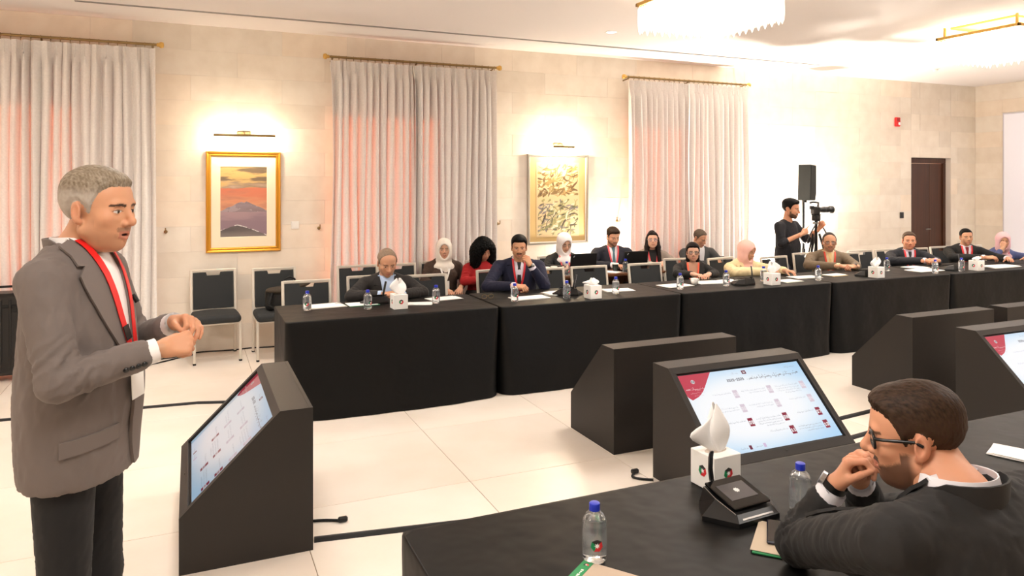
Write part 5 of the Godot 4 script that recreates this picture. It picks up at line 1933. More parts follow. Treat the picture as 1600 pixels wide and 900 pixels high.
# colour of the skin at a place on the face; k holds skin, brow, lip, beard, stubble...
func face_color(p: Vector3, k: Dictionary) -> Color:
	var c: Color = k.skin
	var ax := absf(p.x)
	# warmer nose, cheeks and ears
	var warm := smoothstep(0.03, 0.0, p.distance_to(Vector3(0, -0.03, 0.10))) * 0.35 + smoothstep(0.028, 0.0, Vector3(ax, p.y, p.z).distance_to(Vector3(0.045, -0.028, 0.068))) * 0.3
	if ax > 0.074 and p.z < 0.01:
		warm += 0.4
	c = c.lerp(k.blush, warm)
	# beard and moustache
	var nz := 0.006 * noise.get_noise_3d(p.x * 900.0, p.y * 900.0, p.z * 900.0)
	if k.has("beard"):
		var low := -0.040 - 0.018 * smoothstep(0.03, 0.085, p.z) + nz
		if ax > 0.052 and p.z < 0.035:
			low = -0.02 + nz
		var on := p.y < low and p.z > 0.004 and p.y > -0.125
		if absf(p.y + 0.068) < 0.011 and ax < 0.024 and p.z > 0.078:
			on = false
		var lipbelow := p.y > -0.090 and ax < 0.010 and p.y < -0.080
		if on and not lipbelow and p.z > -0.002 + 0.2 * maxf(0.0, -0.03 - p.y) * 0.0:
			c = c.lerp(k.beard, k.get("beard_amount", 0.8) * smoothstep(0.0, 0.012, low - p.y) * smoothstep(0.0, 0.02, p.z - 0.002))
	if k.has("moustache"):
		if ax < 0.029 + nz and p.y < -0.047 + nz * 0.5 and p.y > -0.0595 - 0.1 * maxf(0.0, ax - 0.012) and p.z > 0.070:
			c = c.lerp(k.moustache, k.get("moustache_amount", 0.9))
	# lips
	if ax < 0.023 and p.y < -0.0575 - 0.25 * ax * 0.3 and p.y > -0.081 - k.get("open", 0.0) + 0.25 * ax and p.z > 0.0765:
		c = c.lerp(k.lip, k.get("lip_amount", 0.6))
		if k.get("open", 0.0) > 0.0 and p.z < 0.0835 and ax < 0.017 and absf(p.y + 0.067 + k.open * 0.4) < 0.0035 + k.open * 0.5:
			c = Color(0.05, 0.015, 0.012)
	# brows
	var by := 0.0192 - 7.0 * pow(ax - 0.030, 2.0) + nz * 0.5
	if ax > 0.011 and ax < 0.052 and absf(p.y - by) < 0.0040 - 0.05 * maxf(0.0, ax - 0.036) and p.z > 0.045:
		c = c.lerp(k.brow, k.get("brow_amount", 0.72))
	# eyes
	var e := Vector2((ax - 0.0312) / 0.0128, (p.y - 0.0) / (0.0046 * k.get("lid", 1.0)))
	if p.z > 0.058 and e.length_squared() < 1.0:
		var look: float = k.get("gaze", 0.0)
		var ir := Vector2(p.x - signf(p.x) * 0.0312 - look, p.y - 0.0005).length()
		c = Color(0.62, 0.58, 0.54)
		if ir < 0.0062:
			c = Color(0.035, 0.018, 0.010)
		if p.y > 0.0030 * k.get("lid", 1.0):
			c = Color(0.06, 0.04, 0.03)
	elif p.z > 0.055 and e.length_squared() < 1.75 and p.y > 0.0:
		c = c.lerp(k.brow, 0.55)
	return c

const HAIRLINE := [Vector2(-0.13, -0.062), Vector2(-0.07, -0.055), Vector2(-0.034, -0.030), Vector2(-0.022, 0.018), Vector2(-0.004, 0.022), Vector2(0.008, -0.012), Vector2(0.022, -0.010), Vector2(0.032, 0.022), Vector2(0.046, 0.050), Vector2(0.064, 0.066), Vector2(0.10, 0.070)]
func hairline(z: float) -> float:
	for q in HAIRLINE.size() - 1:
		if z < HAIRLINE[q + 1].x:
			return lerpf(HAIRLINE[q].y, HAIRLINE[q + 1].y, clampf((z - HAIRLINE[q].x) / (HAIRLINE[q + 1].x - HAIRLINE[q].x), 0, 1))
	return HAIRLINE[-1].y

# a cap of hair lifted from the skull
func hair_cap(hm: Dictionary, k: Dictionary) -> Mb:
	var v: PackedVector3Array = hm.v
	var n: PackedVector3Array = hm.n
	var lift := PackedFloat32Array()
	lift.resize(v.size())
	var top: float = k.get("hair_top", 0.016)
	var side: float = k.get("hair_side", 0.006)
	var rise: float = k.get("hair_rise", 0.0)
	for q in v.size():
		var p := v[q]
		var d := p.y - hairline(p.z) - rise * smoothstep(0.02, 0.06, p.z)
		d -= k.get("nape", 0.0) * smoothstep(-0.02, -0.05, p.z)
		if absf(p.x) > 0.0785 and p.y < 0.034:
			d = -1.0
		if k.get("bald", 0.0) > 0.0:
			var crown := Vector2(p.x / 0.058, (p.z - 0.03) / (0.075 + k.bald * 0.03)).length()
			if p.y > 0.05:
				d = minf(d, (crown - 1.0) * 0.05)
		d += 0.004 * noise.get_noise_3d(p.x * 700.0, p.y * 700.0, p.z * 300.0)
		if d > -0.004:
			var t := lerpf(side, top, smoothstep(0.03, 0.095, p.y))
			if k.has("quiff"):
				t += k.quiff * smoothstep(0.02, 0.07, p.z) * smoothstep(0.05, 0.08, p.y)
			var st := noise.get_noise_3d(p.x * 520.0 + p.z * 200.0, p.y * 160.0, p.z * 160.0)
			t *= smoothstep(0.026, 0.048, Vector3(absf(p.x), p.y, p.z).distance_to(Vector3(0.078, -0.006, -0.014))) * 0.9 + 0.1
			lift[q] = t * smoothstep(-0.004, 0.014, d) + 0.0016 * st * smoothstep(0.0, 0.01, d) - 0.0006
		else:
			lift[q] = -1.0
	var b := Mb.new()
	var ix: PackedInt32Array = hm.i
	var map := {}
	var c1: Color = k.hair
	var c2: Color = k.get("hair2", k.hair * 0.6)
	for t in range(0, ix.size(), 3):
		if lift[ix[t]] > -0.5 and lift[ix[t + 1]] > -0.5 and lift[ix[t + 2]] > -0.5:
			for e in 3:
				var q := ix[t + e]
				if not map.has(q):
					var p := v[q]
					b.col = c1.lerp(c2, clampf(0.5 + 0.9 * noise.get_noise_3d(p.x * 900.0 + p.z * 300.0, p.y * 260.0, p.z * 260.0), 0, 1))
					if k.has("temples"):
						b.col = b.col.lerp(k.temples, smoothstep(0.07, 0.035, p.y) * 0.85)
					map[q] = b.put(p + n[q] * lift[q], n[q])
				b.i.append(map[q])
	b.n = normals_of({"v": b.v, "i": b.i})
	return b

# right hand: wrist at the origin, fingers along +z, back of the hand up, thumb towards +x
# curls: per finger [knuckle, middle, tip] in degrees; thumb: [out, bend]
func hand_mesh(key: String, curls: Array, thumb: Array, spread := 4.0) -> Dictionary:
	if hands.has(key):
		return hands[key]
	var f := Field.new()
	var bx := [0.029, 0.0095, -0.010, -0.028]
	var bz := [0.088, 0.092, 0.087, 0.078]
	var ln := [[0.042, 0.025, 0.021], [0.046, 0.029, 0.022], [0.042, 0.027, 0.021], [0.033, 0.020, 0.018]]
	f.cone(Vector3(0, 0, -0.05), Vector3(0, 0, 0.006), 0.0275, 0.0265, 0.012)
	for q in 4:
		f.cone(Vector3(bx[q] * 0.55, -0.001, 0.012), Vector3(bx[q], 0.0, bz[q] - 0.006), 0.0155, 0.0125, 0.012)
	f.ell(Vector3(0.020, -0.011, 0.036), Vector3(0.014, 0.013, 0.028), 0.012, Basis(Vector3.UP, 0.35))
	f.ell(Vector3(-0.020, -0.010, 0.040), Vector3(0.011, 0.011, 0.030), 0.012)
	for q in 4:
		var p := Vector3(bx[q], 0.001, bz[q] - 0.004)
		var a := 0.0
		var yaw: float = deg_to_rad(spread * (1.5 - q)) * (1.0 - curls[q][0] / 100.0)
		var r := [0.0098, 0.0088, 0.0080, 0.0068] if q < 3 else [0.0086, 0.0077, 0.0070, 0.0060]
		for j in 3:
			a += deg_to_rad(curls[q][j])
			var d := Basis(Vector3.UP, yaw) * Vector3(0, -sin(a), cos(a))
			var e: Vector3 = p + d * ln[q][j]
			f.cone(p, e, r[j], r[j + 1], 0.006 if j == 0 else 0.003)
			p = e
	var tp := Vector3(0.020, -0.008, 0.018)
	var o := deg_to_rad(thumb[0])
	var dn := deg_to_rad(thumb[1])
	var d1 := Vector3(sin(o), -0.35, cos(o)).normalized()
	var t1 := tp + d1 * 0.040
	var d2 := (Basis(Vector3.UP, -dn * 0.5) * d1 + Vector3(0, -0.25 * dn, 0)).normalized()
	var t2 := t1 + d2 * 0.032
	var d3 := (Basis(Vector3.UP, -dn * 0.6) * d2 + Vector3(0, -0.2 * dn, 0)).normalized()
	f.cone(tp, t1, 0.0135, 0.0112, 0.012)
	f.cone(t1, t2, 0.0108, 0.0096, 0.003)
	f.cone(t2, t2 + d3 * 0.026, 0.0096, 0.0074, 0.003)
	var m := f.nets(0.0032)
	hands[key] = m
	return m

const POSES := {
	"rest": [[[22, 28, 15], [26, 32, 18], [30, 36, 20], [34, 38, 20]], [38, 20]],
	"flat": [[[8, 12, 8], [8, 14, 8], [10, 16, 10], [12, 18, 10]], [40, 10]],
	"fist": [[[72, 88, 45], [74, 92, 48], [76, 92, 48], [76, 88, 45]], [28, 70]],
	"curl": [[[50, 62, 30], [56, 68, 34], [60, 72, 36], [62, 70, 36]], [32, 45]],
	"pen": [[[48, 48, 18], [58, 62, 30], [64, 74, 36], [66, 74, 36]], [26, 42]],
	"pinch": [[[55, 50, 25], [52, 46, 24], [42, 40, 22], [34, 34, 20]], [30, 35]],
	"point": [[[10, 10, 6], [52, 70, 34], [62, 80, 40], [64, 80, 40]], [28, 55]]}

func add_part(b: Mb, m: Dictionary, t: Transform3D, mirror: bool, col: Callable) -> void:
	var v: PackedVector3Array = m.v
	var base := b.v.size()
	var ix: PackedInt32Array = m.i
	for p in v:
		b.v.append(t * (Vector3(-p.x, p.y, p.z) if mirror else p))
		b.c.append(col.call(p))
	for q in range(0, ix.size(), 3):
		b.i.append(base + ix[q])
		if mirror:
			b.i.append(base + ix[q + 2]); b.i.append(base + ix[q + 1])
		else:
			b.i.append(base + ix[q + 1]); b.i.append(base + ix[q + 2])

func finish(b: Mb) -> Mb:
	b.n = normals_of({"v": b.v, "i": b.i})
	b.u.resize(b.v.size())
	if b.c.size() != b.v.size():
		b.c.resize(b.v.size())
		b.c.fill(Color.WHITE)
	return b

# garment surface from a field, with soft creases
func garment(f: Field, cell: float, crease := 0.0025, freq := 14.0) -> Mb:
	var b := Mb.new()
	var m := f.nets(cell)
	b.v = m.v
	b.i = m.i
	finish(b)
	if crease > 0.0:
		for q in b.v.size():
			var p := b.v[q] * freq * 40.0
			var w := noise.get_noise_3d(p.x * 1.6, p.y * 0.7, p.z * 1.6)
			b.v[q] += b.n[q] * crease * (1.0 - 2.2 * absf(w))
		b.n = normals_of({"v": b.v, "i": b.i})
	return b

# drop a point of the front frame on to the garment
func drop(f: Field, fr: Transform3D, x: float, y: float, off: float) -> Vector3:
	var d := -fr.basis.z.normalized()
	var p := fr * Vector3(x, y, 0.36)
	var gone := 0.0
	for q in 40:
		var e := f.all(p) - off
		if e < 0.0008 or gone > 0.335:
			break
		var step := minf(minf(e * 0.9, 0.06), 0.34 - gone)
		gone += step
		p += d * step
	return p

func patch(f: Field, fr: Transform3D, rows: Array, off: float, thick: float) -> Mb:
	# rows: each a list of Vector2 in the front frame
	var out := []
	for r in rows:
		var row := PackedVector3Array()
		for p in r:
			row.append(drop(f, fr, p.x, p.y, off))
		out.append(row)
	return Mb.new().sheet(out, thick)

func strip(f: Field, fr: Transform3D, line: Array, w: float, off: float, thick := 0.002, n := 14) -> Mb:
	var rows := []
	for k in n + 1:
		var t := float(k) / n * (line.size() - 1)
		var q := mini(int(t), line.size() - 2)
		var p: Vector2 = line[q].lerp(line[q + 1], t - q)
		var d: Vector2 = (line[q + 1] - line[q]).normalized()
		var s := Vector2(-d.y, d.x) * w / 2
		if s.x > 0:
			s = -s
		rows.append([p + s, p, p - s])
	return patch(f, fr, rows, off, thick)

func skin_set(base: Color, brow: Color) -> Dictionary:
	var s := lin(base)
	return {"skin": s, "blush": s.lerp(Color(0.55, 0.12, 0.08), 0.35), "lip": lin(Color(0.66, 0.36, 0.32)), "brow": lin(brow)}

func cloth(c: Color, rough := 0.82) -> StandardMaterial3D:
	var key := "cloth" + c.to_html() + str(rough)
	if not M.has(key):
		var m := relief(mat(c, rough), M.weave, 0.012, 22.0)
		m.rim_enabled = true
		m.rim = 0.3
		m.rim_tint = 0.6
		M[key] = m
	return M[key]

# o: at, turn, label, skin..., head (local), look [yaw, pitch, roll], arms [[elbow, wrist, fingers, back, pose] x2: left, right], outfit
func person(o: Dictionary) -> Node3D:
	var t := thing("person", o.label, "person", o.at, o.turn)
	var sc: float = o.get("scale", 1.0)
	var fem: bool = o.get("fem", false)
	var skinm: StandardMaterial3D
	if not M.has("skin"):
		M.skin = mat(Color.WHITE, 0.55, 0.0, 0.42)
		M.skin.vertex_color_use_as_albedo = true
		M.skin.subsurf_scatter_enabled = true
		M.skin.subsurf_scatter_strength = 0.12
		M.hair = mat(Color.WHITE, 0.6, 0.0, 0.3)
		M.hair.vertex_color_use_as_albedo = true
	var face: Dictionary = skin_set(o.get("skin", Color(0.80, 0.60, 0.48)), o.get("brow", Color(0.10, 0.07, 0.05)))
	face.merge(o.get("face", {}), true)
	for key in ["beard", "moustache"]:
		if face.has(key):
			face[key] = lin(face[key])
	var hk: Dictionary = o.get("head_shape", {"fem": fem})
	var hm := head_mesh(o.get("head_key", "f" if fem else "m"), hk, o.get("head_cell", 0.0034))
	var look: Array = o.get("look", [0.0, 0.0, 0.0])
	var hb := Basis(Vector3.UP, look[0]) * Basis(Vector3.RIGHT, look[1]) * Basis(Vector3.BACK, look[2])
	var hs: float = o.get("head_scale", 0.90 if fem else 0.96)
	var HT := Transform3D(hb * Basis.from_scale(Vector3(hs * o.get("head_wide", 1.0), hs, hs)), o.head)
	var neck: Vector3 = o.get("neck", o.head + Vector3(0, -0.155, -0.065))
	var sw: float = o.get("shoulder", 0.165 if fem else 0.19)
	var bw: float = o.get("wide", 0.88 if fem else 1.0)
	var dp: float = o.get("deep", 1.0)
	var pel: Vector3 = o.get("pelvis", Vector3(0, 0.53, 0))
	var cell: float = o.get("cell", 0.0115)
	var up := (neck - pel).normalized()
	var tw: Basis = Basis(Vector3.UP, o.get("twist", 0.0))
	var side := tw.x
	var fwd := side.cross(up).normalized()
	var sp := Basis(side, up, fwd)
	var shl := []
	for s in [1.0, -1.0]:
		shl.append(neck + sp * Vector3(sw * s, -0.055 - o.get("slope", 0.0), 0.0))
	var arms: Array = o.arms
	# ---- skin: neck, inner limbs, head and hands in one mesh ----
	var bf := Field.new()
	bf.cone(o.head + hb * Vector3(0, -0.045, -0.025) * hs, neck + up * -0.04, 0.052 * (0.86 if fem else o.get("neck_wide", 1.04)), 0.062 * (0.86 if fem else o.get("neck_wide", 1.04)), 0.02)
	bf.cone(neck, pel, 0.06, 0.08, 0.03)
	for q in 2:
		var e: Vector3 = arms[q][0]
		var w: Vector3 = arms[q][1]
		bf.cone(neck + up * -0.06, shl[q], 0.035, 0.035, 0.02)
		bf.cone(shl[q], e, 0.036, 0.034, 0.02)
		bf.cone(e, w, 0.036, 0.0265, 0.02)
	var body := Mb.new()
	var sk: Color = face.skin
	add_part(body, bf.nets(0.011), Transform3D.IDENTITY, false, func(_p): return sk)
	add_part(body, hm, HT, false, func(p): return face_color(p, face))
	for q in 2:
		var a: Array = arms[q]
		var po: Array = POSES[a[4]]
		var z: Vector3 = a[2].normalized()
		var y: Vector3 = a[3].slide(z).normalized()
		var hsz: float = o.get("hand_scale", 0.97 if not fem else 0.88)
		var hand := hand_mesh(a[4], po[0], po[1])
		var nail := face.skin.lerp(Color(0.75, 0.45, 0.38), 0.12) as Color
		add_part(body, hand, Transform3D(Basis(y.cross(z), y, z) * Basis.from_scale(Vector3.ONE * hsz), a[1]), q == 0, func(p): return sk.lerp(face.blush, clampf((p.z - 0.06) * 5.0, 0.0, 0.45)))
	obj("body", finish(body), M.skin, t)
	# ---- hair ----
	if o.has("hair"):
		var hkw: Dictionary = o.hair.duplicate()
		hkw.hair = lin(hkw.hair)
		hkw.hair2 = lin(hkw.get("hair2", hkw.hair * 0.7)) if hkw.has("hair2") else hkw.hair * 0.55
		if hkw.has("temples"):
			hkw.temples = lin(hkw.temples)
		var cap := hair_cap(hm, hkw)
		for q in cap.v.size():
			cap.v[q] = HT * cap.v[q]
			cap.n[q] = (hb * cap.n[q]).normalized()
		obj("hair", cap, M.hair, t)
	# ---- upper garment ----
	var g := Field.new()
	var tf := Field.new()
	var ch := neck.lerp(pel, 0.34)
	var be := neck.lerp(pel, 0.70)
	for h: Field in [g, tf]:
		h.ell(ch, Vector3(0.172 * bw, 0.19, 0.118 * dp), 0.05, sp)
		h.ell(neck.lerp(pel, 0.16) + sp * Vector3(0, 0, -0.02), Vector3(0.15 * bw, 0.10, 0.095), 0.05, sp)
		h.ell(be + sp * Vector3(0, 0, 0.012 + 0.05 * (o.get("belly", 1.0) - 1.0)), Vector3(0.164 * bw, 0.19, 0.128 * dp * o.get("belly", 1.0)), 0.06, sp)
		if fem:
			for s in [-1.0, 1.0]:
				h.ball(ch + sp * Vector3(0.075 * s, -0.02, 0.085), 0.055, 0.06)
		if o.has("hem"):
			for e in o.hem:
				h.ell(e[0], e[1], 0.06)
		else:
			h.ell(pel, Vector3(0.175 * bw, 0.13, 0.14), 0.05)
		for q in 2:
			var s := 1.0 if q == 0 else -1.0
			h.cone(neck + sp * Vector3(0.045 * s, -0.012, -0.012), shl[q] + sp * Vector3(-0.02 * s, 0.004, 0), 0.050, 0.060, 0.045)
			if h == tf:
				h.cone(shl[q], arms[q][0], 0.066 * o.get("arm", 0.86 if fem else 1.0), 0.055, 0.03)
	for q in 2:
		var s := 1.0 if q == 0 else -1.0
		var ar: float = o.get("arm", 0.86 if fem else 1.0)
		var e: Vector3 = arms[q][0]
		var w: Vector3 = arms[q][1]
		var wd := (w - e).normalized()
		g.cone(shl[q], e, 0.066 * ar, 0.055 * ar, 0.03)
		var cuff: Vector3 = w - wd * o.get("cuff", 0.062)
		if o.has("sleeve"):
			cuff = e.lerp(w, o.sleeve)
		g.cone(e, cuff, 0.056 * ar, 0.043 * ar, 0.015)
	if o.has("hem_y"):
		g.rbox(Vector3(0, o.hem_y - 0.3, 0), Vector3(0.5, 0.3, 0.5), 0.002, 0.006, Basis.IDENTITY, 1)
	# room for the neck
	g.cone(neck + up * 0.02 + sp * Vector3(0, 0, 0.012), neck + up * 0.14 + sp * Vector3(0, 0, 0.05), 0.062 * o.get("neck_wide", 1.0), 0.07 * o.get("neck_wide", 1.0), 0.012, 1)
	var gm := garment(g, cell, o.get("crease", 0.003), o.get("crease_freq", 1.0))
	# folds gathered at the elbows
	var fold: float = o.get("folds", 0.004)
	for q in 2:
		var e: Vector3 = arms[q][0]
		var ua: Vector3 = (shl[q] - e).normalized()
		var fa: Vector3 = (arms[q][1] - e).normalized()
		var along := (ua - fa).normalized()
		var inner := (ua + fa).normalized()
		for k in gm.v.size():
			var r := gm.v[k] - e
			var d := r.length()
			if d < 0.17:
				var w := smoothstep(0.17, 0.05, d) * (0.55 + 0.45 * clampf(r.dot(inner) / 0.05, -1.0, 1.0))
				var ph := r.dot(along) / 0.042 + 1.3 * noise.get_noise_3d(gm.v[k].x * 30.0, gm.v[k].y * 30.0, gm.v[k].z * 30.0) + 0.35 * r.dot(inner) / 0.03
				gm.v[k] += gm.n[k] * fold * w * (1.0 - 2.0 * pow(absf(sin(PI * ph)), 0.7))
	gm.n = normals_of({"v": gm.v, "i": gm.i})
	var gname: String = o.get("garment", "jacket")
	var gc: Color = o.cloth
	var jk := obj(gname, gm, cloth(gc), t)
	var fr := Transform3D(sp, neck)
	var cz: float = o.get("crease", 0.003)
	if o.get("suit", false):
		suit_front(t, tf, fr, o, gc, shl)
	else:
		if o.has("shirt"):
			var rows := []
			var vd: float = o.get("vee", 0.16)
			for k in 9:
				var f := k / 8.0
				var ww := lerpf(0.062, 0.006, f)
				var yy := lerpf(0.05, -vd, f)
				rows.append([Vector2(-ww, yy), Vector2(0, yy), Vector2(ww, yy)])
			obj("blouse" if fem else "undershirt", patch(tf, fr, rows, 0.003 + cz, 0.004 + cz), cloth(o.shirt), t)
	if o.has("lanyard"):
		var lc := cloth(o.lanyard, 0.5)
		var by: float = o.get("lanyard_len", 0.30)
		for s in [-1.0, 1.0]:
			obj("lanyard", strip(tf, fr, [Vector2(0.064 * s, 0.045), Vector2(0.058 * s, -0.02), Vector2(0.040 * s, -by * 0.5), Vector2(0.006 * s, -by)], o.get("ribbon", 0.019), (0.0155 if o.get("suit", false) else 0.008) + cz), lc, t)
		if o.has("clip"):
			var ca := Vector2(-0.040, -by * 0.5)
			var cb := Vector2(-0.006, -by)
			obj("lanyard_clip", strip(tf, fr, [ca.lerp(cb, 0.30), ca.lerp(cb, 0.55)], 0.028, 0.019 + cz, 0.003, 4), M.black_plastic, t)
		if o.get("badge", true):
			obj("name_badge", patch(tf, fr, [[Vector2(-0.04, -by), Vector2(0.04, -by)], [Vector2(-0.04, -by - 0.11), Vector2(0.04, -by - 0.11)]], 0.018 + cz, 0.002), M.paper, t)
	# shirt cuffs
	if o.has("shirt") and not fem and not o.has("sleeve"):
		for q in 2:
			var e: Vector3 = arms[q][0]
			var w: Vector3 = arms[q][1]
			var wd := (w - e).normalized()
			obj("shirt_cuff", Mb.new().tube([w - wd * 0.055, w - wd * 0.012, w - wd * 0.010, w - wd * 0.02], [0.0375, 0.0375, 0.034, 0.031], 18, false), cloth(o.shirt), t)
	if o.has("wristwatch"):
		var a: Array = arms[o.wristwatch]
		var wd: Vector3 = (a[1] - a[0]).normalized()
		var w: Vector3 = a[1] + wd * o.get("watch_at", 0.0)
		var wt := Mb.new()
		obj("watch_strap", Mb.new().tube([w - wd * 0.010, w - wd * 0.006, w + wd * 0.006, w + wd * 0.010], [0.030, 0.0322, 0.0322, 0.030], 18, false), M.black_metal, t)
		var yb: Vector3 = a[3].slide(wd).normalized()
		obj("watch_case", Mb.new().tube([w + yb * 0.028, w + yb * 0.039], 0.019, 18), M.steel, t)
	# ---- trousers and shoes ----
	var legs: Array = o.get("legs", [[Vector3(0.09, 0.52, 0.0), Vector3(0.12, 0.50, 0.40), Vector3(0.12, 0.10, 0.36)], [Vector3(-0.09, 0.52, 0.0), Vector3(-0.12, 0.50, 0.40), Vector3(-0.12, 0.10, 0.36)]])
	var lf := Field.new()
	var lt: float = o.get("leg", 1.0)
	lf.ell(pel + Vector3(0, -0.02, 0), Vector3(0.165 * bw, 0.11, 0.125), 0.05)
	for l in legs:
		lf.cone(l[0], l[1], 0.088 * lt, 0.066 * lt, 0.04)
		lf.cone(l[1], l[2], 0.066 * lt, 0.052 * lt, 0.02)
		lf.cone(l[2], l[2] + Vector3(0, -0.045, 0.004), 0.054 * lt, 0.058 * lt, 0.01)
	obj("trousers" if not o.get("skirt", false) else "skirt", garment(lf, o.get("leg_cell", 0.02), 0.003), cloth(o.get("trouser", Color(0.05, 0.05, 0.06))), t)
	for l in legs:
		var sf := Field.new()
		var an: Vector3 = l[2]
		var fd: Vector3 = o.get("toes", Vector3(0, 0, 1))
		sf.cone(Vector3(an.x, 0.045, an.z) - fd * 0.05, Vector3(an.x, 0.036, an.z) + fd * 0.15, 0.040, 0.034, 0.02)
		sf.rbox(Vector3(an.x, -0.03, an.z) + fd * 0.05, Vector3(0.2, 0.035, 0.3), 0.004, 0.004, Basis.IDENTITY, 1)
		obj("shoe", net_mesh(sf, 0.012), mat(Color(0.03, 0.025, 0.022), 0.35), t)
	if o.has("glasses"):
		eyewear(t, HT, o.glasses, o.get("frame", 1.0))
	if o.has("veil"):
		veil(t, HT, neck, sp, o.veil, g)
	t.scale = Vector3.ONE * sc
	return t

func suit_front(t: Node3D, g: Field, fr: Transform3D, o: Dictionary, gc: Color, shl: Array) -> void:
	var vd: float = o.get("vee", 0.30)
	var cz: float = o.get("crease", 0.003)
	var sh := cloth(o.get("shirt", Color(0.92, 0.92, 0.94)), 0.7)
	var rows := []
	var n := 14
	var vw := func(f: float) -> float: return lerpf(0.070, 0.004, pow(f, 0.85))
	for k in n + 1:
		var f := float(k) / n
		var w: float = vw.call(f) + 0.012
		var y := lerpf(0.05, -vd, f)
		rows.append([Vector2(-w, y), Vector2(-w / 2, y), Vector2(0, y), Vector2(w / 2, y), Vector2(w, y)])
	obj("shirt", patch(g, fr, rows, 0.003 + cz, 0.006 + cz), sh, t)
	var lm := cloth(gc.lightened(0.03))
	for s in [-1.0, 1.0]:
		var lr := []
		for k in n + 1:
			var f := float(k) / n
			var inner: float = vw.call(f)
			var width := 0.082 * sin(PI * clampf(0.22 + f * 0.78, 0.0, 1.0)) + 0.004
			if f > 0.17 and f < 0.24:
				width *= 0.62
			elif f <= 0.17:
				width *= 0.9
			var yy := lerpf(0.045, -vd, f)
			var a := Vector2(s * inner, yy + 0.006)
			var b := Vector2(s * (inner + width), yy + 0.006 + (0.012 if f > 0.2 else -0.02))
			lr.append([a, a.lerp(b, 0.5), b] if s > 0 else [b, a.lerp(b, 0.5), a])
		obj("lapel", patch(g, fr, lr, 0.010 + cz, 0.008), lm, t)
	# jacket collar round the back of the neck
	var cr := []
	for y in 3:
		var row := PackedVector3Array()
		for k in 15:
			var a := lerpf(-2.2, 2.2, k / 14.0)
			var r: float = (0.079 - 0.004 * y) * o.get("neck_wide", 1.04)
			var front := smoothstep(1.2, 2.2, absf(a))
			row.append(fr * Vector3(sin(a) * r * 1.02, 0.030 - 0.028 * y + 0.012 - 0.045 * front + (0.006 if y == 0 else 0.0), -cos(a) * r * 0.92 - 0.005))
		cr.append(row)
	for q in 3:
		cr[q].reverse()
	obj("jacket_collar", Mb.new().sheet(cr, 0.005), lm, t)
	if not o.get("no_collar", false):
		shirt_collar(t, fr, sh, o.get("open_collar", false), o.get("neck_wide", 1.04))
	if o.has("tie"):
		var tm := cloth(o.tie, 0.6)
		var kn := fr * Vector3(0, -0.012, 0.0)
		obj("tie", patch(g, fr, [[Vector2(-0.012, -0.03), Vector2(0, -0.03), Vector2(0.012, -0.03)], [Vector2(-0.02, -0.14), Vector2(0, -0.14), Vector2(0.02, -0.14)], [Vector2(-0.03, -vd + 0.01), Vector2(0, -vd + 0.01), Vector2(0.03, -vd + 0.01)]], 0.006 + cz, 0.003), tm, t)
		obj("tie_knot", patch(g, fr, [[Vector2(-0.021, 0.03), Vector2(0, 0.032), Vector2(0.021, 0.03)], [Vector2(-0.018, 0.0), Vector2(0, 0.0), Vector2(0.018, 0.0)], [Vector2(-0.010, -0.035), Vector2(0, -0.035), Vector2(0.010, -0.035)]], 0.011 + cz, 0.008), tm, t)
	for k in o.get("buttons", 1):
		var p := drop(g, fr, 0.012, -vd - 0.012 - 0.11 * k, cz)
		var z := fr.basis.z
		obj("button", Mb.new().tube([p, p + z * 0.005], 0.010, 12), M.black_plastic, t)

func shirt_collar(t: Node3D, fr: Transform3D, sh: Material, open: bool, nw := 1.0) -> void:
	var gap := 2.85 if not open else 2.55
	var rows := []
	for y in 4:
		var row := PackedVector3Array()
		for k in 21:
			var a := lerpf(-gap, gap, k / 20.0)
			var fold := y / 3.0
			var r := (0.0655 + 0.006 * fold) * nw
			var tip := smoothstep(1.9, gap, absf(a))
			row.append(fr * Vector3(sin(a) * r, 0.052 - 0.036 * fold - 0.018 * tip - 0.030 * fold * tip, -cos(a) * r * 0.95 + 0.004 + 0.014 * tip * fold))
		row.reverse()
		rows.append(row)
	obj("shirt_collar", Mb.new().sheet(rows, 0.003), sh, t)

func eyewear(t: Node3D, HT: Transform3D, c: Color, fat := 1.0) -> void:
	var m := Mb.new()
	m.T = HT
	for s in [-1.0, 1.0]:
		var rim := []
		for k in 21:
			var a := TAU * k / 20
			var ca := signf(cos(a)) * pow(absf(cos(a)), 0.75)
			var sa := signf(sin(a)) * pow(absf(sin(a)), 0.75)
			rim.append(Vector3(s * 0.0335 + ca * 0.0255, -0.002 + sa * 0.0185, 0.094 - 0.010 * absf(s * 0.0335 + ca * 0.0255) / 0.06))
		m.tube(rim, 0.0021 * fat, 6, false)
		m.tube([Vector3(0.058 * s, 0.006, 0.084), Vector3(0.072 * s, 0.008, 0.066), Vector3(0.080 * s, 0.007, 0.0), Vector3(0.081 * s, -0.002, -0.016)], 0.0024 * fat, 6)
	m.tube([Vector3(-0.009, 0.003, 0.095), Vector3(0, 0.005, 0.098), Vector3(0.009, 0.003, 0.095)], 0.0022, 6)
	var e := obj("eyeglasses", m, mat(c, 0.3), t)
	for s in [-1.0, 1.0]:
		var l := Mb.new()
		l.T = HT
		l.tube([Vector3(s * 0.0335, -0.002, 0.0885), Vector3(s * 0.0335 + s * 0.0002, -0.002, 0.0893)], 0.0195, 16)
		obj("lens", l, glass(Color(1, 1, 1), 0.05), e)

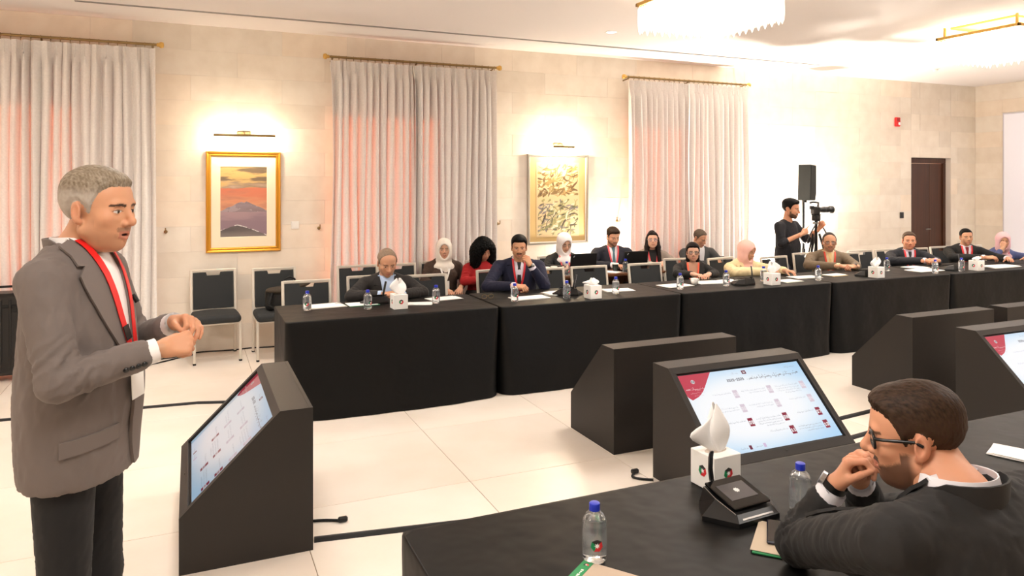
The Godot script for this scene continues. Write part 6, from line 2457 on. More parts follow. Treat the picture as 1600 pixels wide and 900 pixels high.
func veil(t: Node3D, HT: Transform3D, neck: Vector3, sp: Basis, c: Color, g: Field) -> void:
	var f := Field.new()
	var hb := HT.basis.orthonormalized()
	var H := func(p: Vector3) -> Vector3: return HT * p
	f.ell(H.call(Vector3(0, 0.030, -0.014)), Vector3(0.090, 0.106, 0.116), 0.03, hb)
	f.ell(H.call(Vector3(0, -0.058, 0.004)), Vector3(0.078, 0.082, 0.080), 0.04, hb)
	f.cone(H.call(Vector3(0, -0.09, -0.01)), neck + sp * Vector3(0, -0.01, 0.01), 0.082, 0.095, 0.04)
	f.ell(neck + sp * Vector3(0, -0.045, 0.02), Vector3(0.135, 0.06, 0.11), 0.04, sp)
	f.ell(neck + sp * Vector3(0.01, -0.10, 0.075), Vector3(0.085, 0.10, 0.055), 0.04, sp)
	f.ell(H.call(Vector3(0, -0.022, 0.112)), Vector3(0.057, 0.086, 0.094), 0.010, hb, 1)
	obj("headscarf", garment(f, 0.0085, 0.0022, 0.7), cloth(c, 0.75), t)

# ---------- who is there ----------
const BLACK := Color(0.05, 0.035, 0.028)
const TAN := Color(0.80, 0.61, 0.49)

# seated: head where it is in the room; arms as [elbow, wrist, fingers, back of hand, pose] measured from the head's foot point (x, height, towards the camera)
func seated(label: String, hx: float, hy: float, hd: float, turn: float, lean: float, o: Dictionary) -> Node3D:
	var b := Basis(Vector3.UP, turn)
	var foot := W(hx, hd) - b * Vector3(0, 0, lean)
	o.label = label
	o.at = foot
	o.turn = turn
	o.head = Vector3(0, hy, lean)
	var arms := []
	for a in o.reach:
		var inv := b.inverse()
		var el: Vector3 = a[0]
		if el.y > 0.765 and el.y < 0.85:
			el = Vector3(el.x * 1.06, 0.778, el.z - 0.05)
		var sway := Basis(Vector3.UP, turn * 0.7 if absf(turn) > 0.28 else 0.0)
		arms.append([inv * (W(hx, hd) + sway * el - foot), inv * (W(hx, hd) + sway * a[1] - foot), inv * (sway * a[2]), inv * (sway * a[3]), a[4]])
	o.arms = arms
	return person(o)

func locks(t: Node3D, head: Vector3, look: Array, hs: float, c: Color, list: Array, cell := 0.007, crease := 0.006, freq := 2.5) -> void:
	var hb := Basis(Vector3.UP, look[0]) * Basis(Vector3.RIGHT, look[1]) * Basis(Vector3.BACK, look[2])
	var HT := Transform3D(hb * Basis.from_scale(Vector3.ONE * hs), head)
	var f := Field.new()
	for l in list:
		if l[0] is float:
			f.ell(HT * (l[1] as Vector3), l[2], 0.02, hb, int(l[0]))
		else:
			f.cone(HT * (l[0] as Vector3), HT * (l[1] as Vector3), l[2], l[3], 0.02)
	var m := garment(f, cell, crease, freq)
	m.c.resize(m.v.size())
	var base := lin(c)
	for q in m.v.size():
		m.c[q] = base * (0.8 + 0.5 * noise.get_noise_3d(m.v[q].x * 400.0, m.v[q].y * 60.0, m.v[q].z * 400.0))
	obj("long_hair", m, M.hair, t)

func build_people() -> void:
	speaker_man()
	foreground_man()
	var dn := Vector3.UP
	# the far row, from left to right
	seated("man in dark blazer and pale blue shirt looking down at the far table", 1.663, 1.065, 6.68, -0.12, 0.20, {
		"skin": Color(0.78, 0.58, 0.46), "brow": Color(0.25, 0.2, 0.16), "look": [0.10, 0.38, 0.0], "head_scale": 1.06, "suit": true, "cloth": Color(0.105, 0.09, 0.085), "shirt": Color(0.72, 0.80, 0.92), "open_collar": true, "vee": 0.34, "wide": 1.08, "shoulder": 0.20, "trouser": Color(0.06, 0.06, 0.065),
		"face": {"beard": Color(0.42, 0.34, 0.29), "beard_amount": 0.25, "lid": 0.7},
		"hair": {"hair": Color(0.44, 0.37, 0.31), "hair2": Color(0.58, 0.50, 0.43), "hair_top": 0.003, "hair_side": 0.010, "hair_rise": 0.042},
		"reach": [[Vector3(0.30, 0.80, 0.12), Vector3(0.06, 0.805, 0.24), Vector3(-0.8, 0.05, 0.5), Vector3(0.2, 0.9, 0.3), "curl"], [Vector3(-0.32, 0.80, 0.10), Vector3(-0.09, 0.805, 0.22), Vector3(0.8, 0.1, 0.45), Vector3(-0.2, 0.9, 0.3), "curl"]]})
	seated("woman in brown coat and white headscarf in the second row", 2.637, 1.045, 7.95, -0.15, 0.04, {
		"fem": true, "skin": Color(0.82, 0.64, 0.53), "look": [-0.12, 0.0, 0.0], "cloth": Color(0.235, 0.165, 0.125), "garment": "coat", "lanyard": Color(0.93, 0.92, 0.9), "lanyard_len": 0.20, "badge": true, "veil": Color(0.93, 0.90, 0.86), "crease": 0.005, "trouser": Color(0.2, 0.14, 0.11),
		"reach": [[Vector3(0.23, 0.70, 0.02), Vector3(0.10, 0.64, 0.28), Vector3(-0.4, -0.2, 0.8), Vector3(0.1, 0.9, 0.2), "rest"], [Vector3(-0.24, 0.70, 0.02), Vector3(-0.08, 0.63, 0.28), Vector3(0.4, -0.2, 0.8), Vector3(-0.1, 0.9, 0.2), "rest"]]})
	var r3 := seated("woman in red top with big curly black hair looking down", 3.03, 1.035, 7.72, -0.1, 0.14, {
		"fem": true, "skin": Color(0.70, 0.50, 0.40), "look": [0.15, 0.35, 0.05], "cloth": Color(0.62, 0.045, 0.065), "garment": "top", "shirt": Color(0.62, 0.05, 0.07), "trouser": Color(0.04, 0.04, 0.045), "crease": 0.004,
		"face": {"lid": 0.7},
		"reach": [[Vector3(0.20, 0.72, 0.05), Vector3(0.03, 0.75, 0.22), Vector3(-0.8, 0.3, 0.4), Vector3(0.1, 0.6, 0.7), "curl"], [Vector3(-0.24, 0.71, 0.02), Vector3(-0.06, 0.74, 0.22), Vector3(0.8, 0.3, 0.3), Vector3(-0.1, 0.6, 0.7), "curl"]]})
	locks(r3, Vector3(0, 1.035, 0.14), [0.15, 0.35, 0.05], 0.92, Color(0.035, 0.028, 0.028), [[0.0, Vector3(0, 0.045, -0.025), Vector3(0.105, 0.105, 0.115)], [0.0, Vector3(0.085, -0.02, -0.01), Vector3(0.06, 0.11, 0.08)], [0.0, Vector3(-0.095, -0.02, -0.01), Vector3(0.062, 0.12, 0.085)], [0.0, Vector3(-0.10, -0.13, 0.01), Vector3(0.055, 0.09, 0.06)], [0.0, Vector3(0.10, -0.12, 0.0), Vector3(0.055, 0.09, 0.06)], [0.0, Vector3(0, -0.06, -0.08), Vector3(0.11, 0.14, 0.06)], [1.0, Vector3(0.012, -0.02, 0.115), Vector3(0.05, 0.082, 0.085)]], 0.007, 0.016, 5.0)
	seated("man in navy suit with moustache resting his chin on his hand", 3.046, 1.15, 6.78, -0.38, 0.16, {
		"skin": Color(0.79, 0.59, 0.46), "look": [-0.03, 0.12, 0.0], "suit": true, "cloth": Color(0.045, 0.06, 0.175), "shirt": Color(0.90, 0.87, 0.92), "tie": Color(0.05, 0.06, 0.08), "lanyard": Color(0.80, 0.12, 0.16), "badge": false, "lanyard_len": 0.27, "wide": 1.06, "shoulder": 0.205, "neck": Vector3(0, 0.995, 0.075), "trouser": Color(0.045, 0.06, 0.175),
		"face": {"moustache": Color(0.07, 0.05, 0.04), "beard": Color(0.35, 0.26, 0.21), "beard_amount": 0.25}, "wristwatch": 0,
		"hair": {"hair": Color(0.05, 0.04, 0.035), "hair_top": 0.020, "hair_side": 0.009, "quiff": 0.004},
		"reach": [[Vector3(0.22, 0.81, 0.20), Vector3(0.085, 0.985, 0.20), Vector3(-0.45, 0.8, 0.02), Vector3(0.5, 0.3, 0.8), "curl"], [Vector3(-0.32, 0.81, 0.18), Vector3(-0.09, 0.81, 0.38), Vector3(0.8, -0.05, 0.5), Vector3(-0.1, 0.9, 0.4), "pen"]]})
	seated("woman in white headscarf and black jacket behind the left laptop", 4.178, 1.065, 7.95, -0.3, 0.10, {
		"fem": true, "skin": Color(0.85, 0.67, 0.56), "look": [0.22, 0.30, 0.0], "cloth": Color(0.032, 0.030, 0.034), "suit": true, "no_collar": true, "shirt": Color(0.05, 0.05, 0.055), "garment": "jacket", "lanyard": Color(0.82, 0.25, 0.27), "lanyard_len": 0.24, "badge": false, "veil": Color(0.95, 0.925, 0.915), "glasses": Color(0.50, 0.36, 0.28), "face": {"lid": 0.7},
		"reach": [[Vector3(0.24, 0.79, 0.14), Vector3(0.08, 0.80, 0.36), Vector3(-0.3, 0, 0.9), Vector3(0, 1, 0.1), "rest"], [Vector3(-0.25, 0.79, 0.14), Vector3(-0.09, 0.80, 0.36), Vector3(0.4, 0, 0.9), Vector3(0, 1, 0.1), "rest"]]})
	seated("bearded man in navy suit and teal tie reading behind the laptop table", 4.884, 1.12, 7.98, -0.3, 0.08, {
		"skin": Color(0.83, 0.63, 0.51), "look": [0.18, 0.26, 0.0], "suit": true, "cloth": Color(0.07, 0.075, 0.13), "shirt": Color(0.92, 0.90, 0.92), "tie": Color(0.28, 0.42, 0.46), "lanyard": Color(0.84, 0.27, 0.29), "badge": true, "lanyard_len": 0.24, "wide": 1.05, "shoulder": 0.20, "trouser": Color(0.06, 0.07, 0.12),
		"face": {"beard": Color(0.10, 0.07, 0.05), "beard_amount": 0.72, "moustache": Color(0.10, 0.07, 0.05), "moustache_amount": 0.6, "lid": 0.7},
		"hair": {"hair": Color(0.10, 0.07, 0.05), "hair2": Color(0.22, 0.15, 0.10), "hair_top": 0.020, "hair_side": 0.005, "quiff": 0.010},
		"reach": [[Vector3(0.28, 0.80, 0.14), Vector3(0.10, 0.80, 0.34), Vector3(-0.5, 0, 0.8), Vector3(0, 1, 0.1), "rest"], [Vector3(-0.30, 0.79, 0.14), Vector3(-0.10, 0.80, 0.34), Vector3(0.6, 0, 0.7), Vector3(0, 1, 0.1), "rest"]]})
	var r7 := seated("woman with long dark hair and clear glasses in grey cardigan", 5.478, 1.06, 7.98, -0.42, 0.06, {
		"fem": true, "skin": Color(0.86, 0.68, 0.58), "look": [-0.10, -0.14, 0.0], "cloth": Color(0.56, 0.51, 0.47), "garment": "cardigan", "shirt": Color(0.03, 0.03, 0.035), "vee": 0.28, "lanyard": Color(0.86, 0.25, 0.27), "lanyard_len": 0.26, "badge": false, "glasses": Color(0.42, 0.36, 0.50),
		"hair": {"hair": Color(0.07, 0.045, 0.035), "hair_top": 0.014, "hair_side": 0.012},
		"reach": [[Vector3(0.24, 0.79, 0.16), Vector3(0.02, 0.79, 0.30), Vector3(-0.9, 0, 0.3), Vector3(0, 1, 0.1), "flat"], [Vector3(-0.24, 0.79, 0.16), Vector3(-0.10, 0.79, 0.36), Vector3(0.7, 0, 0.5), Vector3(0, 1, 0.1), "flat"]]})
	locks(r7, Vector3(0, 1.06, 0.06), [-0.10, -0.14, 0.0], 0.90, Color(0.075, 0.05, 0.04), [[Vector3(0.066, 0.03, -0.02), Vector3(0.078, -0.10, 0.0), 0.026, 0.030], [Vector3(0.078, -0.10, 0.0), Vector3(0.095, -0.32, 0.06), 0.030, 0.022], [Vector3(-0.066, 0.03, -0.02), Vector3(-0.078, -0.10, 0.0), 0.026, 0.030], [Vector3(-0.078, -0.10, 0.0), Vector3(-0.11, -0.28, 0.05), 0.030, 0.020], [0.0, Vector3(0, -0.02, -0.075), Vector3(0.078, 0.15, 0.045)]], 0.007, 0.004, 3.0)
	seated("grey-haired man in grey jacket with phone, half hidden in the second row", 6.268, 1.06, 8.02, -0.15, 0.12, {
		"skin": Color(0.76, 0.57, 0.46), "brow": Color(0.3, 0.25, 0.2), "look": [0.35, 0.42, 0.0], "suit": true, "cloth": Color(0.22, 0.225, 0.23), "shirt": Color(0.80, 0.80, 0.82), "open_collar": true, "shoulder": 0.20, "wide": 1.05, "trouser": Color(0.2, 0.2, 0.21),
		"hair": {"hair": Color(0.40, 0.35, 0.30), "hair_top": 0.005, "hair_side": 0.006, "hair_rise": 0.015},
		"reach": [[Vector3(0.27, 0.72, 0.10), Vector3(0.16, 0.76, 0.34), Vector3(-0.5, 0.3, 0.6), Vector3(0.4, 0.6, 0.4), "curl"], [Vector3(-0.28, 0.72, 0.08), Vector3(-0.02, 0.75, 0.33), Vector3(0.6, 0.3, 0.5), Vector3(-0.2, 0.7, 0.5), "curl"]]})
	var ph := thing("phone", "black smartphone held by the grey-jacketed man", "phone", W(6.33, 7.62, 0.80), -0.2)
	ph.rotation.x = 0.7
	obj("phone_body", Mb.new().box(Vector3.ZERO, Vector3(0.072, 0.008, 0.145), 0.003), M.black_plastic, ph)
	obj("phone_glass", Mb.new().box(Vector3(0, 0.0045, 0), Vector3(0.066, 0.001, 0.138), 0.0), M.dark_glass, ph)
	var r9 := seated("woman in black jacket and black-rimmed glasses with orange lanyard", 5.351, 0.995, 6.98, -0.55, 0.10, {
		"fem": true, "skin": Color(0.83, 0.65, 0.55), "look": [0.0, -0.02, 0.0], "cloth": Color(0.034, 0.032, 0.034), "suit": true, "no_collar": true, "garment": "jacket", "shirt": Color(0.74, 0.55, 0.45), "vee": 0.26, "lanyard": Color(0.90, 0.36, 0.22), "lanyard_len": 0.24, "badge": false, "glasses": Color(0.02, 0.02, 0.02),
		"hair": {"hair": Color(0.07, 0.045, 0.035), "hair_top": 0.016, "hair_side": 0.014, "hair_rise": -0.004},
		"reach": [[Vector3(0.22, 0.76, 0.12), Vector3(0.06, 0.79, 0.42), Vector3(-0.5, 0, 0.8), Vector3(0, 1, 0.1), "rest"], [Vector3(-0.22, 0.76, 0.14), Vector3(-0.10, 0.79, 0.44), Vector3(0.5, 0, 0.8), Vector3(0, 1, 0.1), "rest"]]})
	locks(r9, Vector3(0, 0.995, 0.10), [0.0, -0.02, 0.0], 0.90, Color(0.07, 0.045, 0.035), [[Vector3(0.062, 0.0, -0.03), Vector3(0.060, -0.11, -0.02), 0.024, 0.022], [Vector3(-0.062, 0.0, -0.03), Vector3(-0.060, -0.11, -0.02), 0.024, 0.022], [0.0, Vector3(0, -0.05, -0.075), Vector3(0.065, 0.10, 0.04)]], 0.007, 0.003, 3.0)
	seated("woman in cream jacket and pale pink headscarf turned to her papers", 5.994, 1.0, 6.80, -0.25, 0.14, {
		"fem": true, "skin": Color(0.80, 0.61, 0.49), "look": [0.48, 0.26, 0.0], "cloth": Color(0.90, 0.82, 0.64), "suit": true, "no_collar": true, "vee": 0.2, "shirt": Color(0.92, 0.70, 0.66), "garment": "jacket", "veil": Color(0.94, 0.73, 0.68), "crease": 0.005, "arm": 0.98, "wide": 0.95, "shoulder": 0.18, "wristwatch": 1, "watch_at": -0.05, "trouser": Color(0.8, 0.7, 0.58), "face": {"lid": 0.7},
		"reach": [[Vector3(0.27, 0.80, 0.14), Vector3(0.22, 0.80, 0.40), Vector3(0.1, 0, 0.9), Vector3(0, 1, 0.1), "rest"], [Vector3(-0.26, 0.79, 0.16), Vector3(0.02, 0.80, 0.36), Vector3(0.7, 0, 0.5), Vector3(0, 1, 0.2), "pen"]]})
	seated("bespectacled man with goatee in tan suit, hands folded on the table", 7.35, 1.06, 6.85, -0.55, 0.12, {
		"skin": Color(0.80, 0.60, 0.48), "look": [-0.15, 0.05, 0.0], "head_scale": 1.0, "suit": true, "cloth": Color(0.42, 0.36, 0.285), "shirt": Color(0.90, 0.82, 0.66), "tie": Color(0.86, 0.74, 0.52), "lanyard": Color(0.86, 0.27, 0.18), "lanyard_len": 0.25, "badge": false, "glasses": Color(0.30, 0.22, 0.18), "wide": 1.06, "shoulder": 0.20, "trouser": Color(0.36, 0.31, 0.25), "wristwatch": 0,
		"face": {"moustache": Color(0.20, 0.15, 0.12), "moustache_amount": 0.7, "beard": Color(0.38, 0.30, 0.25), "beard_amount": 0.45},
		"hair": {"hair": Color(0.10, 0.08, 0.07), "hair2": Color(0.25, 0.22, 0.2), "hair_top": 0.004, "hair_side": 0.008, "hair_rise": 0.038},
		"reach": [[Vector3(0.22, 0.80, 0.26), Vector3(0.10, 0.80, 0.44), Vector3(-0.8, 0.05, 0.3), Vector3(0.1, 0.9, 0.4), "curl"], [Vector3(-0.29, 0.80, 0.14), Vector3(-0.05, 0.80, 0.40), Vector3(0.8, 0.0, 0.3), Vector3(-0.1, 0.9, 0.4), "curl"]]})
	seated("man in dark navy suit with red lanyard writing with a pen", 8.72, 1.035, 6.80, -0.6, 0.12, {
		"skin": Color(0.82, 0.58, 0.46), "brow": Color(0.28, 0.2, 0.15), "look": [-0.15, 0.02, 0.0], "suit": true, "cloth": Color(0.055, 0.065, 0.10), "shirt": Color(0.90, 0.86, 0.92), "tie": Color(0.05, 0.055, 0.09), "lanyard": Color(0.86, 0.10, 0.13), "lanyard_len": 0.25, "badge": false, "wide": 1.08, "shoulder": 0.205, "head_wide": 1.05,
		"hair": {"hair": Color(0.22, 0.16, 0.12), "hair2": Color(0.34, 0.28, 0.23), "hair_top": 0.012, "hair_side": 0.007, "hair_rise": 0.012},
		"reach": [[Vector3(0.24, 0.81, 0.24), Vector3(0.09, 0.82, 0.46), Vector3(-0.8, 0.1, 0.3), Vector3(0.1, 0.9, 0.4), "curl"], [Vector3(-0.27, 0.80, 0.18), Vector3(-0.02, 0.82, 0.46), Vector3(0.8, 0.1, 0.35), Vector3(-0.1, 0.9, 0.4), "pen"]]})
	seated("man in black suit with red tie and red lanyard", 9.88, 1.05, 6.82, -0.6, 0.12, {
		"skin": Color(0.80, 0.60, 0.48), "look": [-0.05, 0.04, 0.06], "suit": true, "cloth": Color(0.03, 0.03, 0.033), "shirt": Color(0.91, 0.89, 0.93), "tie": Color(0.50, 0.04, 0.08), "lanyard": Color(0.86, 0.10, 0.13), "lanyard_len": 0.26, "badge": false, "wide": 1.05, "shoulder": 0.20,
		"face": {"beard": Color(0.35, 0.28, 0.23), "beard_amount": 0.3},
		"hair": {"hair": Color(0.06, 0.05, 0.045), "hair_top": 0.008, "hair_side": 0.005, "hair_rise": 0.008},
		"reach": [[Vector3(0.30, 0.80, 0.22), Vector3(0.26, 0.80, 0.48), Vector3(-0.3, 0, 0.8), Vector3(0, 1, 0.2), "flat"], [Vector3(-0.26, 0.80, 0.20), Vector3(-0.02, 0.81, 0.46), Vector3(0.8, 0.05, 0.3), Vector3(-0.1, 0.9, 0.4), "rest"]]})
	seated("woman in blue top and pink and white headscarf with hand over mouth", 10.42, 0.985, 6.66, -0.65, 0.14, {
		"fem": true, "skin": Color(0.82, 0.63, 0.51), "look": [-0.1, 0.05, 0.0], "cloth": Color(0.29, 0.33, 0.50), "garment": "top", "veil": Color(0.90, 0.72, 0.74), "lanyard": Color(0.80, 0.12, 0.2), "lanyard_len": 0.26, "badge": false, "trouser": Color(0.2, 0.22, 0.35),
		"reach": [[Vector3(0.24, 0.80, 0.22), Vector3(0.06, 0.80, 0.42), Vector3(-0.6, 0, 0.7), Vector3(0, 1, 0.2), "flat"], [Vector3(-0.20, 0.79, 0.22), Vector3(-0.10, 0.90, 0.16), Vector3(0.25, 0.9, -0.1), Vector3(-0.6, 0.1, 0.8), "curl"]]})
	camera_man()

func camera_man() -> void:
	var y := 1.45
	person({"label": "bearded cameraman in dark navy shirt standing at the video tripod", "at": W(7.40, 7.62), "turn": 0.30,
		"head": Vector3(0, y, 0.06), "neck": Vector3(0, y - 0.18, 0.0), "pelvis": Vector3(0, 0.80, 0.0), "look": [0.12, 0.10, 0.0], "head_scale": 1.10, "skin": Color(0.80, 0.58, 0.46), "cloth": Color(0.045, 0.05, 0.085), "garment": "shirt", "sleeve": 0.22, "trouser": Color(0.16, 0.20, 0.28), "shoulder": 0.20, "wide": 1.1, "deep": 1.1, "belly": 1.12, "arm": 1.0,
		"face": {"beard": Color(0.06, 0.045, 0.035), "beard_amount": 0.85, "moustache": Color(0.06, 0.045, 0.035)},
		"hair": {"hair": Color(0.05, 0.04, 0.03), "hair_top": 0.020, "hair_side": 0.004, "quiff": 0.008},
		"hem": [[Vector3(0, 0.80, 0), Vector3(0.19, 0.16, 0.15)]],
		"legs": [[Vector3(0.09, 0.76, 0), Vector3(0.11, 0.42, 0.02), Vector3(0.11, 0.10, 0)], [Vector3(-0.09, 0.76, 0), Vector3(-0.11, 0.42, 0.02), Vector3(-0.11, 0.10, 0)]],
		"arms": [[Vector3(0.26, 1.03, 0.14), Vector3(0.24, 1.20, 0.34), Vector3(0.05, 0.7, 0.5), Vector3(0.6, -0.2, -0.5), "curl"], [Vector3(-0.25, 1.0, 0.06), Vector3(-0.05, 1.13, 0.25), Vector3(0.75, 0.45, 0.35), Vector3(-0.3, 0.3, 0.9), "point"]]})
	var t := thing("camera_tripod", "black video tripod in front of the cameraman", "tripod", W(7.70, 7.40))
	obj("centre_column", Mb.new().tube([Vector3(0, 0.75, 0), Vector3(0, 1.30, 0)], 0.020, 10), M.black_metal, t)
	for k in 3:
		var b := Basis(Vector3.UP, TAU * k / 3 + 0.6)
		var lg := Mb.new()
		for s in [-1, 1]:
			lg.tube([b * Vector3(0.022 * s, 1.12, 0.04), b * Vector3(0.022 * s, 0.5, 0.22)], 0.011, 8)
		lg.tube([b * Vector3(0, 0.55, 0.2), b * Vector3(0, 0.02, 0.35)], 0.012, 8)
		lg.box(b * Vector3(0, 0.56, 0.2), Vector3(0.06, 0.05, 0.04), 0.006, b)
		obj("leg", lg, M.black_metal, t)
	obj("head_clamp", Mb.new().box(Vector3(0, 1.33, 0), Vector3(0.09, 0.08, 0.09), 0.012), M.black_metal, t)
	obj("bowl_ring", Mb.new().tube([Vector3(0, 1.25, 0), Vector3(0, 1.275, 0)], 0.045, 16), M.steel, t)
	obj("pan_handle", Mb.new().tube([Vector3(0.0, 1.30, 0.03), Vector3(-0.16, 1.16, 0.08), Vector3(-0.28, 1.02, 0.11)], 0.009, 8), M.black_metal, t)
	obj("pan_handle", Mb.new().tube([Vector3(0.02, 1.30, 0.03), Vector3(0.14, 1.10, 0.06), Vector3(0.20, 0.85, 0.08)], 0.009, 8), M.black_metal, t)
	var c := thing("video_camera", "black video camera with long lens on the tripod", "camera", W(7.70, 7.40, 1.37), -0.12)
	obj("camera_body", Mb.new().box(Vector3(-0.01, 0.06, 0), Vector3(0.10, 0.11, 0.09), 0.014), M.black_plastic, c)
	var ln := Mb.new()
	ln.T = Transform3D(Basis(Vector3.BACK, -PI / 2), Vector3(0.035, 0.07, 0))
	ln.lathe([Vector2(0.0, 0.0), Vector2(0.034, 0.0), Vector2(0.036, 0.05), Vector2(0.040, 0.06), Vector2(0.040, 0.15), Vector2(0.036, 0.155), Vector2(0.036, 0.17), Vector2(0.048, 0.18), Vector2(0.050, 0.225), Vector2(0.044, 0.226), Vector2(0.040, 0.21), Vector2(0.0, 0.208)], 20)
	obj("lens_barrel", ln, M.black_plastic, c)
	var lr := Mb.new()
	lr.T = ln.T
	lr.lathe([Vector2(0.0405, 0.085), Vector2(0.042, 0.087), Vector2(0.042, 0.105), Vector2(0.0405, 0.107)], 20)
	obj("focus_ring", lr, M.grey_plastic, c)
	obj("top_handle", Mb.new().tube([Vector3(0.03, 0.11, 0), Vector3(0.035, 0.165, 0), Vector3(-0.05, 0.175, 0), Vector3(-0.10, 0.165, 0)], 0.014, 8), M.black_plastic, c)
	obj("viewfinder", Mb.new().box(Vector3(-0.075, 0.10, 0.01), Vector3(0.06, 0.05, 0.05), 0.01), M.black_plastic, c)
	obj("mount_plate", Mb.new().box(Vector3(0, 0.002, 0), Vector3(0.11, 0.014, 0.07), 0.003), M.black_metal, c)

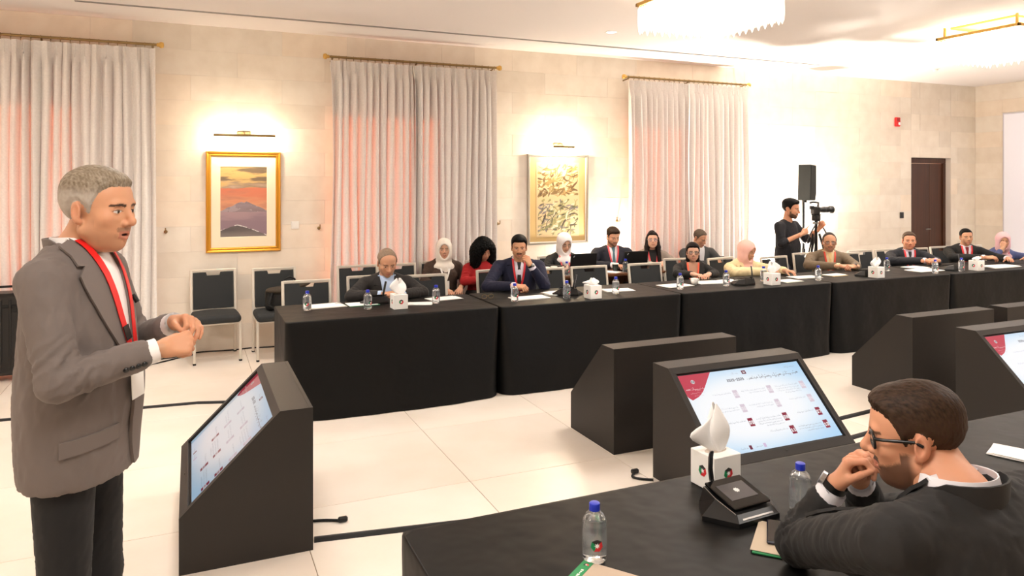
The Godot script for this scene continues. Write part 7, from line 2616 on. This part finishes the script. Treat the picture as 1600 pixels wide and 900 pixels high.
func speaker_man() -> void:
	var o := {"label": "standing man in grey-brown blazer with red lanyard, speaking", "at": W(-0.33, 2.72), "turn": deg_to_rad(68.0),
		"head": Vector3(0, 1.715, 0.065), "neck": Vector3(0, 1.578, -0.012), "pelvis": Vector3(0, 0.98, 0.0), "look": [deg_to_rad(-9.0), 0.06, 0.0], "head_scale": 1.09, "head_cell": 0.0024, "head_key": "speaker", "head_shape": {"jaw": 1.05, "open": 0.003, "nose": 0.96, "chin2": 0.8}, "head_wide": 1.03, "neck_wide": 1.15,
		"skin": Color(0.80, 0.585, 0.45), "brow": Color(0.16, 0.11, 0.08), "cell": 0.0085, "leg_cell": 0.013, "crease": 0.005, "crease_freq": 0.75,
		"face": {"open": 0.003, "moustache": Color(0.42, 0.32, 0.26), "moustache_amount": 0.55, "beard": Color(0.58, 0.43, 0.34), "beard_amount": 0.25, "brow_amount": 0.9, "gaze": 0.0035},
		"hair": {"hair": Color(0.40, 0.34, 0.27), "hair2": Color(0.62, 0.57, 0.50), "temples": Color(0.70, 0.66, 0.62), "hair_top": 0.014, "hair_side": 0.006, "hair_rise": 0.006},
		"suit": true, "cloth": Color(0.42, 0.38, 0.36), "shirt": Color(0.93, 0.91, 0.90), "open_collar": true, "vee": 0.40, "lanyard": Color(0.86, 0.09, 0.08), "lanyard_len": 0.36, "badge": true, "buttons": 2, "shoulder": 0.178, "slope": 0.022, "hem_y": 0.875, "wide": 1.05, "deep": 1.02, "belly": 1.10, "trouser": Color(0.028, 0.028, 0.038), "leg": 1.0,
		"hem": [[Vector3(0, 1.06, 0.0), Vector3(0.213, 0.55, 0.156)]], "ribbon": 0.024, "clip": true, "folds": 0.007,
		"legs": [[Vector3(0.085, 0.90, 0.0), Vector3(0.11, 0.50, 0.01), Vector3(0.11, 0.10, -0.01)], [Vector3(-0.085, 0.90, 0.0), Vector3(-0.11, 0.50, 0.02), Vector3(-0.11, 0.10, 0.0)]],
		"arms": [[Vector3(0.24, 1.23, 0.06), Vector3(0.085, 1.335, 0.275), Vector3(-0.45, 0.15, 0.75), Vector3(0.35, 0.85, 0.3), "pinch"], [Vector3(-0.24, 1.225, 0.075), Vector3(-0.085, 1.285, 0.30), Vector3(0.5, 0.12, 0.8), Vector3(-0.75, 0.55, 0.45), "fist"]]}
	var t := person(o)
	# the open front: his left side falls over the right one
	var g := Field.new()
	g.ell(Vector3(0, 1.18, 0.010), Vector3(0.17, 0.24, 0.150), 0.06)
	g.ell(Vector3(0, 1.06, 0.0), Vector3(0.213, 0.55, 0.156), 0.06)
	var rows := []
	for k in 9:
		var y := lerpf(1.20, 0.885, k / 8.0)
		var cut := 0.05 * pow(k / 8.0, 4.0)
		rows.append([Vector2(-0.012 + cut, y), Vector2(0.03 + cut * 0.5, y), Vector2(0.09, y), Vector2(0.15, y)])
	obj("front_panel", patch(g, Transform3D(Basis.IDENTITY, Vector3.ZERO), rows, 0.014, 0.010), cloth(o.cloth), t)
	var dir := Vector3(-0.78, 0, 0.62)
	var fr := Transform3D(Basis(Vector3.UP.cross(dir), Vector3.UP, dir), Vector3.ZERO)
	var fl := []
	for k in 4:
		var y := 1.045 - 0.016 * k
		fl.append([Vector2(-0.085, y - 0.012), Vector2(-0.03, y - 0.006), Vector2(0.03, y), Vector2(0.085, y + 0.006)])
	obj("pocket_flap", patch(g, fr, fl, 0.0105, 0.006), cloth(o.cloth), t)
	# lapel microphone, pocket flap and sleeve buttons
	var f := Mb.new()
	f.tube([Vector3(0.075, 1.43, 0.135), Vector3(0.078, 1.405, 0.15)], 0.008, 10)
	obj("lapel_microphone", f, M.black_plastic, t)
	var e := Vector3(-0.24, 1.225, 0.075)
	var w := Vector3(-0.085, 1.285, 0.30)
	var wd := (w - e).normalized()
	var out := Vector3(-0.85, -0.45, 0.35).slide(wd).normalized()
	for k in 4:
		var p := w - wd * (0.06 + k * 0.017) + out * 0.043
		obj("sleeve_button", Mb.new().tube([p, p + out * 0.006], 0.0085, 10), M.black_plastic, t)

func foreground_man() -> void:
	var o := {"label": "seated man in black jacket and glasses with hands clasped at his mouth", "at": W(1.58, 1.10), "turn": deg_to_rad(180.0),
		"head": Vector3(0, 1.20, 0.12), "neck": Vector3(0, 1.10, 0.0), "pelvis": Vector3(0, 0.55, -0.05), "look": [deg_to_rad(40.0), 0.12, 0.0], "head_scale": 1.0, "head_cell": 0.0024, "head_key": "front", "head_shape": {"jaw": 1.10, "nose": 1.05, "chin2": 1.0}, "head_wide": 1.06, "neck_wide": 1.22,
		"skin": Color(0.80, 0.575, 0.45), "cell": 0.0085, "crease": 0.005, "crease_freq": 0.7, "folds": 0.007,
		"face": {"beard": Color(0.13, 0.09, 0.07), "beard_amount": 0.78, "moustache": Color(0.10, 0.07, 0.055)},
		"hair": {"hair": Color(0.13, 0.095, 0.07), "hair2": Color(0.26, 0.19, 0.14), "temples": Color(0.24, 0.17, 0.13), "hair_top": 0.013, "hair_side": 0.004, "quiff": 0.006, "nape": 0.022},
		"suit": true, "cloth": Color(0.085, 0.08, 0.08), "shirt": Color(0.92, 0.91, 0.93), "vee": 0.34, "shoulder": 0.225, "wide": 1.28, "deep": 1.25, "belly": 1.2, "arm": 1.02, "glasses": Color(0.025, 0.03, 0.035), "frame": 1.6, "wristwatch": 0, "watch_at": 0.0, "trouser": Color(0.06, 0.06, 0.065),
		"arms": [[Vector3(0.055, 0.815, 0.43), Vector3(0.01, 0.995, 0.345), Vector3(-0.30, 0.85, -0.30), Vector3(0.55, 0.35, 0.75), "curl"], [Vector3(-0.24, 0.815, 0.45), Vector3(-0.085, 1.0, 0.35), Vector3(0.42, 0.85, -0.25), Vector3(-0.3, 0.35, 0.85), "curl"]]}
	person(o)
